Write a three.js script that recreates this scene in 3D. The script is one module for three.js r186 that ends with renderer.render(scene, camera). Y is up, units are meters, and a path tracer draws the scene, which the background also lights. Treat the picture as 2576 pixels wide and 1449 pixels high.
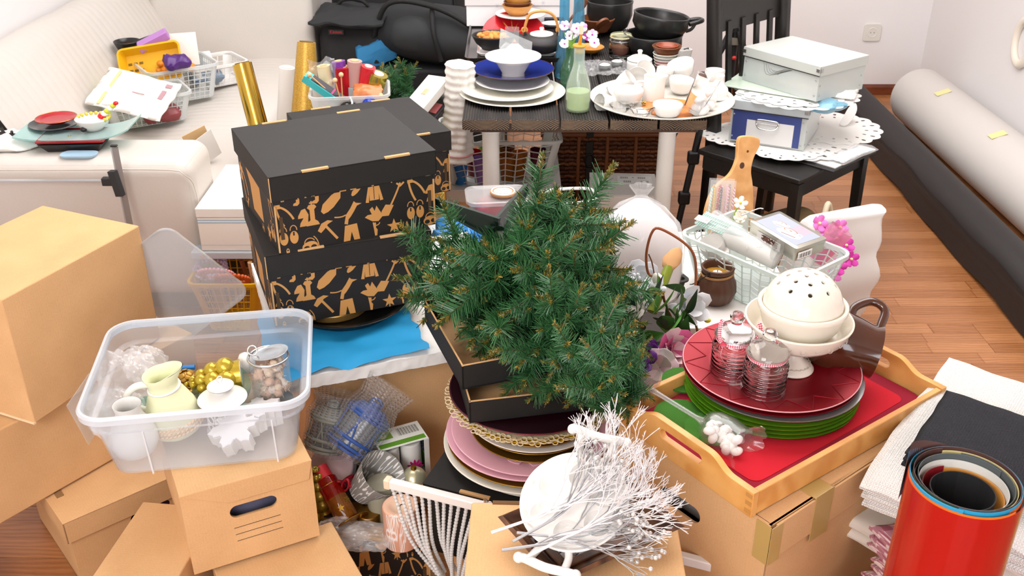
import*as THREE from 'three';
import {mergeGeometries,mergeVertices,toCreasedNormals} from 'three/addons/utils/BufferGeometryUtils.js';
import {RoundedBoxGeometry} from 'three/addons/geometries/RoundedBoxGeometry.js';
import {RectAreaLightUniformsLib} from 'three/addons/lights/RectAreaLightUniformsLib.js';
import {ImprovedNoise} from 'three/addons/math/ImprovedNoise.js';

// ---------- camera, lights, exposure ----------
const scene=new THREE.Scene();
scene.background=new THREE.Color(0x000000);
const FPX=2500,PITCH=THREE.MathUtils.degToRad(28),EYE=1.75;
const camera=new THREE.PerspectiveCamera(2*Math.atan(724.5/FPX)*180/Math.PI,2576/1449,0.05,40);
camera.position.set(0,EYE,0);camera.rotation.x=-PITCH;camera.focus=2.05;camera.userData.fStop=13;
scene.add(camera);
const renderer=new THREE.WebGLRenderer({antialias:true});
renderer.toneMapping=THREE.LinearToneMapping;renderer.toneMappingExposure=0.97;
renderer.shadowMap.enabled=true;
RectAreaLightUniformsLib.init();
const ROOM={L:-1.98,R:2.39,B:-5.74,F:2.3,H:2.6};
function areaLight(w,h,pos,target,color,intensity) {
const l=new THREE.RectAreaLight(color,intensity,w,h);l.position.set(...pos);l.lookAt(...target);scene.add(l);return l;
}
// softbox lamp up beside the photographer, and daylight through the window of the wall behind
const SOFT={w:1.2,h:0.8,pos:[-1.1,2.25,0.7],at:[0.1,0.5,-2.6]};
areaLight(SOFT.w,SOFT.h,SOFT.pos,SOFT.at,0xf8f9ff,6);
const WIN={w:2.6,h:1.5,x:0.1,y:1.65};
areaLight(WIN.w,WIN.h,[WIN.x,WIN.y,ROOM.F - 0.03],[WIN.x,WIN.y,-4],0xf2f5ff,4);
const BOUNCE={w:2.8,h:2.6,x:0.2,y:ROOM.H - 0.05,z:-3.3};  // added overhead source, stands in for flash bounced off the ceiling
areaLight(BOUNCE.w,BOUNCE.h,[BOUNCE.x,BOUNCE.y - 0.005,BOUNCE.z],[BOUNCE.x,0,BOUNCE.z - 0.0001],0xf2f4ff,2.3);

// ---------- helpers ----------
const V=(x,y,z)=>new THREE.Vector3(x,y,z),PI=Math.PI,D2R=PI/180;
let seed=7;const rnd=()=>{seed=(seed*16807)%2147483647;return seed/2147483647;};const rr_=(a,b)=>a+(b - a)*rnd();
const noise=new ImprovedNoise();
const CP=Math.cos(PITCH),SP=Math.sin(PITCH);
function at(px,py,h) {const u=(px - 1288)/FPX,v=(724.5 - py)/FPX,z=(EYE - h)/(SP - v*CP);return V(u*z,h,-z*(CP+v*SP));}
function depthAt(p) {return -p.z*CP+(EYE - p.y)*SP;}
function mpx(n,p) {return n*depthAt(p)/FPX;}
function atZ(px,py,z) {const u=(px - 1288)/FPX,v=(724.5 - py)/FPX,k=-z/(CP+v*SP);return V(u*k,EYE+k*(v*CP - SP),z);}
const used={};
function numbered(n) {used[n]=(used[n]||0)+1;return used[n]===1?n:n+'_'+ String(used[n] - 1).padStart(3,'0');}
function thing(name,label,category,pos,ry=0,group) {
const o=new THREE.Group();o.name=numbered(name);
if (pos) pos.isVector3?o.position.copy(pos):o.position.set(...pos);
o.rotation.y=ry;o.userData={label,category};if (group) o.userData.group=group;scene.add(o);return o;
}
function add(parent,name,geo,mat,label,kind) {
const m=new THREE.Mesh(geo,mat);m.name=parent===scene?numbered(name):name;m.castShadow=m.receiveShadow=true;
if (label) m.userData.label=label;if (kind) m.userData.kind=kind;parent.add(m);return m;
}
function struct(name,geo,mat,label) {const m=add(scene,name,geo,mat);m.userData={kind:'structure',label:label||name.replace(/_/g,' '),category:name.split('_')[0]};return m;}
function copyOf(o,pos,ry,label,group) {
const c=o.clone();c.name=numbered(o.name.replace(/_\d{3}$/,''));pos.isVector3?c.position.copy(pos):c.position.set(...pos);
if (ry !== undefined) c.rotation.y=ry;c.userData={...o.userData};if (label) c.userData.label=label;if (group) c.userData.group=group;scene.add(c);return c;
}
const clean=g=>{let q=g.index?g.toNonIndexed():g;if (!q.attributes.normal) q.computeVertexNormals();if (!q.attributes.uv) q.setAttribute('uv',new THREE.BufferAttribute(new Float32Array(q.attributes.position.count*2),2));for (const k of Object.keys(q.attributes)) if (!['position','normal','uv','color'].includes(k)) q.deleteAttribute(k);return q;};
const mg=(...a)=>{const l=a.flat(4).map(clean);return l.length===1?l[0]:mergeGeometries(l);};
function xf(g,p=[0,0,0],r=[0,0,0],s=1) {const q=g.clone();const m=new THREE.Matrix4().compose(V(...p),new THREE.Quaternion().setFromEuler(new THREE.Euler(...r)),typeof s==='number'? V(s,s,s):V(...s));return q.applyMatrix4(m);}
function uvm(g0,s=1,along) {
const g=clean(g0),p=g.attributes.position,n=g.attributes.normal,uv=g.attributes.uv;
for (let i=0;i<p.count;i++) {
const ax=Math.abs(n.getX(i)),ay=Math.abs(n.getY(i)),az=Math.abs(n.getZ(i));
let a,b;if (ay >= ax&&ay >= az) {a=p.getX(i);b=p.getZ(i);} else if (ax >= az) {a=p.getZ(i);b=p.getY(i);} else {a=p.getX(i);b=p.getY(i);}
uv.setXY(i,(along?b:a)*s,(along?a:b)*s);
} return g;
}
const box=(w,h,d,r=0.003,seg=2)=>{const g=r>0?new RoundedBoxGeometry(w,h,d,seg,Math.min(r,w/2.01,h/2.01,d/2.01)):new THREE.BoxGeometry(w,h,d);return g.translate(0,h/2,0);};
const cyl=(rt,rb,h,seg=32,open=false)=>new THREE.CylinderGeometry(rt,rb,h,seg,1,open).translate(0,h/2,0);
const sph=(r,sx=1,sy=1,sz=1,a=20,b=14)=>new THREE.SphereGeometry(r,a,b).scale(sx,sy,sz);
const lathe=(pts,seg=48)=>new THREE.LatheGeometry(pts.map(p=>new THREE.Vector2(Math.max(p[0],0.00001),p[1])),seg);
const tor=(R,r,a=40,b=10)=>new THREE.TorusGeometry(R,r,b,a).rotateX(PI/2);
const curve=(pts,closed=false)=>new THREE.CatmullRomCurve3(pts.map(p=>p.isVector3?p:V(...p)),closed,'catmullrom',0.5);
const tube=(pts,r,seg=24,rad=6,closed=false)=>new THREE.TubeGeometry(curve(pts,closed),seg,r,rad,closed);
function bar(a,b,r,r2=r,seg=6) {a=a.isVector3?a:V(...a);b=b.isVector3?b:V(...b);const d=b.clone().sub(a),L=d.length();const g=new THREE.CylinderGeometry(r2,r,L,seg);g.applyQuaternion(new THREE.Quaternion().setFromUnitVectors(V(0,1,0),d.normalize()));return g.translate(...a.clone().add(b).multiplyScalar(0.5).toArray());}
function slab(a,b,w,t) {a=V(...a);b=V(...b);const d=b.clone().sub(a),L=d.length();const g=new THREE.BoxGeometry(w,L,t);g.applyQuaternion(new THREE.Quaternion().setFromUnitVectors(V(0,1,0),d.normalize()));return g.translate(...a.clone().add(b).multiplyScalar(0.5).toArray());}
const shape=pts=>{const s=new THREE.Shape();pts.forEach((p,i)=>i?s.lineTo(p[0],p[1]):s.moveTo(p[0],p[1]));s.closePath();return s;};
const smoothShape=(pts,n=60)=>{const c=new THREE.CatmullRomCurve3(pts.map(p=>V(p[0],p[1],0)),true);return shape(c.getPoints(n).slice(0,-1).map(p=>[p.x,p.y]));};
function ext(s,d,bev=0.002,hole) {if (hole) [].concat(hole).forEach(h=>s.holes.push(h));return new THREE.ExtrudeGeometry(s,{depth:d,bevelEnabled:bev>0,bevelSize:bev,bevelThickness:bev,bevelSegments:2,curveSegments:20});}
const flat=g=>g.rotateX(-PI/2);
function rrp(w,d,r,n=5) {const o=[];r=Math.min(r,w/2 - 1e-4,d/2 - 1e-4);for (const [cx,cz,a0] of [[w/2 - r,d/2 - r,0],[-w/2+r,d/2 - r,1],[-w/2+r,-d/2+r,2],[w/2 - r,-d/2+r,3]]) for (let i=0;i <= n;i++) {const a=(a0+i/n)*PI/2;o.push([cx+r*Math.cos(a),cz+r*Math.sin(a)]);} return o;}
function loft(rings,cap0=true,cap1=true) {
const n=rings[0].length,pos=[],idx=[],uv=[];
rings.forEach((r,j)=>r.forEach((p,i)=>{pos.push(...p);uv.push(i/n,j/(rings.length - 1));}));
for (let j=0;j<rings.length - 1;j++) for (let i=0;i<n;i++) {const a=j*n+i,b=j*n+(i+1)%n,c=a+n,d=b+n;idx.push(a,c,b,b,c,d);}
const cap=(j,flip)=>{const r=rings[j],c=[0,1,2].map(k=>r.reduce((s,p)=>s+p[k],0)/n),k=pos.length/3;pos.push(...c);uv.push(0.5,0.5);r.forEach(p=>{pos.push(...p);uv.push(0.5,0.5);});for (let i=0;i<n;i++) flip?idx.push(k,k+1+(i+1)%n,k+1+i):idx.push(k,k+1+i,k+1+(i+1)%n);};
if (cap0) cap(0,false);if (cap1) cap(rings.length - 1,true);
const g=new THREE.BufferGeometry();g.setAttribute('position',new THREE.Float32BufferAttribute(pos,3));g.setAttribute('uv',new THREE.Float32BufferAttribute(uv,2));g.setIndex(idx);g.computeVertexNormals();return g;
}
const ringAt=(pts,y)=>pts.map(p=>[p[0],y,p[1]]);
function rloft(list,n=5,crease=0.6) {return toCreasedNormals(loft(list.map(([w,d,r,y])=>ringAt(rrp(w,d,r,n),y))),crease);}
function rring(list,n=5,crease=0.6) {const L=[...list,list[0]];return toCreasedNormals(loft(L.map(([w,d,r,y])=>ringAt(rrp(w,d,r,n),y)),false,false),crease);}
function tub(w,d,h,o={}) {
const {t=0.003,tp=0.0,r=0.02,lip=0,lipH=0.012,n=5}=o,b=Math.max(r - tp/2,0.004);
const L=[[w - tp - 0.006,d - tp - 0.006,b,0],[w - tp,d - tp,b,0.004]];
if (lip) L.push([w,d,r,h - lipH],[w+lip*2,d+lip*2,r+lip,h - lipH],[w+lip*2,d+lip*2,r+lip,h]);else L.push([w,d,r,h]);
L.push([w - 2*t,d - 2*t,Math.max(r - t,0.002),h],[w - tp - 2*t,d - tp - 2*t,Math.max(b - t,0.002),t]);
return rloft(L,n);
}
function pillow(w,h,d,nx=14,nz=14,amp=0,sd=1,flatTop=3) {
const g=new THREE.BoxGeometry(w,h,d,nx,4,nz),p=g.attributes.position;
for (let i=0;i<p.count;i++) {
const x=p.getX(i)/w*2,z=p.getZ(i)/d*2,f=Math.pow(Math.max(0,(1 - Math.pow(Math.abs(x),flatTop*2))*(1 - Math.pow(Math.abs(z),flatTop*2))),0.35);
let y=p.getY(i)*(0.25+0.75*f);y += amp*noise.noise(x*2.1+sd,sd*1.7,z*2.1)*(p.getY(i)>0?1:0.3);
p.setXYZ(i,p.getX(i)+amp*0.7*noise.noise(sd,z*2.3,3.1),y+h/2,p.getZ(i)+amp*0.7*noise.noise(x*2.3,sd,9.2));
} g.computeVertexNormals();return toCreasedNormals(mergeVertices(g),1.2);
}
function crumple(g,amp,f,sd=0) {g=mergeVertices(clean(g).deleteAttribute('normal').deleteAttribute('uv'));const p=g.attributes.position;for (let i=0;i<p.count;i++) {const x=p.getX(i)*f+sd,y=p.getY(i)*f,z=p.getZ(i)*f;p.setXYZ(i,p.getX(i)+amp*noise.noise(x,y,z),p.getY(i)+amp*noise.noise(y+5,z,x),p.getZ(i)+amp*noise.noise(z,x+9,y));} g.computeVertexNormals();return g;}

// ---------- textures ----------
const tex=(w,h,draw,rep=[1,1],srgb=true)=>{const c=document.createElement('canvas');c.width=w;c.height=h;draw(c.getContext('2d'),w,h);const t=new THREE.CanvasTexture(c);t.wrapS=t.wrapT=THREE.RepeatWrapping;t.repeat.set(...rep);if (srgb) t.colorSpace=THREE.SRGBColorSpace;t.magFilter=THREE.LinearFilter;return t;};
const fbm=(x,y,o=4,sd=0)=>{let s=0,a=0.5;for (let i=0;i<o;i++) {s += a*noise.noise(x,y,sd+i*7.3);x *= 2;y *= 2;a *= 0.5;} return s;};
function dataTex(n,fn,srgb=true,rep=1) {const d=new Uint8Array(n*n*4);for (let j=0;j<n;j++) for (let i=0;i<n;i++) {const c=fn(i/n,j/n),k=(j*n+i)*4;d[k]=c[0];d[k+1]=c[1];d[k+2]=c[2];d[k+3]=255;} const t=new THREE.DataTexture(d,n,n);t.wrapS=t.wrapT=THREE.RepeatWrapping;t.magFilter=THREE.LinearFilter;t.minFilter=THREE.LinearFilter;t.repeat.set(rep,rep);if (srgb) t.colorSpace=THREE.SRGBColorSpace;t.needsUpdate=true;return t;}
const mix3=(a,b,t)=>a.map((v,i)=>v+(b[i] - v)*t),cl=v=>Math.max(0,Math.min(255,v));
const wrapN=(u,v,f,o,sd)=>{const a=fbm(u*f,v*f,o,sd),b=fbm((u - 1)*f,v*f,o,sd),c=fbm(u*f,(v - 1)*f,o,sd),d=fbm((u - 1)*f,(v - 1)*f,o,sd);return (a*(1 - u)+b*u)*(1 - v)+(c*(1 - u)+d*u)*v;};
const fabricBump=dataTex(128,(u,v)=>{const a=Math.sin(u*PI*32),b=Math.sin(v*PI*32);const k=128+90*Math.max(a,b)*Math.min(1,Math.abs(a - b));return [k,k,k];},false,1);
const leatherBump=dataTex(256,(u,v)=>{const k=cl(128+150*wrapN(u,v,18,3,4));return [k,k,k];},false,1);
const softBump=dataTex(256,(u,v)=>{const k=cl(128+170*wrapN(u,v,6,4,9));return [k,k,k];},false,1);
const kraftMap=dataTex(512,(u,v)=>{const n=wrapN(u,v,5,3,2)*16+(rnd() - 0.5)*12+Math.sin(u*PI*2*80)*0.9;return [cl(212+n),cl(168+n*0.95),cl(118+n*0.9)];},true,2);
const greyPrint=dataTex(512,(u,v)=>{const s=wrapN(u,v,9,4,12),sc=Math.max(0,Math.sin(u*340+s*30) - 0.985)*500*Math.max(0,s);const n=21+s*9+(rnd() - 0.5)*8+Math.min(40,sc);return [cl(n+1),cl(n - 1),cl(n - 4)];},true,2.5);
function woodTex(c1,c2,f=10,str=7,n=512,sd=3) {return dataTex(n,(u,v)=>{const w=wrapN(u,v,3,3,sd)*str,k=0.5+0.5*Math.sin((v*f+w*0.35)*PI*2),g=(rnd() - 0.5)*0.12+wrapN(u,v,22,2,sd+5)*0.35;const t=Math.max(0,Math.min(1,k*0.75+g+0.1));return mix3(c1,c2,t).map(cl);});}

// ---------- materials ----------
const mats={};
function M(color,rough=0.6,o={}) {const key=color+'|'+ rough+'|'+ JSON.stringify(o,(k,v)=>v&&v.isTexture?v.uuid:v);if (mats[key]) return mats[key];const {phys,...rest}=o;const C=(phys||'transmission'in rest||'clearcoat'in rest||'sheen'in rest)?THREE.MeshPhysicalMaterial:THREE.MeshStandardMaterial;return (mats[key]=new C({color:new THREE.Color(color),roughness:rough,...rest}));}
const DS={side:THREE.DoubleSide};
const glassPane=(c=0xffffff,rough=0.04,o={})=>M(c,rough,{transmission:1,thickness:0,ior:1.45,...o});
const kraft=M(0xffffff,0.85,{map:kraftMap});
const blackCard=M(0xffffff,0.68,{map:greyPrint});
const kraftEdge=M(0xc99f6c,0.9);
const porcelain=M(0xe6e3de,0.16),porcelainWarm=M(0xe4e1d4,0.18),porcelainMatte=M(0xe6e3de,0.4);
const chrome=M(0xd8d8d6,0.18,{metalness:1}),steel=M(0xb4b5b4,0.35,{metalness:1}),brass=M(0xb98b3f,0.28,{metalness:1}),goldMetal=M(0xcaa54a,0.22,{metalness:1}),oldGold=M(0x9a7434,0.35,{metalness:0.9});
const blackPlastic=M(0x141414,0.4),whitePlastic=M(0xe9e7e2,0.35),greyPlastic=M(0xb9b6ae,0.45);
const frosted=M(0xf4f6f6,0.42,{transmission:0.72,thickness:0,ior:1.3});
const clearPlastic=M(0xf6f8f8,0.12,{transmission:0.88,thickness:0,ior:1.3});
const film=M(0xffffff,0.14,{transmission:0.86,thickness:0,ior:1.4});
const clearGlass=M(0xffffff,0.03,{transmission:1,thickness:0.004,ior:1.45});
// ---------- the room ----------
{
const {L,R,B,F,H}=ROOM,T=0.12,wallM=M(0xe8e5e4,0.85,{bumpMap:softBump,bumpScale:0.001}),ceilM=M(0xe6e3de,0.9);
struct('wall_back',box(R - L+2*T,H,T,0).translate((L+R)/2,0,B - T/2),wallM,'plain pinkish white plaster wall at the end of the room');
struct('wall_left',box(T,H,F - B,0).translate(L - T/2,0,(F+B)/2),wallM,'plain white wall behind the leather sofa');
struct('wall_right',box(T,H,F - B,0).translate(R+T/2,0,(F+B)/2),wallM,'plain cream wall beside the paper rolls');
const hole=new THREE.Path([[WIN.x - WIN.w/2,WIN.y - WIN.h/2],[WIN.x+WIN.w/2,WIN.y - WIN.h/2],[WIN.x+WIN.w/2,WIN.y+WIN.h/2],[WIN.x - WIN.w/2,WIN.y+WIN.h/2]].map(p=>new THREE.Vector2(...p)));
struct('wall_front',ext(shape([[L,0],[R,0],[R,H],[L,H]]),T,0,hole).translate(0,0,F),wallM,'white wall with the window behind the photographer');
const win=new THREE.Group();win.name='window_1';win.userData={kind:'structure',label:'bright window behind the photographer',category:'window'};scene.add(win);win.position.set(WIN.x,WIN.y,F+0.05);
add(win,'window_pane',new THREE.BoxGeometry(WIN.w,WIN.h,0.01),M(0xffffff,0.9,{emissive:new THREE.Color(0xf2f6ff),emissiveIntensity:2.2}));
for (const [w,h,x,y] of [[WIN.w,0.06,0,WIN.h/2 - 0.03],[WIN.w,0.06,0,-WIN.h/2+0.03],[0.06,WIN.h,-WIN.w/2+0.03,0],[0.06,WIN.h,WIN.w/2 - 0.03,0],[0.05,WIN.h,0,0]]) add(win,'window_frame',new THREE.BoxGeometry(w,h,0.05).translate(x,y,-0.02),whitePlastic);
struct('ceiling',box(R - L,T,F - B,0).translate((L+R)/2,H,(F+B)/2),ceilM,'white ceiling');
const fl=new THREE.Group();fl.name='floor';fl.userData={kind:'structure',label:'reddish brown ship-deck laminate floor',category:'floor'};scene.add(fl);
add(fl,'floor_slab',box(R - L,0.1,F - B,0).translate((L+R)/2,-0.112,(F+B)/2),M(0x6a4526,0.8));
const strip=(sd)=>dataTex(512,(u,v)=>{
const row=Math.floor(v*3),off=[0.0,0.37,0.71][row]+sd*0.13,nB=3,blk=Math.floor(((u+off)%1)*nB),e=((u+off)%1)*nB%1,tone=Math.sin(row*12.7+blk*7.1+sd*5.3);
const w=wrapN(u,v,4,3,sd+row*3) ,g=Math.sin((v*26+w*5+u*2)*PI)*9+fbm(u*30,v*160,2,sd)*26+tone*13;
const edge=(e<0.012||(v*3)%1<0.02)?-22:0;return [cl(168+g+edge),cl(112+g*0.9+edge),cl(68+g*0.75+edge)];
});
const fm=[0,1,2].map(i=>M(0xffffff,0.34,{map:strip(i*2.3+1)}));
const BL=1.24,BW=0.193;let row=0;
for (let z=-0.9;z>B;z -= BW,row++) for (let x=L - ((row*0.41)%1)*BL;x<R;x += BL) {
const x0=Math.max(x,L),x1=Math.min(x+BL,R),z1=Math.max(z - BW,B);if (x1 - x0<0.03) continue;
const g=box(x1 - x0 - 0.001,0.012,z - z1 - 0.001,0.0012,1).translate((x0+x1)/2,-0.012,(z+z1)/2),p=g.attributes.position,uv=g.attributes.uv;
for (let i=0;i<p.count;i++) uv.setXY(i,(p.getX(i) - x)/BL,(p.getZ(i) - z1)/BW);
add(fl,'plank',g,fm[(row*2+Math.round(x*3)+90)%3]);
}
add(fl,'plank',box(R - L,0.012,F+0.9,0).translate((L+R)/2,-0.012,(F - 0.9)/2),fm[0]);
const bw=woodTex([98,48,24],[128,66,36],3,3,256,8),bm=M(0xffffff,0.4,{map:bw});
const prof=(len)=>ext(shape([[0,0],[0.018,0],[0.018,0.045],[0.008,0.06],[0,0.06]]),len,0);
struct('baseboard_back',prof(R - L).rotateY(PI/2).translate(L,0,B+0.0001).scale(1,1,1),bm,'reddish brown wooden skirting along the end wall').geometry.computeBoundingBox();
scene.children[scene.children.length - 1].geometry=uvm(ext(shape([[0,0],[0.018,0],[0.018,0.045],[0.008,0.06],[0,0.06]]),R - L,0).rotateY(-PI/2).translate(R,0,B),4);
struct('baseboard_right',uvm(prof(F - B).scale(-1,1,1).translate(R,0,B),4),bm,'reddish brown wooden skirting along the cream wall');
struct('baseboard_left',uvm(prof(F - B).translate(L,0,B),4),bm,'reddish brown wooden skirting behind the sofa');

const sb=thing('softbox_lamp','black photographic softbox lamp on a stand behind the photographer','lamp',SOFT.pos);
const head=new THREE.Group();head.name='lamp_head';sb.add(head);head.lookAt(...SOFT.at);
add(head,'light_diffuser',new THREE.BoxGeometry(SOFT.w,SOFT.h,0.006).translate(0,0,-0.012),M(0xffffff,0.9,{emissive:new THREE.Color(0xfffaf2),emissiveIntensity:9}));
add(head,'lamp_housing',loft([[SOFT.w,SOFT.h,-0.016],[0.22,0.2,-0.42]].map(([w,h,z])=>[[-w/2,-h/2,z],[w/2,-h/2,z],[w/2,h/2,z],[-w/2,h/2,z]]),false,true),M(0x141414,0.7,DS));
add(sb,'lamp_pole',bar([0.08,-SOFT.pos[1]+0.4,0.45],[0.1,0.16,0.4],0.014),blackPlastic);
for (let k=0;k<3;k++) add(sb,'leg',bar([0.08,-SOFT.pos[1]+0.62,0.45],[0.08+0.42*Math.cos(k*2.09+0.6),-SOFT.pos[1]+0.01,0.45+0.42*Math.sin(k*2.09+0.6)],0.01),blackPlastic);
const cp=thing('added_bounce_light','added glowing panel standing in for flash bounced off the ceiling','lamp',[BOUNCE.x,ROOM.H,BOUNCE.z]);  // added panel with frame, no real fitting; carries the ceiling-bounced flash
add(cp,'light_diffuser',new THREE.BoxGeometry(BOUNCE.w,0.01,BOUNCE.h).translate(0,-0.03,0),M(0xffffff,0.9,{emissive:new THREE.Color(0xfff8f0),emissiveIntensity:3}));
add(cp,'frame',mg([-1,1].flatMap(s=>[box(BOUNCE.w+0.08,0.035,0.04).translate(0,-0.036,s*(BOUNCE.h/2+0.02)),box(0.04,0.035,BOUNCE.h).translate(s*(BOUNCE.w/2+0.02),-0.036,0)])),whitePlastic);
}
// wall socket and the cream ring on the wall
{
const p=atZ(2193,81,ROOM.B),s=thing('wall_socket','square white power socket on the pinkish white end wall','socket',p);
add(s,'frame',ext(smoothShape(rrp(0.094,0.094,0.012).map(q=>q),60),0.008,0.002).translate(0,0,0.001),M(0xdedbd2,0.35));
const ins=add(s,'socket_insert',mg(cyl(0.024,0.024,0.002,36).rotateX(PI/2).translate(0,0,0.0085),tor(0.026,0.003,40,8).rotateX(PI/2).translate(0,0,0.01)),M(0xe4ddd4,0.35));
for (const sx of [-1,1]) add(ins,'pin_hole',cyl(0.0028,0.0028,0.003,12).rotateX(PI/2).translate(sx*0.0095,0,0.0085),M(0x6a625c,0.8));
const q=atZ(2372,120,-4.6),r=thing('wall_ring','cream oval ring hanging on the wall above the white paper roll','ring',V(ROOM.R - 0.012,q.y+0.02,-4.62));
add(r,'ring',tor(0.075,0.016,48,12).rotateZ(PI/2).scale(1,1.35,1),M(0xece3d4,0.5));
}
// ---------- leather sofa ----------
{
const leather=M(0xcdc7bf,0.42,{bumpMap:leatherBump,bumpScale:0.0006});
const s=thing('leather_sofa','white leather sofa with a pleated seat and backrest along the wall','sofa',[0,0,0]);
const z0=-3.27,z1=-4.98,prof=curve([[-0.99,0.12,0],[-0.985,0.3,0],[-1.0,0.385,0],[-1.06,0.42,0],[-1.25,0.425,0],[-1.45,0.41,0],[-1.58,0.43,0],[-1.68,0.53,0],[-1.76,0.68,0],[-1.83,0.79,0],[-1.9,0.82,0],[-1.955,0.79,0],[-1.965,0.6,0],[-1.965,0.12,0]]);
const N=110,K=240,pos=[],idx=[],uv=[];const pts=prof.getSpacedPoints(N),tan=pts.map((p,i)=>prof.getTangentAt(i/N));
for (let i=0;i <= N;i++) for (let k=0;k <= K;k++) {
const t=k/K,w=i/N,ribs=Math.abs(Math.sin(t*PI*34+0.35*Math.sin(w*9))),amp=0.0035*Math.min(1,Math.max(0,(w - 0.14)*8))*Math.min(1,Math.max(0,(0.72 - w)*8))*(0.55+0.6*noise.noise(w*7,t*9,2)),off=amp*(Math.sqrt(ribs) - 0.6)+0.012*noise.noise(w*4,t*3,6);
pos.push(pts[i].x+tan[i].y*off,pts[i].y - tan[i].x*off,z0+(z1 - z0)*t);uv.push(w*7,t*8);
}
for (let i=0;i<N;i++) for (let k=0;k<K;k++) {const a=i*(K+1)+k,b=a+K+1;idx.push(a,b,a+1,a+1,b,b+1);}
const g=new THREE.BufferGeometry();g.setAttribute('position',new THREE.Float32BufferAttribute(pos,3));g.setAttribute('uv',new THREE.Float32BufferAttribute(uv,2));g.setIndex(idx);g.computeVertexNormals();
add(s,'seat_and_backrest',g,M(0xcdc7bf,0.42,{bumpMap:leatherBump,bumpScale:0.0006,...DS}),'pleated white leather seat and backrest');
const cushion=(x0,x1,y0,y1,za,zb,r)=>{const q=new RoundedBoxGeometry(x1 - x0,y1 - y0,za - zb,8,r).translate((x0+x1)/2,(y0+y1)/2,(za+zb)/2);return uvm(q,6);};
const arm=add(s,'armrest',cushion(-1.965,-1.045,0.1,0.6,-3.03,-3.29,0.055),leather,'front armrest with a stitched seam');
add(arm,'seam',mg(tube([[-1.95,0.573,-3.028],[-1.5,0.575,-3.026],[-1.12,0.575,-3.026],[-1.062,0.55,-3.03],[-1.046,0.5,-3.05],[-1.043,0.3,-3.07],[-1.043,0.12,-3.075]],0.0022,60)),M(0xd2cabf,0.5));
add(s,'armrest',cushion(-1.79,-0.985,0.1,0.9,-4.94,-5.24,0.05),leather,'tall end cushion');
add(s,'sofa_plinth',box(0.9,0.12,2.1,0.01).translate(-1.5,0.02,-4.15),M(0x35302c,0.7));
}
// ---------- plank table ----------
const TABLE={y:0.7,x0:-0.165,x1:0.645,z0:-3.16,z1:-4.42};
{
const t=thing('plank_table','dark stained grooved plank table on white round legs','table',[0,0,0]);
const {y,x0,x1,z0,z1}=TABLE,n=5,gap=0.008,w=(x1 - x0 - gap*(n - 1))/n,th=0.036;
const grain=tex(256,64,(c,W,Hh)=>{c.fillStyle='#2b2522';c.fillRect(0,0,W,Hh);for (let k=1;k<14;k++) {c.strokeStyle='#a88a68';c.lineWidth=2.6;c.beginPath();c.ellipse(W/2,Hh*1.35,8+k*15,6+k*8,0,0,7);c.stroke();}});
const top=M(0xffffff,0.6,{map:woodTex([26,23,21],[52,46,41],4,4,256,5)}),end=M(0xffffff,0.8,{map:grain});
for (let i=0;i<n;i++) {
const pts=[[-w/2+0.004,-th],[w/2 - 0.004,-th],[w/2,-th+0.004],[w/2,-0.004]];const m=17;
for (let k=0;k <= m;k++) {const x=w/2 - 0.003 - (w - 0.006)*k/m;pts.push([x+0.0022,-0.0035],[x+0.0012,0],[x - 0.0012,0],[x - 0.0022,-0.0035]);} pts.push([-w/2,-0.004],[-w/2,-th+0.004]);
const g=ext(shape(pts),z0 - z1,0);const cx=x0+w/2+i*(w+gap);
const pl=add(t,'plank',uvm(g.clone().translate(cx,y,z1),3,true),top);
const cap=ext(shape(pts),0.001,0),p=cap.attributes.position,u=cap.attributes.uv;for (let q=0;q<p.count;q++) u.setXY(q,p.getX(q)/w+0.5+i*0.17,p.getY(q)/th+1);
add(pl,'end_grain',cap.translate(cx,y,z0),end,'ringed end grain of the plank');
}
const rail=M(0x4b3626,0.75);
for (const z of [z0 - 0.02,z1+0.1]) add(t,'crossbar',box(x1 - x0 - 0.05,0.012,0.06,0.002).translate((x0+x1)/2,y - th - 0.012,z - 0.02),rail);
for (const [x,z] of [[-0.072,z0 - 0.06],[0.527,z0 - 0.06],[0.525,z1+0.28],[-0.06,z1+0.28]]) {const l=add(t,'leg',cyl(0.029,0.029,y - th - 0.014,32).translate(x,0,z),M(0xe2dfd8,0.35));add(l,'mounting_plate',cyl(0.05,0.05,0.004,24).translate(x,y - th - 0.016,z),whitePlastic);}
}
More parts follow.
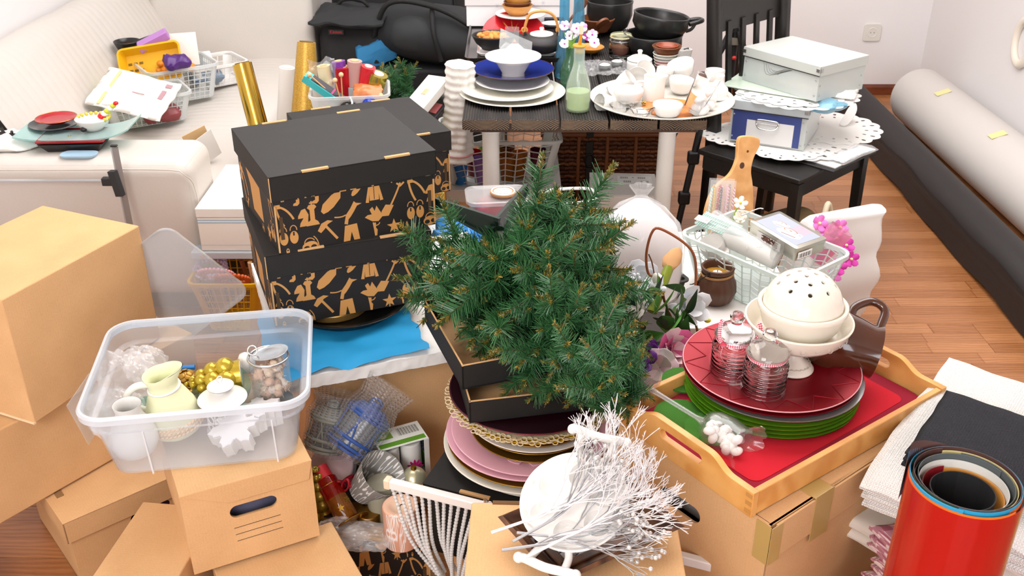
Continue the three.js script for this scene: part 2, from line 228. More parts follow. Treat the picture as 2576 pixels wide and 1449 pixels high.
// ---------- black chair ----------
{
const blk=M(0x15120f,0.42,{bumpMap:softBump,bumpScale:0.0004});
const A=at(2012,455,0.45),Rr=at(2205,362,0.45),w=0.5,d=0.44,ang=Math.atan2(-(Rr.z - A.z),Rr.x - A.x);
const ch=thing('wooden_chair','black wooden chair with a slatted back, loaded with boxes and doilies','chair',[A.x,0,A.z],ang);
const P=(x,y,z)=>[x,y,z];
add(ch,'seat',box(w,0.02,d,0.006).translate(w/2,0.432,-d/2),blk);
add(ch,'seat_rail',mg(box(w - 0.05,0.06,0.022).translate(w/2,0.372,-0.022),box(0.022,0.06,d - 0.05).translate(0.022,0.372,-d/2),box(0.022,0.06,d - 0.05).translate(w - 0.022,0.372,-d/2),box(w - 0.05,0.06,0.022).translate(w/2,0.372,-d+0.022)),blk);
const leg=(x,z,sx,sz)=>mg(slabLeg(x,z,sx,sz));
function slabLeg(x,z,sx,sz) {return loft([[0.036,x,0.432,z],[0.036,x,0.36,z],[0.028,x+sx,0,z+sz]].map(([q,X,Y,Z])=>[[X - q/2,Y,Z - q/2],[X - q/2,Y,Z+q/2],[X+q/2,Y,Z+q/2],[X+q/2,Y,Z - q/2]]));}
add(ch,'leg',toCreasedNormals(leg(0.018,-0.018,0.0,0.01),0.5),blk);add(ch,'leg',toCreasedNormals(leg(w - 0.018,-0.018,0,0.01),0.5),blk);

const posts=[[0.018,-0.02],[0.018,-d+0.02]],lean=0.09;
add(ch,'leg',toCreasedNormals(leg(w - 0.018,-d+0.018,0,-0.01),0.5),blk);
const bp=[at(1783,225,0.45),at(1915,130,0.45)].map(v=>ch.worldToLocal(v.clone()));
ch.updateMatrixWorld();const loc=v=>ch.worldToLocal(v.clone());
const b0=loc(V(0.79,0,-3.72)),b1=loc(V(1.12,0,-4.03));
for (const b of [b0,b1]) add(ch,'back_post',mg(loft([[b.x,0,b.z+0.0],[b.x,0.45,b.z],[b.x - 0.035,1.02,b.z - 0.035]].map(([X,Y,Z])=>[[X - 0.017,Y,Z - 0.024],[X - 0.017,Y,Z+0.024],[X+0.017,Y,Z+0.024],[X+0.017,Y,Z - 0.024]]))),blk);
const at2=(t,y)=>{const k=(y - 0.45)/0.57*0.035;return [b0.x+(b1.x - b0.x)*t - k,y,b0.z+(b1.z - b0.z)*t - k];};
add(ch,'back_rail',mg(loft([0,1].map(t=>{const [x,,z]=at2(t,0.98);const [x2,,z2]=at2(t,0.86);return [[x2,0.845,z2 - 0.0],[x,1.0,z],[x - 0.018,1.0,z - 0.012],[x2 - 0.018,0.845,z2 - 0.012]];}))),blk);
add(ch,'back_rail',mg(slab(at2(0,0.56),at2(1,0.56),0.014,0.05)),blk);
for (let k=1;k <= 4;k++) add(ch,'back_slat',mg(slab(at2(k/5,0.56),at2(k/5,0.88),0.026,0.012)),blk);
}
// paper background rolls on the floor
{
const r1=thing('paper_roll','long thick white paper backdrop roll lying along the cream wall','paper roll',V(2.185,0.152,-5.2));
const roll=(R,len,sd)=>{const g=new THREE.CylinderGeometry(R,R,len,48,30,true).rotateX(PI/2),p=g.attributes.position;for (let i=0;i<p.count;i++) {const k=1+0.02*noise.noise(p.getX(i)*5,p.getY(i)*5+sd,p.getZ(i)*1.2);p.setX(i,p.getX(i)*k);p.setY(i,p.getY(i)*k);} g.computeVertexNormals();return g.translate(0,0,len/2);};
const wp=M(0xcfcac4,0.6,DS),wpOld=M(0xdedbd2,0.6,DS);
add(r1,'paper',roll(0.15,2.75,1),wp);add(r1,'roll_end',new THREE.RingGeometry(0.04,0.15,40).rotateY(PI).translate(0,0,0.003),wp);add(r1,'roll_core',cyl(0.04,0.04,2.7,24,true).rotateX(PI/2),M(0x9c7b55,0.9,DS));
for (const z of [0.42,1.05]) add(r1,'tape_strip',ext(shape([[-0.035,0],[0.035,0],[0.035,0.05],[-0.035,0.05]]),0.001,0).rotateX(-PI/2).rotateZ(0.35).translate(-0.05,0.142,z),M(0xe6dc9a,0.5));
const r2=thing('paper_roll','long black paper backdrop roll lying on the wooden floor','paper roll',V(1.88,0.094,-5.4),-0.015);
const bp=M(0x1c1716,0.6,DS);
add(r2,'paper',roll(0.09,3.3,7),bp);add(r2,'roll_end',new THREE.CircleGeometry(0.09,40).rotateY(PI).translate(0,0,0.004),bp);
add(r2,'loose_edge',(()=>{const pts=[];for (let k=0;k <= 60;k++) pts.push([k/60*3.2]);const g=new THREE.PlaneGeometry(0.1,3.2,3,60).rotateX(-PI/2).translate(-0.105,0,1.65),p=g.attributes.position;for (let i=0;i<p.count;i++) {const e=(p.getX(i)+0.155)/0.1;p.setXYZ(i,-0.096+0.01*(1 - e),0.04 - e*0.12+0.02*noise.noise(p.getZ(i)*3,1,4),p.getZ(i));} g.computeVertexNormals();return g;})(),bp);
add(r2,'tape_strip',box(0.035,0.002,0.07,0).rotateZ(0.4).translate(-0.03,0.087,0.14),M(0xa9d420,0.4),'lime green tape strip');
}
// ---------- cartons and storage boxes ----------
function edge(ax,ay,bx,by,h) {const a=at(ax,ay,h),b=at(bx,by,h);return {a,b,w:a.distanceTo(b),ry:Math.atan2(-(b.z - a.z),b.x - a.x),mid:a.clone().add(b).multiplyScalar(0.5)};}
const stadium=(w,h,x=0,y=0)=>{const p=new THREE.Path();p.absarc(x+w/2 - h/2,y,h/2,-PI/2,PI/2);p.absarc(x - w/2+h/2,y,h/2,PI/2,PI*1.5);p.closePath();return p;};
// print of household silhouettes
const KR='#c58f4e',motifs={
pliers:c=>{c.lineWidth=0.1;c.beginPath();c.moveTo(-0.3,-0.45);c.quadraticCurveTo(-0.25,0.1,0.0,0.55);c.stroke();c.beginPath();c.moveTo(-0.2,-0.42);c.quadraticCurveTo(0.2,-0.3,0.45,0.28);c.stroke();c.fillRect(-0.36,-0.52,0.26,0.2);},
shoe:c=>poly(c,[[-0.45,0.35],[-0.35,0.05],[0.05,-0.3],[0.3,-0.42],[0.45,-0.38],[0.42,-0.1],[0.1,0.25],[-0.15,0.42],[-0.35,0.48]]),
cat:c=>{poly(c,[[-0.2,0.5],[-0.1,0.1],[0.1,-0.15],[0.22,-0.35],[0.28,-0.45],[0.36,-0.36],[0.62,-0.3],[0.4,-0.22],[0.25,0.02],[0.1,0.22],[0.0,0.32],[-0.05,0.55]]);c.lineWidth=0.06;c.beginPath();c.moveTo(-0.1,0.1);c.quadraticCurveTo(-0.3,0.2,-0.6,0.12);c.stroke();},
knight:c=>poly(c,[[-0.25,0.5],[-0.2,0.3],[-0.02,0.05],[-0.3,0.05],[-0.28,-0.1],[-0.1,-0.4],[0.1,-0.45],[0.25,-0.1],[0.2,0.25],[0.3,0.5]]),
king:c=>{poly(c,[[-0.28,0.5],[-0.22,0.35],[-0.1,0.25],[-0.1,-0.2],[-0.2,-0.3],[-0.12,-0.42],[0.12,-0.42],[0.2,-0.3],[0.1,-0.2],[0.1,0.25],[0.22,0.35],[0.28,0.5]]);c.fillRect(-0.03,-0.58,0.06,0.2);c.fillRect(-0.09,-0.53,0.18,0.06);},
hammer:c=>{c.lineWidth=0.12;c.beginPath();c.moveTo(-0.12,-0.25);c.lineTo(0.4,0.5);c.stroke();poly(c,[[-0.5,-0.05],[-0.3,-0.38],[0.0,-0.5],[0.25,-0.42],[0.0,-0.3],[-0.15,-0.1],[-0.35,0.08]]);},
jacket:c=>{poly(c,[[-0.3,-0.4],[0.3,-0.4],[0.48,0.4],[0.3,0.42],[0.25,0.0],[0.25,0.35],[-0.25,0.35],[-0.25,0.0],[-0.3,0.45],[-0.48,0.42]]);c.strokeStyle='#1c1a18';c.lineWidth=0.03;c.beginPath();c.moveTo(0,-0.4);c.lineTo(0,0.3);c.stroke();c.strokeStyle=KR;},
glove:c=>{poly(c,[[-0.45,0.05],[-0.3,-0.05],[-0.1,-0.05],[-0.2,-0.3],[-0.05,-0.42],[0.05,-0.2],[0.15,-0.45],[0.28,-0.2],[0.45,0.1],[0.2,0.35],[-0.1,0.3]]);c.lineWidth=0.05;c.beginPath();c.arc(0.1,0.38,0.16,0.2,3.3);c.stroke();},
spade:c=>{poly(c,[[-0.42,0.32],[-0.28,0.12],[-0.02,0.18],[-0.2,0.5],[-0.42,0.48]]);c.lineWidth=0.06;c.beginPath();c.moveTo(-0.12,0.18);c.quadraticCurveTo(0.1,-0.2,0.22,-0.5);c.moveTo(0.1,-0.5);c.lineTo(0.22,-0.4);c.lineTo(0.34,-0.5);c.stroke();},
sandal:c=>{for (const s of [-0.26,0.26]) {c.beginPath();c.ellipse(s,0.15,0.22,0.35,0,0,7);c.fill();c.lineWidth=0.05;c.beginPath();c.ellipse(s,-0.25,0.17,0.25,0,3.1,6.4);c.stroke();c.fillStyle='#1c1a18';c.fillRect(s - 0.04,-0.15,0.08,0.2);c.fillStyle=KR;}},
pants:c=>poly(c,[[-0.28,-0.45],[0.3,-0.48],[0.42,0.5],[0.15,0.5],[0.02,-0.1],[-0.12,0.5],[-0.42,0.48]]),
goggles:c=>{c.beginPath();c.ellipse(0,0.1,0.46,0.32,-0.1,0,7);c.fill();c.fillStyle='#1c1a18';c.beginPath();c.ellipse(-0.2,0.18,0.17,0.14,0,0,7);c.fill();c.beginPath();c.ellipse(0.22,0.15,0.17,0.14,0,0,7);c.fill();c.fillStyle=KR;c.lineWidth=0.06;c.beginPath();c.ellipse(0,-0.12,0.3,0.3,-0.3,3.2,6.2);c.stroke();c.beginPath();c.moveTo(0.25,-0.5);c.quadraticCurveTo(0.55,-0.2,0.5,0.3);c.stroke();},
star:c=>{const a=[];for (let k=0;k<10;k++) {const r=k%2?0.2:0.5,t=k*PI/5 - PI/2;a.push([r*Math.cos(t),r*Math.sin(t)]);} poly(c,a);c.fillRect(-0.04,0.2,0.08,0.4);},
saw:c=>poly(c,[[-0.12,-0.45],[0.1,-0.45],[0.08,-0.1],[0.18,0.05],[0.12,0.5],[-0.02,0.45],[-0.06,0.0]]),
tag:c=>{c.beginPath();c.ellipse(0,0,0.2,0.4,0,0,7);c.fill();c.fillStyle='#1c1a18';c.beginPath();c.arc(0,-0.15,0.1,0,7);c.fill();c.fillStyle=KR;},boot:c=>poly(c,[[-0.1,-0.5],[0.25,-0.5],[0.2,0.3],[0.0,0.5],[-0.4,0.45],[-0.35,0.25],[-0.1,0.15]])
};
function poly(c,p) {c.beginPath();p.forEach((q,i)=>i?c.lineTo(...q):c.moveTo(...q));c.closePath();c.fill();}
function drawMotifs(c,W,H,list) {c.fillStyle='#151312';c.fillRect(0,0,W,H);for (const [k,u,v,s,rot=0] of list) {c.save();c.translate(u*W,v*H);c.rotate(rot);c.scale(s*H,s*H);c.fillStyle=c.strokeStyle=KR;motifs[k](c);c.restore();}}
const printFront=tex(1024,336,(c,W,H)=>drawMotifs(c,W,H,[['pliers',0.05,0.25,0.4],['sandal',0.07,0.66,0.36],['tag',0.055,0.97,0.16],['boot',0.14,0.02,0.2],['boot',0.255,0.03,0.22],['knight',0.17,0.36,0.36],['king',0.222,0.33,0.44],['shoe',0.34,0.16,0.44],['cat',0.44,0.42,0.44],['hammer',0.31,0.7,0.4],['goggles',0.19,0.92,0.32],['pants',0.45,0.86,0.4],['shoe',0.5,0.02,0.22],['jacket',0.61,0.15,0.36],['glove',0.6,0.57,0.4],['saw',0.6,0.86,0.3],['spade',0.735,0.33,0.62],['star',0.725,0.86,0.3],['pliers',0.875,0.2,0.42],['sandal',0.87,0.62,0.36],['saw',0.81,0.9,0.16],['tag',0.855,0.93,0.13],['knight',0.975,0.32,0.36],['goggles',0.965,0.86,0.3]]));
const printSide=tex(1024,336,(c,W,H)=>{drawMotifs(c,W,H,[['knight',0.05,0.3,0.4],['pliers',0.13,0.5,0.6],['sandal',0.9,0.65,0.36],['star',0.78,0.8,0.36],['pliers',0.9,0.2,0.4],['cat',0.16,0.85,0.3],['goggles',0.6,0.93,0.2]]);c.fillStyle=KR;poly(c,[[W*0.22,H*0.0],[W*0.3,H*0.04],[W*0.62,H*0.1],[W*0.64,H*0.78],[W*0.36,H*0.8],[W*0.33,H*0.3]]);});
const printF=M(0xffffff,0.6,{map:printFront}),printS=M(0xffffff,0.6,{map:printSide});
function blackBox(label,p,ry,w,d,o={}) {
const {h=0.185,lid=true,lidH=0.058,group}=o,t=thing('cardboard_box',label,'box',p,ry,group),bh=h - 0.004,bw=w - 0.012,bd=d - 0.012,th=0.004;
const quad=(W,m,name,pos,rot)=>{const g=box(W,bh,th,0.0006,1),q=g.attributes.position,uv=g.attributes.uv;for (let i=0;i<q.count;i++) uv.setXY(i,q.getX(i)/W+0.5,q.getY(i)/(bh*0.69));const e=add(body,name,g,m);e.position.set(...pos);e.rotation.y=rot;};
const body=add(t,'carton_base',box(bw - 2*th,0.004,bd - 2*th,0).translate(0,0,-d/2),kraft);
quad(bw,printF,'front_panel',[0,0,-0.008],0);quad(bd,printS,'side_panel',[-bw/2+th/2,0,-d/2],-PI/2);quad(bd,printS,'side_panel',[bw/2 - th/2,0,-d/2],PI/2);quad(bw,printF,'back_panel',[0,0,-d+0.008],PI);
for (const s of [-1,1]) add(body,'corner_edge',box(0.0035,bh*0.62,0.0035,0).translate(s*(bw/2 - 0.002),0.005,-0.0045),kraftEdge,'bare kraft board edge');
for (const s of [-1,1]) add(body,'corner_slot',box(0.008,0.055,0.0012,0).translate(s*(bw/2 - 0.013),0.035,-0.0055),M(0x4a3620,0.9));
if (lid) lidOn(t,w,d,h,lidH);
return t;
}
function lidOn(t,w,d,h,lidH) {
const g=mg(box(w,0.004,d,0.001,1).translate(0,h,-d/2),box(w,lidH,0.004,0.001,1).translate(0,h - lidH+0.003,-0.002),box(w,lidH,0.004,0.001,1).translate(0,h - lidH+0.003,-d+0.002),box(0.004,lidH,d,0.001,1).translate(-w/2+0.002,h - lidH+0.003,-d/2),box(0.004,lidH,d,0.001,1).translate(w/2 - 0.002,h - lidH+0.003,-d/2));
const l=add(t,'lid',uvm(g),blackCard);
for (const x of [-0.23,0.26]) for (const z of [-0.004,-d+0.004]) add(l,'fold_tab',box(w*0.155,0.005,0.009,0.001,1).translate(x*w,h+0.0016,z),kraftEdge,'bare kraft fold slot');
add(l,'corner_edge',box(0.002,lidH*0.96,0.0022,0).translate(-w/2+0.001,h - lidH+0.004,0.0003),kraftEdge);
return l;
}
function tray(name,label,p,ry,w,d,h,o={}) {
const t=thing(name,label,'box lid',p,ry,o.group),th=0.004;
add(t,'lid_bottom',uvm(mg(box(w,th,d,0).translate(0,0,-d/2))),blackCard);add(t,'lining',uvm(mg(box(w - 2*th,0.001,d - 2*th,0).translate(0,th,-d/2))),kraft,'bare kraft inside');
for (const [W,x,z,r] of [[w,0,-th/2,0],[w,0,-d+th/2,0],[d,-w/2+th/2,-d/2,PI/2],[d,w/2 - th/2,-d/2,PI/2]]) {const s=add(t,'side_wall',uvm(box(W,h,th,0.0008,1)),blackCard);s.position.set(x,0,z);s.rotation.y=r;add(s,'cut_edge',box(W,0.0018,th*0.8,0).translate(0,h - 0.0006,0),kraftEdge,'bare kraft cut edge');}
return t;
}
const grpB='black boxes printed with tan silhouettes';
{
const e1=edge(674,450.5,1096.6,380.6,0.95),W=0.392,Dp=0.365;
blackBox('lidded black box printed with tan silhouettes, top one of the stack on the foam board',V(e1.mid.x,0.95 - 0.186,e1.mid.z),e1.ry,W,Dp);
const e2=edge(664,648,1086,581,0.762);
const b2=blackBox('lidded black box printed with tan silhouettes, lower one standing on the pan',V(e2.mid.x,0.762 - 0.186,e2.mid.z),e2.ry,W,Dp);

const p3=at(1135,331,0.80),ry3=e1.ry - 0.02;const t3=blackBox('lidded black box printed with tan silhouettes, behind the stack beside the plank table',V(p3.x - Math.cos(ry3)*W/2,0.8 - 0.186,p3.z+Math.sin(ry3)*W/2),ry3,W,Dp);
const sup=thing('carton','brown carton hidden behind the stack of black boxes','carton',V(p3.x - 0.3,0,p3.z - 0.1),ry3);add(sup,'carton_body',uvm(box(0.2,0.613,0.24)),kraft);

const ws=thing('paper_sheet','white paper sheet caught between the stacked black boxes','paper',V(e2.mid.x,0.7637,e2.mid.z),e2.ry - 0.03);add(ws,'paper',box(W - 0.02,0.0012,Dp - 0.02,0).translate(0.012,0,-Dp/2+0.004),M(0xe9e7e2,0.7));
}
// foam board on a big carton
const FOAM={y:0.53};
{
const e=edge(770,948,1118,884,FOAM.y);
const f=thing('foam_board','white polystyrene foam board with a rough broken edge','foam board',V(e.mid.x,FOAM.y - 0.032,e.mid.z),e.ry);
const g=new THREE.BoxGeometry(0.62,0.032,0.62,100,4,60),p=g.attributes.position;for (let i=0;i<p.count;i++) {const k=0.0016;p.setXYZ(i,p.getX(i)+k*noise.noise(p.getX(i)*90,p.getY(i)*90,p.getZ(i)*90),p.getY(i)+0.016+k*0.6*noise.noise(p.getX(i)*120,4,p.getZ(i)*120),p.getZ(i)+2.2*k*noise.noise(p.getX(i)*60,p.getY(i)*80,7));}
g.computeVertexNormals();add(f,'foam',g.translate(0.1,0,-0.31),M(0xe6e4df,0.8));
const c=thing('carton','large brown carton under the foam board','carton',V(e.mid.x - 0.03,0,e.mid.z - 0.06),e.ry+0.02);
add(c,'carton_body',uvm(box(0.5,FOAM.y - 0.034,0.45,0.004).translate(0.12,0,-0.25)),kraft);

const bl=thing('tissue_paper','bright blue tissue paper spread on the foam board','tissue paper',V(e.mid.x - 0.1,FOAM.y+0.004,e.mid.z - 0.12),e.ry);
const q=new THREE.PlaneGeometry(0.36,0.3,26,22).rotateX(-PI/2),qp=q.attributes.position;for (let i=0;i<qp.count;i++) {const x=qp.getX(i),z=qp.getZ(i);qp.setXYZ(i,x+0.018*noise.noise(z*20,2,x*6),0.006+0.008*noise.noise(x*16,3,z*16),z*(1 - 0.4*x)+0.03*noise.noise(x*14,8,z*3));} q.computeVertexNormals();
add(bl,'tissue',q,M(0x1f9ad2,0.6,DS));
const pan=thing('baking_pan','round black baking pan under the stacked black boxes','pan',at(870,770,FOAM.y+0.012));
add(pan,'pan',lathe([[0,0],[0.125,0],[0.15,0.026],[0.165,0.03],[0.165,0.033],[0.148,0.029],[0.123,0.004],[0,0.004]],64),M(0x161616,0.35));
const gb=thing('sequin_bowl','gold ribbed bowl upside down in the black pan','bowl',at(840,770,FOAM.y+0.017));add(gb,'bowl',lathe([[0.085,0],[0.088,0.003],[0.083,0.012],[0.086,0.016],[0.078,0.024],[0.06,0.027],[0,0.027]],40),M(0xc49a55,0.35,{metalness:0.8}));
}
// plain brown cartons at the front
function openTopCarton(name,label,p,ry,w,d,h,m=kraft) {const t=thing(name,label,'carton',p,ry);add(t,'carton_body',uvm(box(w,h,d,0.004).translate(0,0,-d/2)),m);return t;}
{
const eA=edge(2,755,350,567,0.757),A=openTopCarton('carton','large plain brown carton, topmost of the pile by the sofa arm',V(eA.mid.x,0.757 - 0.315,eA.mid.z),eA.ry,eA.w,0.31,0.315);
add(A,'flap_seam',box(0.07,0.003,0.004,0).translate(-0.03,0.3145,-0.308),kraftEdge,'torn paper strip on the edge');
add(A,'cut_edge',box(0.006,0.005,0.3,0).translate(-eA.w/2+0.001,-0.001,-0.15),M(0xe8cfa8,0.9),'pale torn edge');
const B=openTopCarton('carton','brown carton in shade under the topmost carton',V(eA.mid.x - 0.03,0.205,eA.mid.z+0.03),eA.ry - 0.22,0.62,0.34,0.232);

const eD=edge(155,1316,372,1222,0.2),Dw=0.36,D=thing('archive_box','low lidded brown archive box on the wooden floor','carton',V(eD.a.x+Math.cos(eD.ry)*Dw/2,0,eD.a.z - Math.sin(eD.ry)*Dw/2),eD.ry);
const fp=ext(shape([[-Dw/2+0.01,0],[Dw/2 - 0.01,0],[Dw/2 - 0.01,0.19],[-Dw/2+0.01,0.19]]),0.004,0,stadium(0.1,0.028,0.02,0.118)).translate(0,0.001,-0.01);
const ep=n=>add(D,n,uvm(fp.clone()),kraft);ep('front_panel');add(D,'carton_body',uvm(mg(box(0.004,0.19,0.3,0).translate(-Dw/2+0.012,0.001,-0.16),box(0.004,0.19,0.3,0).translate(Dw/2 - 0.012,0.001,-0.16),box(Dw - 0.02,0.19,0.004,0).translate(0,0.001,-0.31),box(Dw - 0.02,0.004,0.3,0).translate(0,0.001,-0.16))),kraft);
add(D,'box_filling',pillow(0.3,0.12,0.24).translate(0,0.012,-0.16),M(0x4a2430,0.8));
const lid=add(D,'lid',uvm(mg(box(Dw,0.004,0.34,0.001,1).translate(0,0.196,-0.165),box(Dw,0.06,0.004,0.001,1).translate(0,0.139,0.003),box(0.004,0.06,0.34,0.001,1).translate(-Dw/2+0.002,0.139,-0.165),box(0.004,0.06,0.34,0.001,1).translate(Dw/2 - 0.002,0.139,-0.165),box(Dw,0.06,0.004,0.001,1).translate(0,0.139,-0.333))),kraft);
add(lid,'slot',box(0.016,0.003,0.05,0).translate(-Dw/2+0.03,0.199,-0.12),M(0x8d6a41,0.9));
add(D,'pencil_note',mg(box(0.13,0.0008,0.0006,0).translate(0.02,0.085,-0.0055),box(0.13,0.0008,0.0006,0).translate(0.02,0.07,-0.0055)),M(0x5b4a36,0.9));

const eC=edge(450,1250,782,1156,0.5),Cw=eC.w,Cd=0.36,Ch=0.2,C=thing('archive_box','brown archive carton with a hand hole, carrying the clear plastic bin','carton',V(eC.mid.x,0.5 - Ch,eC.mid.z),eC.ry);
add(C,'front_panel',uvm(ext(shape([[-Cw/2,0],[Cw/2,0],[Cw/2,Ch],[-Cw/2,Ch]]),0.004,0,stadium(0.095,0.03,0.005,0.125)).translate(0,0,-0.004)),kraft);
add(C,'hole_rim',mg(xf(ext(shape(stadium(0.1,0.035).getPoints(8).map(p=>[p.x,p.y])),0.002,0,stadium(0.095,0.03)),[0.005,0.125,-0.0065])),M(0x9a7449,0.9),'corrugated hole edge');
add(C,'carton_body',uvm(mg(box(0.004,Ch,Cd - 0.006,0).translate(-Cw/2+0.002,0,-Cd/2 - 0.003),box(0.004,Ch,Cd - 0.006,0).translate(Cw/2 - 0.002,0,-Cd/2 - 0.003),box(Cw - 0.009,Ch,0.004,0).translate(0,0,-Cd+0.001),box(Cw - 0.009,0.004,Cd - 0.01,0).translate(0,0,-Cd/2),box(Cw - 0.009,0.004,Cd - 0.01,0).translate(0,Ch - 0.004,-Cd/2))),kraft);
add(C,'box_filling',pillow(0.2,0.1,0.2,12,12,0.02,4).translate(-0.01,0.06,-0.13),M(0x5d5d72,0.35),'grey bag inside');add(C,'box_filling',pillow(0.06,0.08,0.1).translate(-0.075,0.07,-0.09),M(0xa01026,0.5),'red cloth inside');
add(C,'top_flap',uvm(mg(ext(shape([[-Cw/2,0],[Cw/2,0],[Cw/2 - 0.01,-0.045],[-Cw/2+0.09,-0.046]]),0.003,0.0005).translate(0,Ch+0.001,0.001),box(Cw,0.003,Cd,0.001,1).translate(0,Ch - 0.0005,-Cd/2+0.004))),kraft,'folded flap with slanted end');
add(C,'printed_lines',mg([0.085,0.068,0.051].map((y,k)=>box(0.094,0.0009,0.0005,0).translate(0.008+k*0.001,y,0.0004))),M(0x2b231b,0.9),'three thin black writing lines');

const eE=edge(368,1260,240,1449,0.33),E=openTopCarton('carton','pale brown carton in front of the lidded archive box',V(eE.mid.x - 0.02,0,eE.mid.z+0.11),eE.ry,eE.w+0.22,0.17,0.33);
const eF=at(730,1440,0.28),Fb=thing('carton','brown carton with an open torn flap under the hand hole carton','carton',V(eF.x+0.02,0,eF.z+0.05),0.5);
add(Fb,'carton_body',uvm(box(0.26,0.29,0.3,0.003)),kraft);
const Wb=thing('plastic_container','white plastic container end on the floor by the archive box','container',V(-1.32,0,-1.62),0.4);add(Wb,'container_body',rloft([[0.2,0.2,0.03,0],[0.22,0.22,0.035,0.02],[0.24,0.24,0.04,0.13],[0.235,0.235,0.04,0.135]]),whitePlastic);
}
// ---------- clear bin and what is in it ----------
{
const rim=0.672,base=0.506,e=edge(180,1058,775,1012,rim),W=e.w,Dp=0.375,t=thing('plastic_bin','clear plastic storage bin full of ornaments on a brown carton','bin',V(e.mid.x,base,e.mid.z),e.ry+0.02);
const tp=0.075,H=rim - base;
const bodyPlastic=M(0xf2f5f8,0.2,{transmission:0.86,thickness:0,ior:1.35});
add(t,'bin_body',mg(rloft([[W - tp - 0.02,Dp - tp - 0.02,0.03,0],[W - tp,Dp - tp,0.04,0.008],[W - 0.04,Dp - 0.04,0.045,H*0.72],[W - 0.02,Dp - 0.02,0.05,H*0.74],[W - 0.012,Dp - 0.012,0.05,H - 0.004],[W - 0.017,Dp - 0.017,0.048,H - 0.004],[W - 0.026,Dp - 0.026,0.047,H*0.745],[W - 0.046,Dp - 0.046,0.042,H*0.715],[W - tp - 0.006,Dp - tp - 0.006,0.037,0.01],[W - tp - 0.02,Dp - tp - 0.02,0.03,0.005]],7)).translate(0,0,-Dp/2),bodyPlastic);
add(t,'rim',rring([[W - 0.014,Dp - 0.014,0.05,H - 0.016],[W+0.004,Dp+0.004,0.055,H - 0.016],[W+0.006,Dp+0.006,0.056,H - 0.004],[W,Dp,0.054,H],[W - 0.01,Dp - 0.01,0.05,H],[W - 0.013,Dp - 0.013,0.048,H - 0.006]],7).translate(0,0,-Dp/2),M(0xeef2f6,0.25,{transmission:0.55,thickness:0,ior:1.35}),'thick frosted rim');
for (const x of [-0.1,0.14]) add(t,'stiffening_rib',mg(slab([x,0.005,-tp/2+0.002 - 0.0],[x,H*0.7,-0.02],0.003,0.004)),M(0xf6f8fa,0.25,{transmission:0.5,thickness:0}));
const B=base+0.006,I=(n,l,c,px,py,h=B,ry=0,g)=>thing(n,l,c,at(px,py,h),ry,g);
const v=I('vase','matte white bellied vase in the clear bin','vase',345,1138);v.scale.setScalar(0.9);
add(v,'vase',lathe([[0,0],[0.03,0],[0.045,0.012],[0.053,0.035],[0.052,0.055],[0.042,0.08],[0.03,0.1],[0.027,0.115],[0.031,0.131],[0.029,0.131],[0.025,0.115],[0.028,0.1],[0.04,0.078],[0.048,0.04],[0,0.006]]),M(0xe6e4df,0.45));
const jg=I('jug','pale yellow green textured jug with rope pattern in the clear bin','jug',452,1085),jm=M(0xe9ebc2,0.7,{bumpMap:softBump,bumpScale:0.004});
jg.rotation.set(0.05,0.1,0.1);
const jgeo=lathe([[0,0],[0.033,0],[0.05,0.014],[0.056,0.04],[0.05,0.07],[0.038,0.1],[0.029,0.118],[0.03,0.132],[0.036,0.15],[0.033,0.151],[0.027,0.133],[0.026,0.118],[0.035,0.1],[0.046,0.06],[0.04,0.015],[0,0.008]],56),jp=jgeo.attributes.position;
for (let i=0;i<jp.count;i++) {const y=jp.getY(i),k=Math.max(0,(y - 0.118)/0.033),x=jp.getX(i);if (x>0) jp.setX(i,x*(1+0.42*k*k*Math.max(0,x/0.036)));jp.setY(i,y+(x>0?0.012*k*k*x/0.036:0));} jgeo.computeVertexNormals();
const jb=add(jg,'jug_body',jgeo,jm);for (const y of [0.028,0.036,0.044]) add(jg,'rope_band',mg(Array.from({length:40},(_,k)=>xf(sph(0.0055,1,0.55,0.6,8,6),[Math.cos(k*PI/20)*0.0555,y,-Math.sin(k*PI/20)*0.0555],[0,k*PI/20+PI/2,0.5]))),M(0xeec99a,0.7),'peach rope band');
add(jg,'neck_ring',tor(0.031,0.003).translate(0,0.116,0),M(0xe9e7e1,0.6));add(jg,'handle',tube([[-0.028,0.128,0],[-0.055,0.128,0.004],[-0.075,0.11,0.006],[-0.072,0.085,0.005],[-0.05,0.066,0.002]],0.0075,30,10),M(0xe9e7dc,0.6));
const ln=I('lantern','small white metal lantern with a wide disc roof in the clear bin','lantern',572,1078),wm=M(0xe6e4df,0.35);
add(ln,'lantern_roof',lathe([[0,0.098],[0.018,0.096],[0.05,0.078],[0.0505,0.0765],[0.018,0.092],[0.016,0.085]]),wm);add(ln,'lantern_cap',mg(lathe([[0.0,0.118],[0.02,0.113],[0.027,0.108],[0.027,0.106],[0.018,0.107],[0.018,0.09]])),wm);add(ln,'hook',tor(0.006,0.0015).rotateX(PI/2).rotateY(0.8).translate(0,0.123,0),wm);
add(ln,'lantern_base',lathe([[0,0],[0.04,0],[0.041,0.004],[0.036,0.008],[0,0.008]]),wm);
const fil=[];for (let k=0;k<10;k++) {const a=k*PI/5;fil.push(bar([0.034*Math.cos(a),0.006,0.034*Math.sin(a)],[0.034*Math.cos(a),0.082,0.034*Math.sin(a)],0.002));for (const y of [0.02,0.042,0.064]) fil.push(xf(new THREE.TorusGeometry(0.0085,0.0018,6,14),[0.035*Math.cos(a+0.314),y,0.035*Math.sin(a+0.314)],[0,-a - 0.314+PI/2,0]));} add(ln,'filigree_wall',mg(fil),wm,'pierced scroll wall');
const cn=I('shell_can','clear can of seashells with a half open metal lid','can',690,1010),cr=0.042;
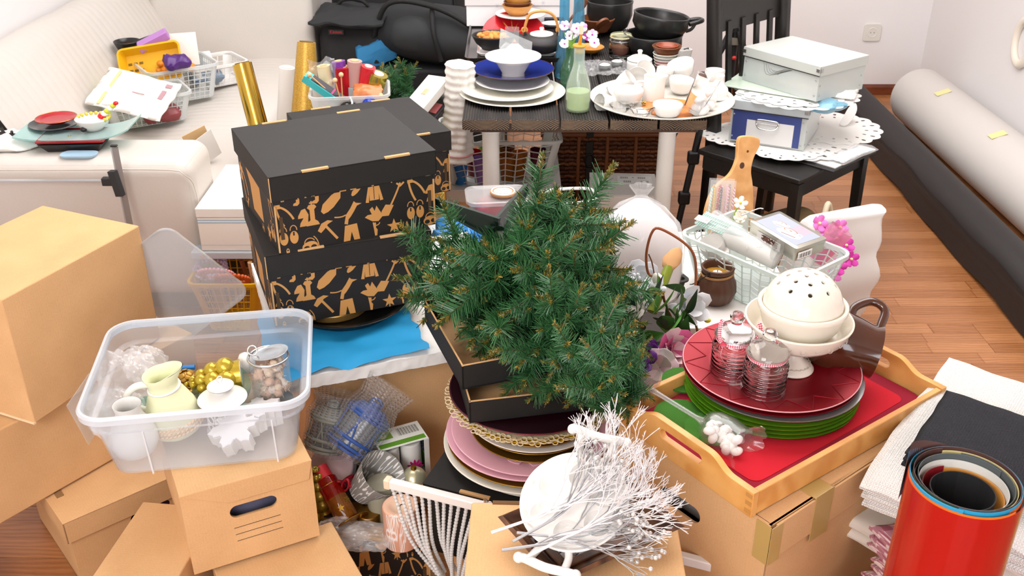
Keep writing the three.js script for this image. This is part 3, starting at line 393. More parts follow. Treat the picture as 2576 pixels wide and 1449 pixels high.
add(cn,'can_wall',mg(lathe([[cr - 0.0006,0.002],[cr,0.002],[cr,0.115],[cr - 0.0006,0.115]])),clearPlastic);add(cn,'can_bottom',cyl(cr,cr,0.004),steel);add(cn,'can_rim',tor(cr,0.0028,48,8).translate(0,0.116,0),chrome);
const ld=add(cn,'can_lid',lathe([[0,0.001],[0.02,0.001],[0.024,0.003],[0.034,0.0015],[cr - 0.003,0.003],[cr - 0.003,0.0022],[0.034,0.0006],[0,0]]),chrome);ld.position.set(0.004,0.121,-0.004);ld.rotation.set(-0.1,0,0.16);add(ld,'pull_ring',tor(0.01,0.0016,24,6).rotateX(1.2).translate(-0.036,0.013,0.0),chrome);
const shellM=[0xe8cdb4,0xd8b096,0xf0dfd0].map(c=>M(c,0.6));const shg=mg(lathe([[0,0],[0.004,0.004],[0.003,0.006],[0.008,0.012],[0.006,0.014],[0.011,0.02],[0.008,0.026],[0,0.03]],10),[0,1,2,3,4].map(k=>bar([0.008*Math.cos(k*1.25),0.018,0.008*Math.sin(k*1.25)],[0.016*Math.cos(k*1.25),0.024,0.016*Math.sin(k*1.25)],0.0018,0.0004,4)));
for (let k=0;k<46;k++) {const a=rr_(0,6.3),r=0.026*Math.sqrt(rnd());const s=thing('seashell','spiky pink seashell in the clear can','seashell',at(690,1010,B).add(V(0,0.014+0.09*(k/46),0)),rr_(0,6),'seashells in the can');s.position.x += r*Math.cos(a);s.position.z += r*Math.sin(a);s.rotation.set(rr_(0,6),rr_(0,6),rr_(0,6));const mm=add(s,'shell',shg,shellM[k%3]);mm.position.set(0,-0.014,0);}
const snow=(n)=>{const pts=[];for (let k=0;k<72;k++) {const a=k/72*PI*2,r=0.028+0.02*Math.pow(Math.abs(Math.cos(a*3)),1.5)+0.0028*Math.cos(a*24);pts.push([r*Math.cos(a),r*Math.sin(a)]);} return ext(shape(pts),n,0.002);};
const wax=M(0xe6e0d8,0.35,{sheen:0.3}),glit=M(0xebe8e8,0.15,{bumpMap:leatherBump,bumpScale:0.004});
[['white snowflake candle with a glittered top lying in the clear bin',600,1098,0.3,0.3],['white snowflake candle leaning on its twin in the clear bin',655,1062,0.8,-0.25]].forEach(([l,px,py,ry,tl])=>{const c=I('snowflake_candle',l,'candle',px,py,B+0.012,ry,'snowflake candles');c.rotation.set(tl,ry,0.1);add(c,'wax',flat(snow(0.03)),wax);add(c,'glitter_top',flat(snow(0.0015)).translate(0,0.033,0),glit,'sparkling frosted top');});
const gt=I('tree_candle','gold wax candle shaped like a knobbly tree lying in the clear bin','candle',535,955,B+0.075),gm=M(0xc6ad3e,0.25,{metalness:0.65});
gt.rotation.set(0,0.25,PI/2+0.05);const gl=[cyl(0.03,0.034,0.03).translate(0,-0.06,0)];[[0.034,-0.03,5],[0.028,-0.002,5],[0.02,0.022,5],[0.012,0.04,4],[0.006,0.054,1]].forEach(([r,y,n],j)=>{gl.push(sph(r*0.8).translate(0,y,0));for (let k=0;k<n;k++) gl.push(sph(r*0.62).translate(r*0.75*Math.cos(k*2*PI/n+j),y,r*0.75*Math.sin(k*2*PI/n+j)));});add(gt,'wax_tree',mg(gl),gm);add(gt,'wax_base',cyl(0.03,0.03,0.002).translate(0,-0.061,0),wax,'plain white underside');add(gt,'wick',bar([0,0.06,0],[0,0.075,0.002],0.001),blackPlastic);
const coneGeo=mg(sph(0.02,0.8,1.2,0.8),Array.from({length:70},(_,k)=>{const y=-0.022+0.046*k/70,r=0.021*Math.sqrt(Math.max(0.05,1 - Math.pow(y/0.028,2))),a=k*2.4;return xf(sph(0.0075,1,0.35,1,8,6),[r*Math.cos(a),y,r*Math.sin(a)],[0.5*Math.sin(a),0,-0.5*Math.cos(a)]);}));
[[470,960,0.05],[473,1005,0.025]].forEach(([px,py,h])=>{const c=I('pinecone','gold painted pinecone beside the yellow green jug','pinecone',px,py,B+h,rr_(0,3),'gold pinecones in the bin');add(c,'cone',coneGeo,M(0xb58a3a,0.4,{metalness:0.6}));});
const pen=I('marker_pen','blue marker pen in the clear bin','pen',455,925,B+0.06,0.1);add(pen,'barrel',bar([-0.03,0,0],[0.03,0,0],0.0055,0.0055,14),M(0x2a86d8,0.35));add(pen,'cap',bar([-0.031,0,0],[-0.008,0,0],0.006,0.006,14),M(0x7fb6e6,0.3));
const eg=I('egg_ornament','plain white egg ornament leaning behind the shell can','egg',622,935,B+0.055);add(eg,'egg',lathe([[0,0],[0.012,0.002],[0.02,0.014],[0.02,0.026],[0.012,0.044],[0,0.05]]),porcelain);
const gd=I('glass_plate','greenish round glass plate standing in the clear bin','plate',560,985,B+0.06);gd.rotation.set(0.5,0,0.05);add(gd,'glass_disc',lathe([[0,0],[0.05,0],[0.062,0.008],[0.062,0.011],[0.049,0.003],[0,0.003]]),M(0xd7ebe0,0.05,{transmission:0.95,thickness:0}));
const cu=I('cup','small mint green ceramic cup behind the jug','cup',378,1075,B,0);add(cu,'cup',lathe([[0,0],[0.022,0],[0.028,0.02],[0.029,0.06],[0.027,0.06],[0.026,0.02],[0,0.004]]),M(0xb4dccb,0.3));

const pb=I('plastic_bag','crumpled clear plastic bag in the corner of the clear bin','bag',322,975,B+0.062),fold=(sd,s,y)=>{const g=new THREE.IcosahedronGeometry(s,14),p=g.attributes.position;for (let i=0;i<p.count;i++) {const x=p.getX(i),yy=p.getY(i),z=p.getZ(i),n=0.9+0.45*noise.noise(x*22+sd,yy*22,z*22)+0.5*Math.abs(noise.noise(x*48,yy*48+sd,z*48))+0.16*Math.abs(noise.noise(x*120,yy*120,z*120+sd));p.setXYZ(i,x*n*1.25,yy*n+y+Math.max(0,yy)*0.5,z*n);} g.computeVertexNormals();return g;};
add(pb,'film',fold(2,0.052,0),film);const f2=add(pb,'film',fold(7,0.042,0),film);f2.position.set(-0.01,-0.03,0.06);const f3=add(pb,'film',fold(11,0.036,0.0),film);f3.position.set(0.04,0.035,-0.02);
const cd=I('glass_disc','thin clear disc case standing along the bin wall','disc case',250,1075,B);add(cd,'case',box(0.003,0.1,0.12,0.001).rotateZ(0.25),clearPlastic);
}
// bin lid leaning behind, white striped box, yellow basket, metal frame
{
const l=thing('bin_cover','clear plastic bin lid leaning upright behind the bin','lid',at(470,800,0.46));l.rotation.set(0.18,0.2,0.62);
add(l,'lid_panel',rloft([[0.3,0.004,0.001,0.0]].length?[[0.3,0.25,0.03,0],[0.33,0.28,0.035,0.004],[0.34,0.29,0.04,0.018],[0.335,0.285,0.038,0.018],[0.326,0.276,0.034,0.006],[0.296,0.246,0.03,0.003]]:[],6).rotateX(PI/2).translate(0.02,0.1,0),M(0xeef1f4,0.25,{transmission:0.8,thickness:0}));
const p=at(463,524,0.452),b=thing('storage_box','white cardboard storage box with thin blue stripes beside the sofa arm','box',V(p.x+0.035,0.452 - 0.155,p.z));
add(b,'box_body',uvm(box(0.212,0.12,0.4,0.003).translate(0.107,0,-0.2)),M(0xe9e6de,0.6));add(b,'lid',uvm(box(0.216,0.034,0.404,0.004).translate(0.107,0.121,-0.2)),M(0xe2dfd8,0.6));
add(b,'stripe',mg([0.102,0.111].map(y=>box(0.213,0.0025,0.0008,0).translate(0.107,y,0.0003))),M(0x85aecb,0.6),'thin blue stripes');add(b,'stripe',box(0.213,0.0012,0.0008,0).translate(0.107,0.022,0.0003),M(0xb7c2c2,0.6));
const tr=thing('ring_binder','silver grey ring binder lying under the striped white box','binder',V(p.x+0.1,0.27,p.z));add(tr,'cover',box(0.22,0.026,0.3,0.004).translate(0.01,0,-0.14),M(0xb9c2c8,0.35));add(tr,'clasp',cyl(0.007,0.007,0.004,14).rotateX(PI/2).translate(-0.06,0.012,0.011),chrome);

const yb=thing('plastic_basket','yellow plastic basket stuffed with beads under the striped white box','basket',V(p.x+0.12,0.02,p.z - 0.02));const ym=M(0xe8b70f,0.35,{transmission:0.25,thickness:0});
basketParts(yb,0.24,0.22,0.2,ym,{tp:0.07,cols:7,rows:6});
const bead=(n,l,c,pos,mt)=>{const s=thing(n,l,'ornament',pos);add(s,'beads',mg(Array.from({length:3},(_,j)=>Array.from({length:26},(_,k)=>sph(0.0065,1,1,1,8,6).translate(0.045*Math.cos(k*0.242)*(1+j*0.12),j*0.01+0.03*Math.sin(k*0.242),0.03*Math.sin(k*0.242)+j*0.012)))),mt);return s;};
bead('bead_necklace','pink and white beaded necklace piled in the yellow basket',0,V(p.x+0.085,0.215,p.z+0.02),M(0xe9a0a8,0.4));bead('bead_necklace','lilac crocheted bead loop standing in the yellow basket',0,V(p.x+0.05,0.235,p.z - 0.04),M(0xcdbcd8,0.6)).rotation.x=1.2;bead('bead_necklace','orange and lime beaded necklace in the yellow basket',0,V(p.x+0.14,0.2,p.z+0.03),M(0xd9642d,0.4));
for (let k=0;k<3;k++) {const s=thing('wooden_spoon','wooden spoon handle poking out of the yellow basket','spoon',V(p.x+0.17+k*0.022,0.15,p.z - 0.03+k*0.02),0,'spoon handles in the yellow basket');add(s,'handle',bar([0,0,0],[0.012*k - 0.01,0.11,0.02],0.006,0.008,10),M([0x7a4526,0xd9b184,0x3a2a20][k],0.5));}

const z=-2.965,f=thing('garment_rack','aluminium rack bars with a black clamp leaning against the sofa arm','rack',[0,0,0]);
add(f,'crossbar',(()=>{const a=atZ(-90,455,z),b2=atZ(262,455,z);return slab(a.toArray(),b2.toArray(),0.006,0.019).rotateX(0);})(),M(0xc8cacc,0.35,{metalness:0.8}));
const a=atZ(287,370,z - 0.02),c=atZ(330,590,z+0.015);add(f,'upright',slab(a.toArray(),c.toArray(),0.02,0.012),M(0xb9bbbd,0.35,{metalness:0.8}));
const k1=atZ(296,458,z),k0=atZ(272,456,z),top=atZ(287,369,z - 0.02);add(f,'clamp',mg(slab([k1.x - 0.006,k1.y+0.042,k1.z+0.01],[k1.x+0.006,k1.y - 0.042,k1.z+0.012],0.026,0.018),box(0.036,0.026,0.022).translate(k0.x+0.0,k0.y - 0.013,k0.z)),M(0x232628,0.5),'black plastic clamp');add(f,'end_cap',box(0.022,0.006,0.014).translate(top.x,top.y,top.z),blackPlastic);
}
function basketParts(t,w,d,h,m,o={}) {
const {tp=0.05,cols=8,rows=6,r=0.03,bt=0.0022,solid=0.12,wave=0}=o,wb=w - tp,db=d - tp;
add(t,'basket_floor',rloft([[wb,db,r,0],[wb,db,r,0.003]]),m);
add(t,'rim',rring([[w - 0.004,d - 0.004,r,h - 0.014],[w+0.014,d+0.014,r+0.007,h - 0.012],[w+0.014,d+0.014,r+0.007,h],[w - 0.004,d - 0.004,r,h],[w - 0.008,d - 0.008,r - 0.002,h - 0.008]],6),m);
const bars=[];const P=(s,u,v)=>{const W=wb+(w - wb)*v,D=db+(d - db)*v,y=0.002+(h - 0.012)*v,q=s<2?[u*(W - 2*r),y,(s?1:-1)*D/2]:[(s===2?-1:1)*W/2,y,u*(D - 2*r)];return q;};
for (let s=0;s<4;s++) {
const n=s<2?cols:Math.max(3,Math.round(cols*d/w));
for (let k=0;k <= n;k++) {const u=-0.5+k/n;bars.push(s<2?slab(P(s,u,0),P(s,u,1),0.004,bt):slab(P(s,u,0),P(s,u,1),bt,0.004));}
for (let j=0;j <= rows;j++) {const v=0.06+0.88*j/rows;for (let k=0;k<n;k++) {const u0=-0.5+k/n,u1=u0+1/n,dv=wave*(k%2?1:-1);bars.push(bar(P(s,u0,v+(wave?dv:0)),P(s,u1,v - (wave?dv:0)),0.0019,0.0019,4));}}
}
for (const [sx,sz] of [[1,1],[1,-1],[-1,1],[-1,-1]]) {const rg=(W,D,y)=>{const o=[];for (let i=0;i <= 6;i++) {const a=i/6*PI/2;o.push([sx*(W/2 - r+r*Math.cos(a)),y,sz*(D/2 - r+r*Math.sin(a))]);} for (let i=6;i >= 0;i--) {const a=i/6*PI/2;o.push([sx*(W/2 - r+(r - bt)*Math.cos(a)),y,sz*(D/2 - r+(r - bt)*Math.sin(a))]);} return o;};bars.push(loft([rg(wb,db,0.001),rg(w,d,h - 0.01)]));}
add(t,'lattice_wall',mg(bars),m,'open lattice wall');
}
// ---------- crockery on the plank table ----------
const put=(n,l,c,px,py,h,ry=0,g)=>thing(n,l,c,at(px,py,h),ry,g);
const plateProf=(r,o={})=>{const {rim=0.3,up=0.018,t=0.003,foot=0.55}=o;const ri=r*(1 - rim);return [[0,0.002],[r*foot,0.002],[r*foot*1.02,0],[r*foot*1.08,0.001],[ri,up*0.45],[r*0.97,up],[r,up+0.001],[r,up+t*0.8],[r*0.985,up+t],[ri,up*0.5+t],[ri*0.9,0.004+t],[0,0.003+t]];};
const bowlProf=(r,h,t=0.004,foot=0.5,lip=0)=>[[0,0.002],[r*foot*0.9,0.002],[r*foot,0],[r*foot*1.03,0.004],[r*0.82,h*0.45],[r*0.97,h*0.9],[r+lip,h],[r+lip - t*0.5,h+t*0.4],[r - t,h - 0.001],[r*0.8 - t,h*0.45],[r*foot,0.008],[0,0.006]];
const cupProf=(r,h,t=0.0025,b=0.75)=>[[0,0.001],[r*b,0],[r*b*1.08,0.003],[r*0.98,h*0.5],[r,h],[r - t,h],[r - t - r*0.02,h*0.5],[r*b*0.95,0.005],[0,0.004]];
function plate(n,l,px,py,h,rpx,m,o={}) {const p=at(px,py,h),t=thing(n,l,o.cat||'plate',p,o.ry||0,o.group);add(t,o.part||n.split('_').pop(),lathe(plateProf(mpx(rpx,p),o),72),m);return t;}
function petalFlower(t,m,o={}) {const {n=5,r=0.02,w=0.012,tilt=0.5,mid,layers=1,cup=0.4}=o;const pet=(()=>{const g=new THREE.SphereGeometry(1,10,8,0,PI*2,0,PI/2),p=g.attributes.position;for (let i=0;i<p.count;i++) {const x=p.getX(i),y=p.getY(i),z=p.getZ(i);p.setXYZ(i,(z+1)*0.5*r*1.0,y*0.004+cup*r*Math.pow((z+1)/2,2)*0.8 - x*x*0.002,x*w*0.55*(0.75+0.25*z));} g.computeVertexNormals();return g;})();for (let j=0;j<layers;j++) for (let k=0;k<n;k++) {const q=add(t,'petal',pet,Array.isArray(m)?m[(k+j)%m.length]:m);q.rotation.set(0,k*2*PI/n+j*0.6,0);q.rotateZ(tilt*j/Math.max(1,layers)*1.4+0.05);q.scale.setScalar(1 - j*0.2);} if (mid) add(t,'stamen',sph(r*0.18,1,1.4,1,10,8).translate(0,r*0.15,0),mid);return t;}
const leafGeo=(L,w,bend=0.3)=>{const g=new THREE.PlaneGeometry(w,L,4,8).translate(0,L/2,0),p=g.attributes.position;for (let i=0;i<p.count;i++) {const v=Math.min(1,Math.max(0,p.getY(i)/L)),s=Math.sin(PI*Math.pow(v,0.8))*1.0+0.04;const x=p.getX(i)*s;p.setXYZ(i,x,p.getY(i),Math.abs(x)*0.3 - bend*L*v*v*0.5);} g.computeVertexNormals();return g;};
{
const TY=TABLE.y,DSglass=M(0xffffff,0.02,{transmission:1,thickness:0.002,ior:1.45});

const TR=0.772,e=edge(1180,147,1402,147,TR),tr=thing('serving_tray','dark smoked glass tray raised on the plank table','tray',V(e.mid.x,TR - 0.012,e.mid.z));
add(tr,'tray_top',rloft([[0.34,0.62,0.02,0],[0.345,0.625,0.022,0.004],[0.36,0.64,0.025,0.018],[0.354,0.634,0.023,0.018],[0.338,0.618,0.02,0.008],[0.33,0.61,0.02,0.008]]).translate(0,0,-0.3),M(0x2a2422,0.12));
for (const x of [-0.13,0.13]) for (const z of [-0.05,-0.55]) add(tr,'leg',box(0.02,0.062,0.02).translate(x,-0.0615,z),blackPlastic);
const T1=TR+0.0;
const gift=put('gift_box','white gift box with pale grey snowflake print at the back of the table','box',1297,67,T1),gw=0.405;
const snowTex=tex(512,512,(c,W,H)=>{c.fillStyle='#edecec';c.fillRect(0,0,W,H);for (let k=0;k<16;k++) {const x=rnd()*W,y=rnd()*H,s=8+rnd()*26;c.strokeStyle='#c6cbd0';c.lineWidth=3;for (let j=0;j<3;j++) {c.beginPath();c.moveTo(x - s*Math.cos(j*1.05),y - s*Math.sin(j*1.05));c.lineTo(x+s*Math.cos(j*1.05),y+s*Math.sin(j*1.05));c.stroke();}}},[3,3]);
add(gift,'box_body',uvm(box(gw,0.13,0.26,0.003).translate(0,0.001,-0.13)),M(0xffffff,0.5,{map:snowTex}));add(gift,'lid',uvm(box(gw+0.012,0.06,0.27,0.003).translate(0,0.085,-0.13)),M(0xebe8e8,0.5,{map:snowTex}));
const rp=put('christmas_plate','red plate with gold star print behind the cake stand','plate',1292,100,T1+0.012);rp.rotation.x=0.5;rp.position.z -= 0.07;
add(rp,'plate',lathe(plateProf(0.125,{up:0.012,rim:0.25}),64),M(0xffffff,0.25,{map:tex(256,256,(c,W,H)=>{c.fillStyle='#b01520';c.fillRect(0,0,W,H);for (let k=0;k<40;k++) {c.save();c.translate(rnd()*W,rnd()*H);c.scale(16,16);c.fillStyle=k%3?'#e0a040':'#e86a40';motifs.star(c);c.restore();}},[3,1])}));
const ck=put('cake_stand','white cake stand carrying stacked wooden bowls','cake stand',1309,78,T1+0.008),ckr=0.1;
add(ck,'stem',lathe([[0,0],[0.045,0],[0.042,0.006],[0.02,0.02],[0.02,0.05],[0.032,0.062],[0,0.062]]),porcelain);add(ck,'cake_plate',lathe([[0,0.06],[0.06,0.06],[ckr,0.068],[ckr,0.072],[0.06,0.066],[0,0.066]],64),porcelain);
const wA=M(0xffffff,0.4,{map:woodTex([176,112,44],[206,144,66],3,4,256,11)}),wB=M(0xffffff,0.42,{map:woodTex([96,52,28],[132,78,42],4,4,256,14)});
const bowlAt=(l,p,r,h,m,g,t=0.004)=>{const b=thing('wooden_bowl',l,'bowl',p,0,g);add(b,'bowl',lathe(bowlProf(r,h,t,0.6),56),m);return b;};
const cb=ck.position;bowlAt('honey coloured wooden bowl, lowest on the cake stand',V(cb.x - 0.012,cb.y+0.0668,cb.z),0.062,0.038,wA);bowlAt('dark brown wooden bowl in the middle of the cake stand stack',V(cb.x - 0.012,cb.y+0.082,cb.z),0.056,0.036,wB);bowlAt('honey coloured wooden bowl, topmost on the cake stand',V(cb.x - 0.011,cb.y+0.098,cb.z),0.057,0.05,wA);

const ab=put('bowl','black oval bowl of almonds on the dark tray','bowl',1243,122,T1+0.014,0.1);const iron=M(0x1b1a19,0.5);
add(ab,'bowl',xf(lathe(bowlProf(0.078,0.052,0.006,0.55),56),[0,0,0],[0,0,0],[1.08,1,0.92]),iron);
const alm=sph(1,0.0165,0.009,0.0105,14,10),alM=[0xc0792f,0xcf8a40,0xb06a28].map(c=>M(c,0.75));
for (let k=0;k<30;k++) {const r=0.056*Math.sqrt((k%15+0.5)/15),a=k*2.4;const q=thing('almond','whole brown almond in the black bowl','almond',V(ab.position.x - 0.008+r*Math.cos(a),ab.position.y+(k<15?0.042:0.054) - r*0.12,ab.position.z+r*Math.sin(a)*0.85),a*3,'almonds in the black bowl');q.rotation.x=rr_(-0.4,0.4);q.rotation.z=rr_(-0.5,0.5);add(q,'kernel',alm,alM[k%3]);}
const sd=put('square_dish','white rounded square dish under the black bowl and teapot','dish',1300,130,T1 - 0.002);add(sd,'dish',rloft([[0.28,0.13,0.02,0],[0.3,0.15,0.03,0.011],[0.297,0.147,0.028,0.012],[0.28,0.13,0.02,0.004]]),porcelain);

const tp=put('teapot','black cast iron teapot with a white lid and bent wood handle','teapot',1362,128,T1+0.012),tr0=0.081;
add(tp,'pot_body',lathe([[0,0],[0.05,0],[0.066,0.008],[tr0,0.032],[tr0*0.99,0.042],[0.07,0.056],[0.052,0.063],[0.046,0.062],[0,0.06]],64),M(0x262322,0.55,{bumpMap:leatherBump,bumpScale:0.001}));add(tp,'spout',loft([[-0.062,0.034,0.02],[-0.085,0.048,0.0165],[-0.103,0.066,0.012]].map(([x,y,r])=>Array.from({length:12},(_,k)=>[x+r*0.45*Math.cos(k*PI/6),y+r*Math.cos(k*PI/6),-r*Math.sin(k*PI/6)]))),M(0x262322,0.55));
const tl=add(tp,'lid',lathe([[0.044,0.063],[0.043,0.066],[0.03,0.07],[0,0.072]]),M(0xe4e1d4,0.3),'pale cream lid');add(tl,'knob',lathe([[0,0.07],[0.006,0.07],[0.006,0.078],[0.0085,0.083],[0.0075,0.088],[0,0.089]],20),M(0xe9e7dc,0.3));
for (const s of [-1,1]) add(tp,'lug',box(0.012,0.026,0.008).translate(s*0.062,0.05,0),iron);
add(tp,'handle',mg(tube([[-0.064,0.072,0],[-0.06,0.1,0],[-0.045,0.135,0],[-0.015,0.146,0],[0.025,0.143,0],[0.05,0.12,0],[0.064,0.072,0]],0.0055,50,10),tor(0.009,0.004,14,6).rotateX(PI/2).translate(-0.064,0.078,0),tor(0.009,0.004,14,6).rotateX(PI/2).translate(0.064,0.078,0)),M(0xc98a43,0.45),'bent honey wood handle');
const wd=put('saucer','small white oval saucer behind the teapot','saucer',1393,64,T1+0.04);add(wd,'saucer',xf(lathe(plateProf(0.045,{up:0.008}),40),[0,0,0],[0,0,0],[1.1,1,0.8]),porcelain);
const wdS=put('saucer_box','small dark box under the white saucer','box',1393,66,T1 - 0.001);add(wdS,'box_body',box(0.08,0.04,0.06),M(0x2a2830,0.6));

plate('serving_plate','large white plate with embossed rim, lowest of the plate stack',1288,238,TY,134,porcelainWarm,{up:0.014,rim:0.25});
plate('dinner_plate','white embossed dinner plate, second from the bottom of the plate stack',1276,230,TY+0.014,116,porcelainWarm,{up:0.014,rim:0.28});
plate('side_plate','white side plate with a ridged rim under the blue plate',1289,216,TY+0.026,93,porcelain,{up:0.02,rim:0.25});
const bp=at(1290,186,TY+0.052),bt=thing('soup_plate','cobalt blue plate with a brown rim on the white plate stack','plate',bp),br=mpx(103,bp);
add(bt,'plate',lathe(plateProf(br,{up:0.02,rim:0.42}),72),M(0x222f78,0.14));add(bt,'rim_line',tor(br,0.0018,72,6).translate(0,0.0215,0),M(0x4b2a1e,0.3),'thin brown glazed rim');
const wb=at(1291,190,TY+0.058),wt=thing('cereal_bowl','white flared bowl on the blue plate','bowl',wb),wr=mpx(70,wb);add(wt,'bowl',lathe([[0,0.004],[0.036,0.004],[0.038,0],[0.041,0.002],[0.04,0.012],[0.062,0.05],[wr*0.93,0.066],[wr,0.068],[wr,0.072],[wr*0.9,0.07],[0.06,0.052],[0.038,0.016],[0,0.012]],64),porcelain);
const pk=at(1299,142,TY+0.125),pt=thing('plastic_pack','clear plastic blister packaging lying in the white flared bowl','packaging',pk,0.25);pt.rotation.set(0.1,-0.3,-0.2);
add(pt,'pack_tray',tub(0.11,0.08,0.03,{t:0.001,tp:0.02,r:0.006,lip:0.006,lipH:0.001}).translate(0,-0.012,0),clearPlastic);add(pt,'pack_lid',xf(box(0.13,0.0012,0.085,0),[-0.015,0.032,-0.02],[0.5,0.3,-0.5]),clearPlastic);add(pt,'pack_lid',xf(new THREE.PlaneGeometry(0.05,0.09,8,8),[-0.03,0.05,-0.01],[-0.5,0.4,0.3]),clearPlastic);

const bo=put('dispenser_bottle','frosted glass dispenser bottle half full of pale yellow oil','bottle',1453,277,TY),fr=M(0xf4faf4,0.22,{transmission:0.92,thickness:0,ior:1.4});
const bpf=[[0.036,0],[0.041,0.004],[0.0415,0.07],[0.039,0.095],[0.03,0.125],[0.021,0.15],[0.018,0.17],[0.0185,0.205],[0.0195,0.215]];
add(bo,'bottle_glass',lathe([[0,0],...bpf,[0.0175,0.215],...bpf.slice(0,-1).reverse().map(([r,y])=>[r - 0.0025,Math.max(y,0.004)]),[0,0.004]],56),fr);
add(bo,'oil',lathe([[0,0.006],[0.036,0.006],[0.0385,0.012],[0.0388,0.066],[0.038,0.069],[0,0.069]],48),M(0xeef3cc,0.1,{transmission:0.45,thickness:0,ior:1.33}),'pale yellow oil');add(bo,'stopper',mg(lathe([[0.0,0.195],[0.015,0.195],[0.016,0.214],[0,0.214]],24)),M(0xe7c9a0,0.5));add(bo,'cap_ring',lathe([[0,0.2165],[0.021,0.2165],[0.0235,0.219],[0.021,0.2235],[0,0.2235]],32),M(0xe88a1c,0.4),'orange plastic ring');add(bo,'spout',bar([0,0.222,0],[0.004,0.258,0.002],0.006,0.0045,14),M(0xd38a15,0.3));add(bo,'spout_tip',bar([0.004,0.258,0.002],[0.002,0.286,0.002],0.0065,0.008,14),M(0xe9d8b8,0.5));
const gb=put('glass_bottle','short green glass bottle holding pink and white flowers','bottle',1432,218,TY),gm=M(0x9ccfae,0.08,{transmission:0.88,thickness:0,ior:1.45});add(gb,'bottle_glass',lathe([[0,0],[0.032,0],[0.035,0.01],[0.035,0.06],[0.026,0.09],[0.016,0.11],[0.015,0.15],[0.017,0.152],[0.013,0.152],[0.013,0.11],[0.032,0.06],[0,0.005]],40),gm);
const fc=[[1421,66,0xd9a6d4],[1450,72,0xe9c6e2],[1465,70,0xd49ad0],[1432,92,0xf2eaf2],[1420,112,0xf3edf4],[1476,96,0x9c2f8c],[1490,88,0xe2b5dc],[1495,108,0xf4eef5],[1444,84,0xf1e6f0]];
fc.forEach(([px,py,c],k)=>{const f=thing('alstroemeria','small pink and white artificial lily bloom in the green bottle','flower',atZ(px,py,gb.position.z+0.02*Math.sin(k*2)),k,'blooms in the green bottle');f.rotation.set(0.9+0.3*Math.sin(k),k*1.3,0.3*Math.cos(k*2));petalFlower(f,[M(c,0.6,{side:THREE.DoubleSide}),M(0xe3e6ea,0.6,{side:THREE.DoubleSide})],{n:6,r:0.02,w:0.02,mid:M(0xa63c8e,0.5)});});
[[0.014,0.6],[-0.012,2],[0.004,4]].forEach(([x,a],k)=>{const q=add(gb,'stem',tube([[0,0.03,0],[x*0.3,0.14,0],[x*2.4,0.21,0.01*k]],0.0016,12,5),M(0x6f9a3a,0.6));const lf=add(gb,'leaf',leafGeo(0.05,0.022),M(0x7fae3a,0.6,DS));lf.position.set(x,0.145,0.01);lf.rotation.set(0.5,a,0.5);});
const vz=M(0xa6dcec,0.06,{transmission:0.88,thickness:0,ior:1.45});
[['tall blue glass vase with a narrow neck, the shorter of two',1416,193,0.285,0.032,0.0185],['tall blue glass vase with a narrow neck, the taller of two',1452,160,0.36,0.03,0.02]].forEach(([l,px,py,H,rb,rt])=>{const v=put('glass_vase',l,'vase',px,py,TY);add(v,'vase_glass',lathe([[0,0],[rb,0],[rb,0.01],[rb*0.9,H*0.35],[rt*1.02,H*0.62],[rt,H],[rt - 0.002,H],[rt - 0.002,H*0.62],[rb*0.85,H*0.3],[rb - 0.003,0.02],[0,0.016]],40),vz);});

const clay=M(0x20201f,0.32);
const potAt=(l,px,py,h,r,H,o={})=>{const p=put('clay_pot',l,'pot',px,py,h,o.ry||0);add(p,'pot_body',lathe([[0,0],[r*0.55,0],[r*0.82,H*0.18],[r,H*0.55],[r*0.99,H*0.9],[r*1.02,H],[r*0.97,H+0.003],[r*0.93,H*0.92],[r*0.92,H*0.5],[r*0.7,H*0.12],[0,0.01]],64),clay);if (o.handle) {add(p,'handle',mg(tube([[r*0.98,H*0.75,0.03],[r*1.35,H*0.9,0.022],[r*1.5,H*0.93,0],[r*1.35,H*0.9,-0.022],[r*0.98,H*0.75,-0.03]],0.009,30,10)),clay);add(p,'handle_brace',tube([[r*1.3,H*0.86,0],[r*1.18,H*0.5,0],[r*0.98,H*0.35,0]],0.007,16,8),clay);} return p;};
potAt('large black clay casserole, lower one of the nested pair',1640,138,TY,0.116,0.085);const cp=potAt('large black clay casserole with a loop handle, upper one of the pair',1655,92,TY+0.068,0.112,0.088,{handle:true});cp.rotation.z=-0.12;cp.rotation.y=0.1;
potAt('deep black clay bowl beside the casseroles at the back',1531,78,TY,0.1,0.13);

bowlAt('wide wooden salad bowl holding a wooden scoop',at(1502,78,TY+0.02),0.075,0.055,wB,undefined,0.006);
const sc=put('wooden_scoop','brown wooden scoop standing in the salad bowl','scoop',1515,58,TY+0.07);sc.rotation.set(0.9,0.5,0.3);add(sc,'scoop_blade',ext(smoothShape([[-0.022,-0.03],[0.022,-0.03],[0.026,0.02],[0.012,0.04],[-0.012,0.04],[-0.026,0.02]],30),0.007,0.002),wB);
bowlAt('small dark wooden bowl in front of the salad bowl',at(1478,104,TY+0.01),0.046,0.036,wB);bowlAt('flat orange wooden dish by the flowers',at(1484,130,TY+0.006),0.058,0.02,wA);

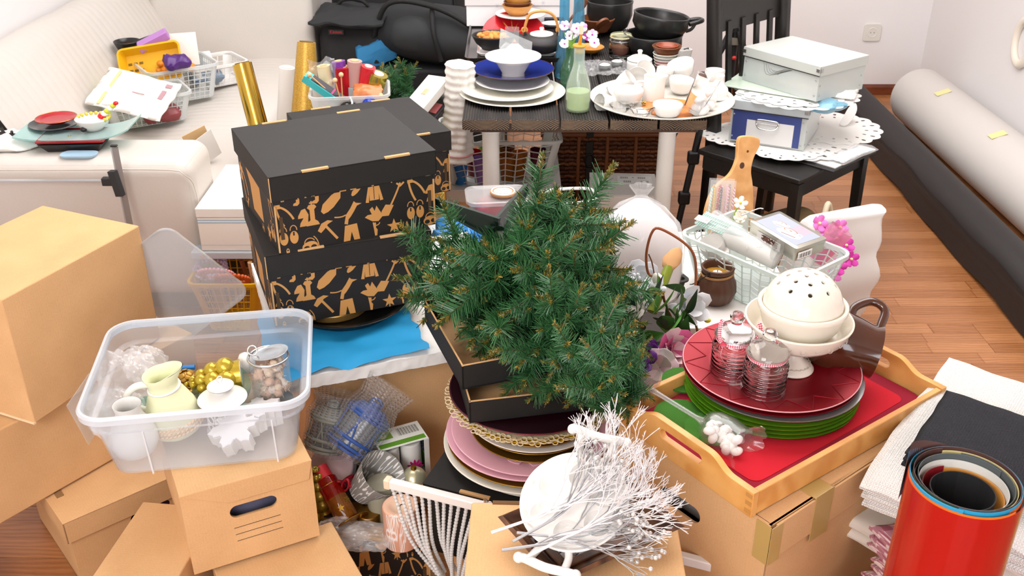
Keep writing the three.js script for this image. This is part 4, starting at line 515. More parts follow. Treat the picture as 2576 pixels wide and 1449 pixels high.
const cj=put('clip_jar','clear glass storage jar with a wire clip lid','jar',1560,142,TY),jr=0.044;add(cj,'jar_glass',lathe([[0,0],[jr,0],[jr+0.002,0.008],[jr+0.002,0.06],[jr - 0.005,0.072],[jr - 0.005,0.078],[jr - 0.008,0.078],[jr - 0.008,0.07],[jr - 0.001,0.058],[jr - 0.001,0.006],[0,0.005]],40),DSglass);add(cj,'jar_lid',lathe([[0,0.086],[0.03,0.086],[0.034,0.092],[0.042,0.09],[0.044,0.082],[0,0.082]],40),M(0xeef0d4,0.05,{transmission:0.9,thickness:0}));add(cj,'seal_ring',tor(0.041,0.0035).translate(0,0.08,0),M(0xe9e4c8,0.5));add(cj,'wire_clip',mg(tube([[0.036,0.084,0.02],[0.052,0.07,0.016],[0.05,0.045,0.012]],0.0014),tube([[0.036,0.084,-0.02],[0.052,0.07,-0.016],[0.05,0.045,-0.012]],0.0014),tor(0.0445,0.0014).translate(0,0.066,0)),steel);add(cj,'jar_filling',cyl(0.038,0.038,0.035).translate(0,0.006,0),M(0x7a4a3a,0.8),'brown filling');

const ce=put('cellophane','crinkled clear cellophane sheet under the tea lights','wrapping',1530,178,TY+0.002);{const g=new THREE.PlaneGeometry(0.24,0.2,60,50).rotateX(-PI/2),p=g.attributes.position;for (let i=0;i<p.count;i++) p.setY(i,0.012+0.012*noise.noise(p.getX(i)*38,2,p.getZ(i)*38)+0.01*Math.abs(noise.noise(p.getX(i)*90,5,p.getZ(i)*90)));g.computeVertexNormals();add(ce,'film',g,film);}
[[1521,174],[1552,165]].forEach(([px,py])=>{const c=put('tea_light','white tea light in an aluminium cup on the cellophane','candle',px,py,TY+0.018,0,'tea lights on the table');add(c,'candle_cup',lathe([[0,0],[0.022,0],[0.0225,0.018],[0.0215,0.018],[0.0215,0.0155],[0,0.0155]],36),M(0xc9cac8,0.3,{metalness:0.9}));add(c,'wax',lathe([[0.0213,0.0157],[0.012,0.0162],[0,0.0165]],30),M(0xeceadb,0.4));add(c,'wick',bar([0,0.016,0],[0.001,0.022,0],0.0007),blackPlastic);});

const sp=put('sugar_pot','white porcelain sugar pot with a knobbed lid','pot',1607,184,TY);add(sp,'pot_body',lathe([[0,0],[0.04,0],[0.047,0.01],[0.048,0.04],[0.045,0.052],[0,0.052]],48),porcelain);const sl=add(sp,'lid',lathe([[0.047,0.052],[0.047,0.056],[0.03,0.066],[0.012,0.069],[0,0.069]],48),porcelain);add(sl,'knob',lathe([[0,0.068],[0.008,0.069],[0.008,0.08],[0.0105,0.085],[0.007,0.089],[0,0.089]],20),porcelain);
const sb=at(1672,178,TY);[['pink',0xd39aa0],['pink',0xd89ca4],['pink',0xdba2a8],['grey',0xb6bbb8],['grey',0xbdc1bd]].forEach(([w,c],k)=>{const b=thing('stacking_bowl',w+' glazed dip bowl nested in the stack under the wooden bowl','bowl',V(sb.x,sb.y+k*0.0115,sb.z),0,w+' dip bowls in the stack');const r=0.039+k*0.0022;add(b,'bowl',lathe(bowlProf(r,0.022,0.003,0.7),48),M(c,0.25));add(b,'rim_line',tor(r,0.0016,48,6).translate(0,0.0225,0),M(0xeae2d2,0.3),'cream rim');});
bowlAt('brown wooden bowl on top of the pink and grey dip bowls',V(sb.x+0.002,sb.y+0.062,sb.z),0.056,0.034,wB,undefined,0.004);bowlAt('small reddish wooden bowl inside the brown bowl',V(sb.x+0.003,sb.y+0.078,sb.z),0.042,0.02,M(0xffffff,0.35,{map:woodTex([120,52,30],[150,74,44],4,4,128,21)}));
const hw=put('porcelain_holder','small white porcelain holder behind the stacked bowls','holder',1718,152,TY,0.4);add(hw,'holder',mg(rloft([[0.05,0.04,0.01,0],[0.06,0.05,0.014,0.045],[0.052,0.042,0.01,0.045],[0.044,0.034,0.008,0.006]])),porcelain);add(hw,'inlay',tube([[0.0,0.044,0],[0.012,0.05,0.01],[0.02,0.044,0]],0.003),M(0x555a58,0.5));
const wds=put('wooden_spoon','dark wooden ladle leaning behind the blue vases','spoon',1425,62,TY+0.09);wds.rotation.set(0,0.2,-0.65);add(wds,'spoon',mg(bar([0,-0.09,0],[0,0.07,0],0.006,0.005,10),xf(sph(0.024,0.9,1.5,0.4),[0,0.1,0])),wB);
const st=put('steel_spoon','shiny steel serving spoon behind the teapot handle','spoon',1402,40,TY+0.1);st.rotation.set(0.2,0,0.55);add(st,'spoon',mg(bar([0,-0.1,0],[0,0.04,0],0.003,0.003,8),xf(sph(0.018,0.9,1.6,0.25),[0,0.066,0])),chrome);

const PH=TY+0.004,pp=at(1664,256,PH),pr=mpx(180,pp),pl=thing('platter','very large flat round cream platter heaped with white cups','platter',pp);add(pl,'platter',lathe([[0,0],[pr*0.72,0],[pr*0.78,0.002],[pr,0.016],[pr,0.019],[pr*0.78,0.005],[pr*0.72,0.003],[0,0.003]],96),M(0xc8c5bc,0.35));
const F=PH+0.0045,cup=(n,l,c,px,py,h,geo,rot,m=porcelain,g)=>{const t=thing(n,l,c,at(px,py,h),0,g);const q=add(t,n.split('_').pop(),geo,m);if (rot) t.rotation.set(...rot);return t;};
const thick=(r,h)=>lathe([[0,0],[r*0.62,0],[r*0.8,h*0.18],[r*0.99,h*0.7],[r,h*0.9],[r*0.96,h],[r*0.62,h*0.97],[r*0.5,h*0.55],[0,h*0.42]],48);
cup('candle_bowl','thick walled white porcelain candle bowl beside the glass dish','bowl',1580,259,F+0.006,thick(0.05,0.05));cup('candle_bowl','thick walled white porcelain candle bowl on the orange disc','bowl',1678,291,F,thick(0.05,0.042));cup('candle_bowl','thick walled white porcelain bowl tilted on the others at the back of the platter','bowl',1718,190,F+0.028,thick(0.049,0.052),[0.15,0,0.3]);cup('candle_bowl','thick walled white porcelain bowl behind the tilted drinking glass','bowl',1710,232,F+0.004,thick(0.045,0.05),[0.05,0,-0.1]);
cup('glass_dish','small faceted clear glass dish at the platter edge','dish',1614,291,F,(()=>{const g=lathe([[0,0],[0.022,0],[0.036,0.015],[0.046,0.034],[0.043,0.036],[0.032,0.018],[0.019,0.006],[0,0.005]],12);return toCreasedNormals(g,0.2);})(),null,DSglass);cup('glass_dish','small clear glass dish half under the white candle bowl','dish',1562,280,F,lathe([[0,0],[0.02,0],[0.04,0.022],[0.038,0.024],[0.018,0.004],[0,0.004]],24),null,DSglass);
const cr=put('creamer','white porcelain creamer jug with a side handle','jug',1642,252,F),cg=lathe([[0,0],[0.036,0],[0.039,0.006],[0.038,0.05],[0.0345,0.078],[0.035,0.088],[0.0325,0.088],[0.032,0.078],[0.035,0.04],[0,0.006]],48),cgp=cg.attributes.position;for (let i=0;i<cgp.count;i++) if (cgp.getX(i)>0.02&&cgp.getY(i)>0.07) {const k=(cgp.getY(i) - 0.07)/0.018;cgp.setX(i,cgp.getX(i)+0.016*k*Math.max(0,cgp.getX(i)/0.035 - 0.6)/0.4);} cg.computeVertexNormals();add(cr,'jug_body',cg,porcelain);add(cr,'handle',tube([[-0.034,0.066,0.0],[-0.058,0.066,0.006],[-0.064,0.05,0.008],[-0.052,0.03,0.006],[-0.037,0.025,0]],0.005,24,8),porcelain);
cup('espresso_cup','white espresso cup lying with its open mouth up front','cup',1604,200,F+0.032,lathe(cupProf(0.039,0.055),40).translate(0,-0.03,0),[0.95,0,0.18]);cup('espresso_cup','white espresso cup lying behind the other lying cup','cup',1618,182,F+0.036,lathe(cupProf(0.037,0.05),40).translate(0,-0.025,0),[0.7,0,-0.35]);cup('espresso_cup','white egg cup tipped over beside the cellophane','cup',1560,215,F+0.03,mg(lathe(cupProf(0.03,0.06),36),lathe([[0,-0.03],[0.026,-0.03],[0.024,-0.024],[0.008,-0.012],[0.012,0.002],[0,0.002]],30)).translate(0,-0.01,0),[0.3,0,-0.75]);cup('espresso_cup','small upright white cup in the middle of the platter','cup',1667,202,F+0.022,lathe(cupProf(0.031,0.045),40),[0.1,0,-0.16]);cup('espresso_cup','upright white cup by the tall white candlestick','cup',1795,217,F+0.005,lathe(cupProf(0.036,0.06,0.003,0.6),40));cup('espresso_cup','squat white cup lying at the platter edge by the glass dish','cup',1524,258,F+0.014,lathe(cupProf(0.03,0.04,0.003,0.8),10).translate(0,-0.012,0),[0.5,0.4,1.1]);
const tg=put('drinking_glass','tall clear drinking glass tilted over the white cups','glass',1738,283,F+0.012);tg.rotation.set(-0.15,0,-0.42);add(tg,'glass',lathe([[0,0],[0.03,0],[0.031,0.004],[0.041,0.13],[0.0395,0.13],[0.0295,0.012],[0,0.01]],40),DSglass);
cup('candlestick','white bell shaped porcelain candlestick on the platter','candlestick',1806,247,F+0.004,lathe([[0,0],[0.036,0],[0.037,0.006],[0.03,0.012],[0.034,0.024],[0.03,0.038],[0.018,0.05],[0.013,0.07],[0.017,0.08],[0.013,0.083],[0,0.078]],40));
cup('egg_cup','white egg shaped shaker lying at the front of the platter','shaker',1762,288,F+0.002,mg(lathe([[0,0],[0.024,0.002],[0.032,0.016],[0.028,0.032],[0.014,0.04],[0.018,0.05],[0.01,0.058],[0,0.058]],36)),[0.1,0,0.2]);cup('egg_cup','white round shaker under the bell shaped candlestick','shaker',1786,262,F+0.006,sph(0.024,1,1,1).translate(0,0.022,0));cup('egg_cup','small white ball shaker touching the platter rim','shaker',1786,276,F+0.004,sph(0.016).translate(0,0.014,0));
const od=put('orange_disc','thin orange round coaster under the white cups','coaster',1690,272,F - 0.0005);add(od,'coaster',cyl(0.1,0.1,0.003,48),M(0xd37a2c,0.5));
const pc=put('pinecone','tiny gold pinecone between the creamer and candle bowl','pinecone',1620,260,F+0.012);add(pc,'cone',mg(Array.from({length:16},(_,k)=>sph(0.004,1,0.6,1,6,5).translate(0.006*Math.cos(k*2.4)*Math.sqrt(1 - Math.pow(k/8 - 1,2)*0.9),(k - 8)*0.001,0.006*Math.sin(k*2.4)))),goldMetal);
}
// ---------- load on the black chair ----------
const doilyShape=(r,n=18,ex=1)=>{const pts=[];for (let k=0;k<n*8;k++) {const a=k/(n*8)*PI*2,q=r*(0.93+0.07*Math.abs(Math.sin(a*n/2)));pts.push([q*Math.cos(a)*ex,q*Math.sin(a)]);} const s=shape(pts);for (let k=0;k<n;k++) {const a=(k+0.5)/n*PI*2;for (const [f,hr] of [[0.84,0.035],[0.66,0.028]]) {const h=new THREE.Path();h.absellipse(r*f*Math.cos(a)*ex,r*f*Math.sin(a),r*hr*1.6,r*hr,0,PI*2,true,a);s.holes.push(h);}} return s;};
const archBox=(t,w,d,h,o={})=>{
const pl=M(0xeef2f0,0.35,{transmission:0.6,thickness:0,ior:1.3}),lidM=M(o.lid||0xdce0da,0.45,{transmission:0.35,thickness:0});
add(t,'box_body',mg(box(w,0.002,d,0).translate(0,0,-d/2),box(w,h,0.0018,0).translate(0,0,-0.001),box(w,h,0.0018,0).translate(0,0,-d+0.001),box(0.0018,h,d - 0.006,0).translate(-w/2+0.001,0,-d/2),box(0.0018,h,d - 0.006,0).translate(w/2 - 0.001,0,-d/2)),pl);
add(t,'lid',mg(box(w+0.008,0.002,d+0.008,0).translate(0,h+0.002,-d/2),box(w+0.008,0.034,0.002,0).translate(0,h - 0.031,0.004),box(w+0.008,0.034,0.002,0).translate(0,h - 0.031,-d - 0.004),box(0.002,0.034,d+0.002,0).translate(-w/2 - 0.004,h - 0.031,-d/2),box(0.002,0.034,d+0.002,0).translate(w/2+0.004,h - 0.031,-d/2)),lidM);
add(t,'edge_trim',box(w+0.009,0.003,0.002,0).translate(0,h - 0.032,0.0055),M(0x3a3633,0.4,{metalness:0.6}));
for (const sx of [-1,1]) {add(t,'metal_corner',mg(box(0.014,0.014,0.003).translate(sx*(w/2 - 0.004),h - 0.018,0.0065),box(0.003,0.014,0.014).translate(sx*(w/2+0.0065),h - 0.018,-0.004)),steel);for (const y of [0.02,h - 0.05]) add(t,'rivet',sph(0.0035,1,1,0.6,10,8).translate(sx*(w/2 - 0.012),y,0.001),steel);}
for (const y of [0.02,h*0.45]) for (const z of [-0.012,-d+0.02]) add(t,'rivet',sph(0.0035,0.6,1,1,10,8).translate(w/2+0.001,y,z),steel);
};
{
const S=0.4525,lace=M(0xe9e7e2,0.6),D=(l,px,py,h,rpx,ry,ex=1,n=18)=>{const p=at(px,py,h),t=thing('lace_doily',l,'doily',p,ry);const g=flat(ext(doilyShape(mpx(rpx,p),n,ex),0.0012,0)),q=g.attributes.position;add(t,'doily',g,lace);return t;};
const fo=put('document_folder','black document folder under the lace doilies on the chair','folder',2085,385,S,0.75);add(fo,'cover',box(0.3,0.006,0.24,0.002).translate(-0.02,0,0),M(0x1e1d1c,0.5));add(fo,'pages',box(0.28,0.004,0.22,0).translate(0.0,0.006,0),M(0xe6e3de,0.7));
const sl=put('plastic_sleeve','clear plastic sleeve of papers over the chair edge','sleeve',2140,392,S+0.012,0.75);add(sl,'papers',pillow(0.2,0.014,0.06,14,6,0.01,3),M(0xd9e2e4,0.5));add(sl,'sleeve_film',pillow(0.24,0.02,0.085,14,6,0.012,5).translate(0,-0.002,0),film);
D('white scalloped lace doily hanging over the chair corner by the platter',1858,338,S+0.014,92,0.3,1.05,16);D('wide white scalloped lace doily under the lower translucent box',2000,352,S+0.016,150,0.5,1.0,20);D('white scalloped lace doily sticking out beyond the chair corner',2098,322,S+0.018,118,1.1,1.1,16);D('white scalloped lace doily drooping over the front chair rail',1975,372,S+0.02,92,0.1,1.1,14);
const wing=put('feather_ornament','white feather shaped plastic ornament behind the lower translucent box','ornament',2118,315,S+0.024,0.5);wing.rotation.set(0,0.9,0.5);add(wing,'feather',flat(ext(smoothShape([[0,-0.012],[0.05,-0.024],[0.1,-0.018],[0.125,0],[0.1,0.012],[0.05,0.012],[0,0.008]],40),0.003,0.001)),lace);
const e=edge(1832,352,2020,380,S+0.024),b1=thing('archive_box','translucent plastic box with a blue front and chrome handle on the chair','box',e.mid,e.ry),bw=e.w,bh=0.155;archBox(b1,bw,0.3,bh,{lid:0xd9e2e4});
add(b1,'blue_folder',box(bw*0.9,bh*0.76,0.001,0).translate(-0.005,0.006,0.0012),M(0x33427e,0.5),'dark blue card behind the front');add(b1,'label_sheet',box(bw*0.62,bh*0.55,0.001,0).translate(0.01,0.006,0.0022),M(0xd8d8d6,0.6),'white printed card');const hd=add(b1,'handle',mg(tube([[-0.04,0.085,0.008],[-0.035,0.098,0.012],[0,0.1,0.013],[0.035,0.098,0.012],[0.04,0.085,0.008],[0.03,0.068,0.014],[0,0.064,0.016],[-0.03,0.068,0.014]],0.0035,50,8,true),box(0.075,0.004,0.004).translate(0,0.082,0.008)),chrome,'chrome label handle');
add(b1,'box_filling',pillow(0.2,0.07,0.2,10,10,0.02,8).translate(0.02,0.01,-0.16),M(0xe2cfc4,0.8),'pale filling seen through the plastic');
const tb=put('plastic_bag','blue and clear plastic bag squeezed between the translucent boxes','bag',2085,268,S+0.18,0.3);add(tb,'film',crumple(new THREE.IcosahedronGeometry(0.05,10).scale(1.3,0.35,0.8),0.02,22),M(0xa9dcf0,0.2,{transmission:0.6,thickness:0}));
const T=S+0.024+bh+0.006;D('white scalloped lace doily between the two translucent boxes',2005,232,T,150,0.2,1.05,22);D('second white lace doily just under the green glass board',1995,226,T+0.004,140,0.6,1.05,20);
const gb=put('glass_board','pale green glass board under the upper translucent box','board',1960,212,T+0.009,-0.55);add(gb,'board',box(0.36,0.006,0.28,0.002),M(0xc6d6c4,0.15));
const e2=edge(1867,200,2052,256,T+0.016),b2=thing('archive_box','translucent white plastic box with metal corners on top of the chair load','box',e2.mid,e2.ry),b2w=e2.w;archBox(b2,b2w,0.27,0.125);
add(b2,'box_filling',crumple(pillow(b2w*0.8,0.05,0.2,16,12,0.02,2),0.012,40).translate(0.02,0.004,-0.13),M(0xe7c5a8,0.8),'peach filling seen through the plastic');add(b2,'box_filling',pillow(b2w*0.4,0.03,0.1,8,8,0.01,2).translate(-0.03,0.03,-0.08),M(0xa9bfcc,0.7),'blue grey filling');
add(b2,'tinsel',mg(Array.from({length:7},(_,k)=>tube([[0.06,0.09,0.006],[0.03 - k*0.012,0.088 - 0.006*k,0.018],[0.0 - k*0.012,0.06+0.006*k,0.012]],0.0007,10,4))),M(0x55524c,0.5),'thin dark tinsel threads');
const lb=put('lace_napkin','folded white lace napkin under the upper translucent box','napkin',2105,238,T+0.005,-0.4);add(lb,'napkin',pillow(0.14,0.02,0.12,10,10,0.008,4),lace);

const tr=thing('camera_tripod','black camera tripod standing behind the chair','tripod',V(1.02,0,-4.55));const bk=M(0x141314,0.5);
add(tr,'column',cyl(0.016,0.016,0.6,16).translate(0,0.4,0),bk);const hdP=add(tr,'tripod_head',mg(sph(0.04,1,1.3,1).translate(0,0.83,0),box(0.1,0.03,0.07,0.008).translate(0,0.9,0),cyl(0.045,0.05,0.07,20).translate(0,0.72,0)),bk);add(hdP,'pan_handle',bar([0,0.85,0],[-0.22,0.86,0.05],0.014,0.02,12),bk);
add(tr,'clamp_ring',cyl(0.03,0.03,0.03,20).translate(0,0.6,0),M(0x6a6458,0.5));add(tr,'lock_button',sph(0.01).translate(0.0,0.54,0.025),M(0xc02020,0.4),'red lock button');
for (let k=0;k<3;k++) {const a=k*2.09+0.9;const l=add(tr,'leg',bar([0.02*Math.cos(a),0.66,0.02*Math.sin(a)],[0.33*Math.cos(a),0.01,0.33*Math.sin(a)],0.016,0.011,12),bk);add(l,'leg_clip',mg([0.35,0.62].map(v=>{const x=0.02+0.31*v;return box(0.034,0.04,0.034,0.005).translate(x*Math.cos(a),0.66 - 0.65*v,x*Math.sin(a));})),bk);}
const st=thing('light_stand','folded black light stand leaning beside the plank table leg','stand',V(0.645,0,-3.62));add(st,'tube',bar([0.1,0.62,-0.06],[0,0.02,0.02],0.014,0.012,12),bk);for (const y of [0.2,0.36]) add(st,'clamp_knob',box(0.045,0.05,0.036,0.008).translate(0.165*y,y,0.02 - 0.13*y),bk);
}
// ---------- white low table with the basket, bag of wadding and pumpkin jar ----------
const LOW=0.4;
{
const t=thing('low_table','white low table carrying the mint plastic basket','table',V(0.5,0,-2.62));add(t,'tabletop',box(0.6,0.03,0.62,0.004).translate(0,LOW - 0.03,0),M(0xe6e3de,0.45));for (const sx of [-1,1]) for (const sz of [-1,1]) add(t,'leg',box(0.04,LOW - 0.031,0.04,0.003).translate(sx*0.27,0,sz*0.28),M(0xe9e6e0,0.45));

const j=put('candle_jar','brown ribbed pumpkin shaped candle jar with twine and a wire handle','candle',1797,757,LOW),jr=0.057,jb=M(0x52321f,0.45);
const g=lathe([[0,0],[0.034,0],[0.048,0.01],[jr,0.04],[0.055,0.062],[0.044,0.085],[0.04,0.092],[0.045,0.1],[0.047,0.108],[0.043,0.112],[0.038,0.106],[0.036,0.09],[0.036,0.02],[0,0.02]],96),p=g.attributes.position;for (let i=0;i<p.count;i++) {const a=Math.atan2(p.getZ(i),p.getX(i)),y=p.getY(i);if (y>0.002&&y<0.08) {const k=1+0.05*Math.abs(Math.cos(a*8))*Math.sin(PI*y/0.085) - 0.03;p.setX(i,p.getX(i)*k);p.setZ(i,p.getZ(i)*k);}} g.computeVertexNormals();add(j,'jar',g,jb);add(j,'wax',cyl(0.036,0.036,0.075,32).translate(0,0.014,0),M(0xb88830,0.25),'amber wax');add(j,'wick',bar([0,0.089,0],[0,0.098,0],0.001),blackPlastic);add(j,'wick_base',cyl(0.013,0.013,0.003,20).translate(0,0.0885,0),whitePlastic);
add(j,'twine',mg([0.0,0.003].map(y=>tor(0.0445,0.0018,48,6).rotateZ(0.08).translate(0,0.089+y,0)),tube([[-0.044,0.09,0.005],[-0.055,0.075,0.012],[-0.062,0.05,0.018],[-0.064,0.03,0.014]],0.0018)),M(0xb98c58,0.9));for (const s of [-1,1]) add(j,'lug',tor(0.005,0.0015,16,6).rotateX(PI/2).translate(s*0.03,0.104,s*-0.036),blackPlastic);add(j,'wire_handle',tube([[-0.03,0.104,0.036],[-0.05,0.088,0.035],[-0.068,0.065,0.02],[-0.072,0.05,-0.005]],0.0016),blackPlastic);add(j,'tassel',mg(sph(0.004,1,1,1,8,6).translate(-0.064,0.028,0.014),[0,1,2,3].map(k=>bar([-0.05,0.075,0.01],[-0.06 - 0.004*k,0.045,0.004*k],0.001))),M(0x9d6f45,0.9));

const bg=put('wadding_bag','clear plastic bag of white wadding with a twisted top','bag',1597,742,LOW);const R=0.125,wad=loft([[0.8,0],[0.98,0.02],[1,0.09],[0.98,0.16],[0.8,0.22],[0.45,0.265],[0.2,0.29]].map(([k,y])=>Array.from({length:40},(_,i)=>{const a=i/40*PI*2,n=1+0.05*noise.noise(Math.cos(a)*3,y*14,Math.sin(a)*3);return [R*k*n*Math.cos(a),y,R*0.85*k*n*Math.sin(a)];})));add(bg,'wadding',wad,M(0xebe8e8,0.95));const fl=crumple(loft([[0.82,0.0],[1.02,0.02],[1.04,0.09],[1.02,0.165],[0.85,0.228],[0.5,0.275],[0.16,0.3],[0.12,0.31],[0.26,0.335]].map(([k,y])=>Array.from({length:60},(_,i)=>{const a=i/60*PI*2,pl=1+0.07*Math.max(0,(y - 0.2)/0.1)*Math.sin(a*9);return [R*k*pl*Math.cos(a),y,R*0.87*k*pl*Math.sin(a)];})),false,false),0.006,26,3);add(bg,'bag_film',fl,film);

const e=edge(1716,588,1985,704,0.548),bs=thing('plastic_basket','pale mint lattice plastic basket full of party supplies','basket',V(0,0,0),e.ry),mint=M(0xeaf1ee,0.35,{transmission:0.55,thickness:0,ior:1.3}),bw=e.w+0.02,bd=0.27;{const nz=V(Math.sin(e.ry),0,Math.cos(e.ry));bs.position.copy(e.mid).addScaledVector(nz,-bd/2).setY(LOW+0.001);} basketParts(bs,bw,bd,0.147,mint,{tp:0.06,cols:10,rows:6,wave:0.03,r:0.035});
const BI=(n,l,c,px,py,h,g)=>put(n,l,c,px,py,h - 0.036,0,g);

const cb=BI('cutting_board','wooden paddle cutting board standing in the mint basket','cutting board',1850,545,0.5);cb.rotation.set(-0.22,0.25,-0.1);const bdw=M(0xffffff,0.5,{map:woodTex([205,150,88],[226,176,116],3,5,256,31)}),hole=new THREE.Path();hole.absarc(0.0,0.21,0.004,0,PI*2,true);add(cb,'board',uvm(ext(smoothShape([[-0.03,0.25],[0.03,0.25],[0.036,0.235],[0.022,0.19],[0.02,0.15],[0.032,0.11],[0.045,0.05],[0.045,-0.03],[-0.1,-0.03],[-0.105,0.05],[-0.08,0.1],[-0.045,0.135],[-0.03,0.18],[-0.034,0.235]],90),0.012,0.003,hole),4),bdw);add(cb,'knot',sph(0.01,1,1.2,0.1,16,8).translate(-0.012,0.165,0.0145),M(0x4f3222,0.7),'dark wood knot');

const strawTex=(bg2,fg,dots)=>tex(64,128,(c,W,H)=>{c.fillStyle=bg2;c.fillRect(0,0,W,H);c.fillStyle=fg;if (dots) for (let k=0;k<8;k++) for (let j=0;j<3;j++) {c.beginPath();c.arc(10+j*22+(k%2)*11,8+k*16,4,0,7);c.fill();} else for (let k=-4;k<12;k++) {c.beginPath();c.moveTo(0,k*20);c.lineTo(W,k*20+40);c.lineTo(W,k*20+50);c.lineTo(0,k*20+10);c.fill();}},[1,3]);
const sm={yellow:M(0xffffff,0.6,{map:strawTex('#e6b31c','#fff6d8',1)}),red:M(0xffffff,0.6,{map:strawTex('#cf2233','#fff',1)}),black:M(0xffffff,0.6,{map:strawTex('#1d1b1b','#fff',1)}),pink:M(0xffffff,0.6,{map:strawTex('#eba9b2','#f6d9dd',0)}),striped:M(0xffffff,0.6,{map:strawTex('#f6f0ee','#d02c3a',0)}),mint:M(0xffffff,0.6,{map:strawTex('#f2f7f4','#93d3bd',0)})};
const sg=cyl(0.0034,0.0034,0.19,10,true);[['mint',0],['yellow',1],['yellow',2],['yellow',3],['red',4],['red',5],['black',6],['pink',7],['pink',8],['pink',9],['striped',10],['black',11],['striped',12]].forEach(([c,k])=>{const s=BI('paper_straw',c+' patterned paper straw upright in the clear packet','straw',1772+k*4.6,620 - (k%3)*4,0.445,c+' straws in the packet');s.rotation.set(-0.12,0,-0.06+0.015*(k%4));add(s,'straw',sg,sm[c]);});
const wr=BI('straw_packet','clear cellophane packet around the upright paper straws','packet',1799,620,0.445);wr.rotation.set(-0.12,0,-0.04);add(wr,'film',mg(box(0.078,0.215,0.0006,0).translate(0,0,0.011),box(0.078,0.215,0.0006,0).translate(0,0,-0.013),box(0.0006,0.19,0.024,0).translate(0.039,0,0)),film);
const dir=e.ry;for (let k=0;k<9;k++) {const s=BI('paper_straw','mint striped paper straw lying in the labelled packet','straw',1748+k*3.4,560 - k*3.2,0.595+(k%2)*0.004,'mint straws in the labelled packet');s.rotation.set(0,dir+0.35,-PI/2 - 0.18);add(s,'straw',sg.clone().scale(1,0.62,1),sm.mint);}
const lb=BI('paper_label','white printed barcode label on the mint straw packet','label',1768,552,0.607);lb.rotation.set(0,dir+0.35,-0.15);add(lb,'label',box(0.04,0.0012,0.036,0),M(0xffffff,0.6,{map:tex(128,128,(c,W)=>{c.fillStyle='#fafafa';c.fillRect(0,0,W,W);c.fillStyle='#222';for (let k=0;k<18;k++) c.fillRect(20+k*4.6,74,(k*7)%3+1,34);c.fillStyle='#333';c.font='bold 20px sans-serif';c.fillText('OSL 7',30,32);c.fillStyle='#666';c.fillRect(20,44,88,3);c.fillRect(20,54,70,3);c.fillStyle='#e26a4a';c.beginPath();c.ellipse(100,62,14,7,-0.4,0,7);c.fill();})}));

const fl2=BI('plastic_flute','clear plastic champagne flute lying across the mint basket','flute',1957,628,0.61);const fa=at(1957,628,0.574),fb=at(1796,552,0.589);fl2.quaternion.setFromUnitVectors(V(0,1,0),fb.clone().sub(fa).normalize());const FL=fa.distanceTo(fb);add(fl2,'flute',mg(lathe([[0,0],[0.033,0],[0.033,0.0015],[0.006,0.004],[0.004,0.02],[0.0045,0.05],[0.014,FL*0.55],[0.03,FL],[0.0288,FL],[0.012,FL*0.55],[0,FL*0.4]],36)),clearPlastic);
const wc=BI('pillar_candle','frosted white pillar candle with faint snowflakes lying in the basket','candle',1895,632,0.56);const wa=at(1826,592,0.54),wb2=at(1955,652,0.515);wc.position.copy(wa);wc.quaternion.setFromUnitVectors(V(0,1,0),wb2.clone().sub(wa).normalize());add(wc,'wax',lathe([[0,0],[0.026,0.0],[0.031,0.006],[0.031,wa.distanceTo(wb2)],[0,wa.distanceTo(wb2)+0.002]],40),M(0xe6e4df,0.4));for (let k=0;k<4;k++) {const s=add(wc,'snowflake_print',mg([0,1,2].map(j=>xf(box(0.018,0.001,0.0008,0),[0,0,0],[0,0,j*PI/3]))),M(0xd5d6d0,0.6));const a=1.0+k*0.7;s.position.set(0.0311*Math.cos(a),0.03+0.028*k,0.0311*Math.sin(a));s.rotation.y=PI/2 - a;}
const cu=BI('porcelain_cup','broken white porcelain cup at the basket corner','cup',1800,640,0.53);cu.rotation.set(0.3,0,0.4);add(cu,'cup',lathe(cupProf(0.036,0.05),32),porcelain);

const c0=at(1884,560,0.59),c1=at(2003,622,0.588),tin=thing('coffee_tin','metal tin with a photo of two cups of coffee on its lid','tin',c0.clone().add(c1).multiplyScalar(0.5).setY(0.55),Math.atan2(-(c1.z - c0.z),c1.x - c0.x)),tw=c0.distanceTo(c1),td=0.115,th=0.042;tin.rotation.z=-0.02;tin.rotation.x=0.06;
const pic=tex(512,384,(c,W,H)=>{c.fillStyle='#bcc4d6';c.fillRect(0,0,W,H);c.fillStyle='#cdbcca';c.fillRect(260,0,160,150);const cupD=(x,y,s)=>{c.fillStyle='#f6f8fc';c.beginPath();c.ellipse(x+20*s,y+60*s,120*s,60*s,-0.2,0,7);c.fill();c.strokeStyle='#b9c2d4';c.lineWidth=4*s;c.stroke();c.fillStyle='#ffffff';c.beginPath();c.ellipse(x,y+20*s,74*s,60*s,0,0,7);c.fill();c.fillStyle='#b5714a';c.beginPath();c.ellipse(x,y,68*s,40*s,-0.1,0,7);c.fill();c.fillStyle='#f7eee6';c.beginPath();c.ellipse(x,y+2,60*s,34*s,-0.1,0,7);c.fill();c.fillStyle='#c58a63';c.beginPath();c.ellipse(x,y,14*s,9*s,0,0,7);c.fill();c.strokeStyle='#e9edf5';c.lineWidth=12*s;c.beginPath();c.ellipse(x+92*s,y - 4*s,26*s,26*s,0,0,7);c.stroke();c.strokeStyle='#7a4024';c.lineWidth=10*s;c.beginPath();c.moveTo(x - 30*s,y+104*s);c.lineTo(x+100*s,y+62*s);c.stroke();};cupD(150,150,0.75);cupD(300,200,1.1);});
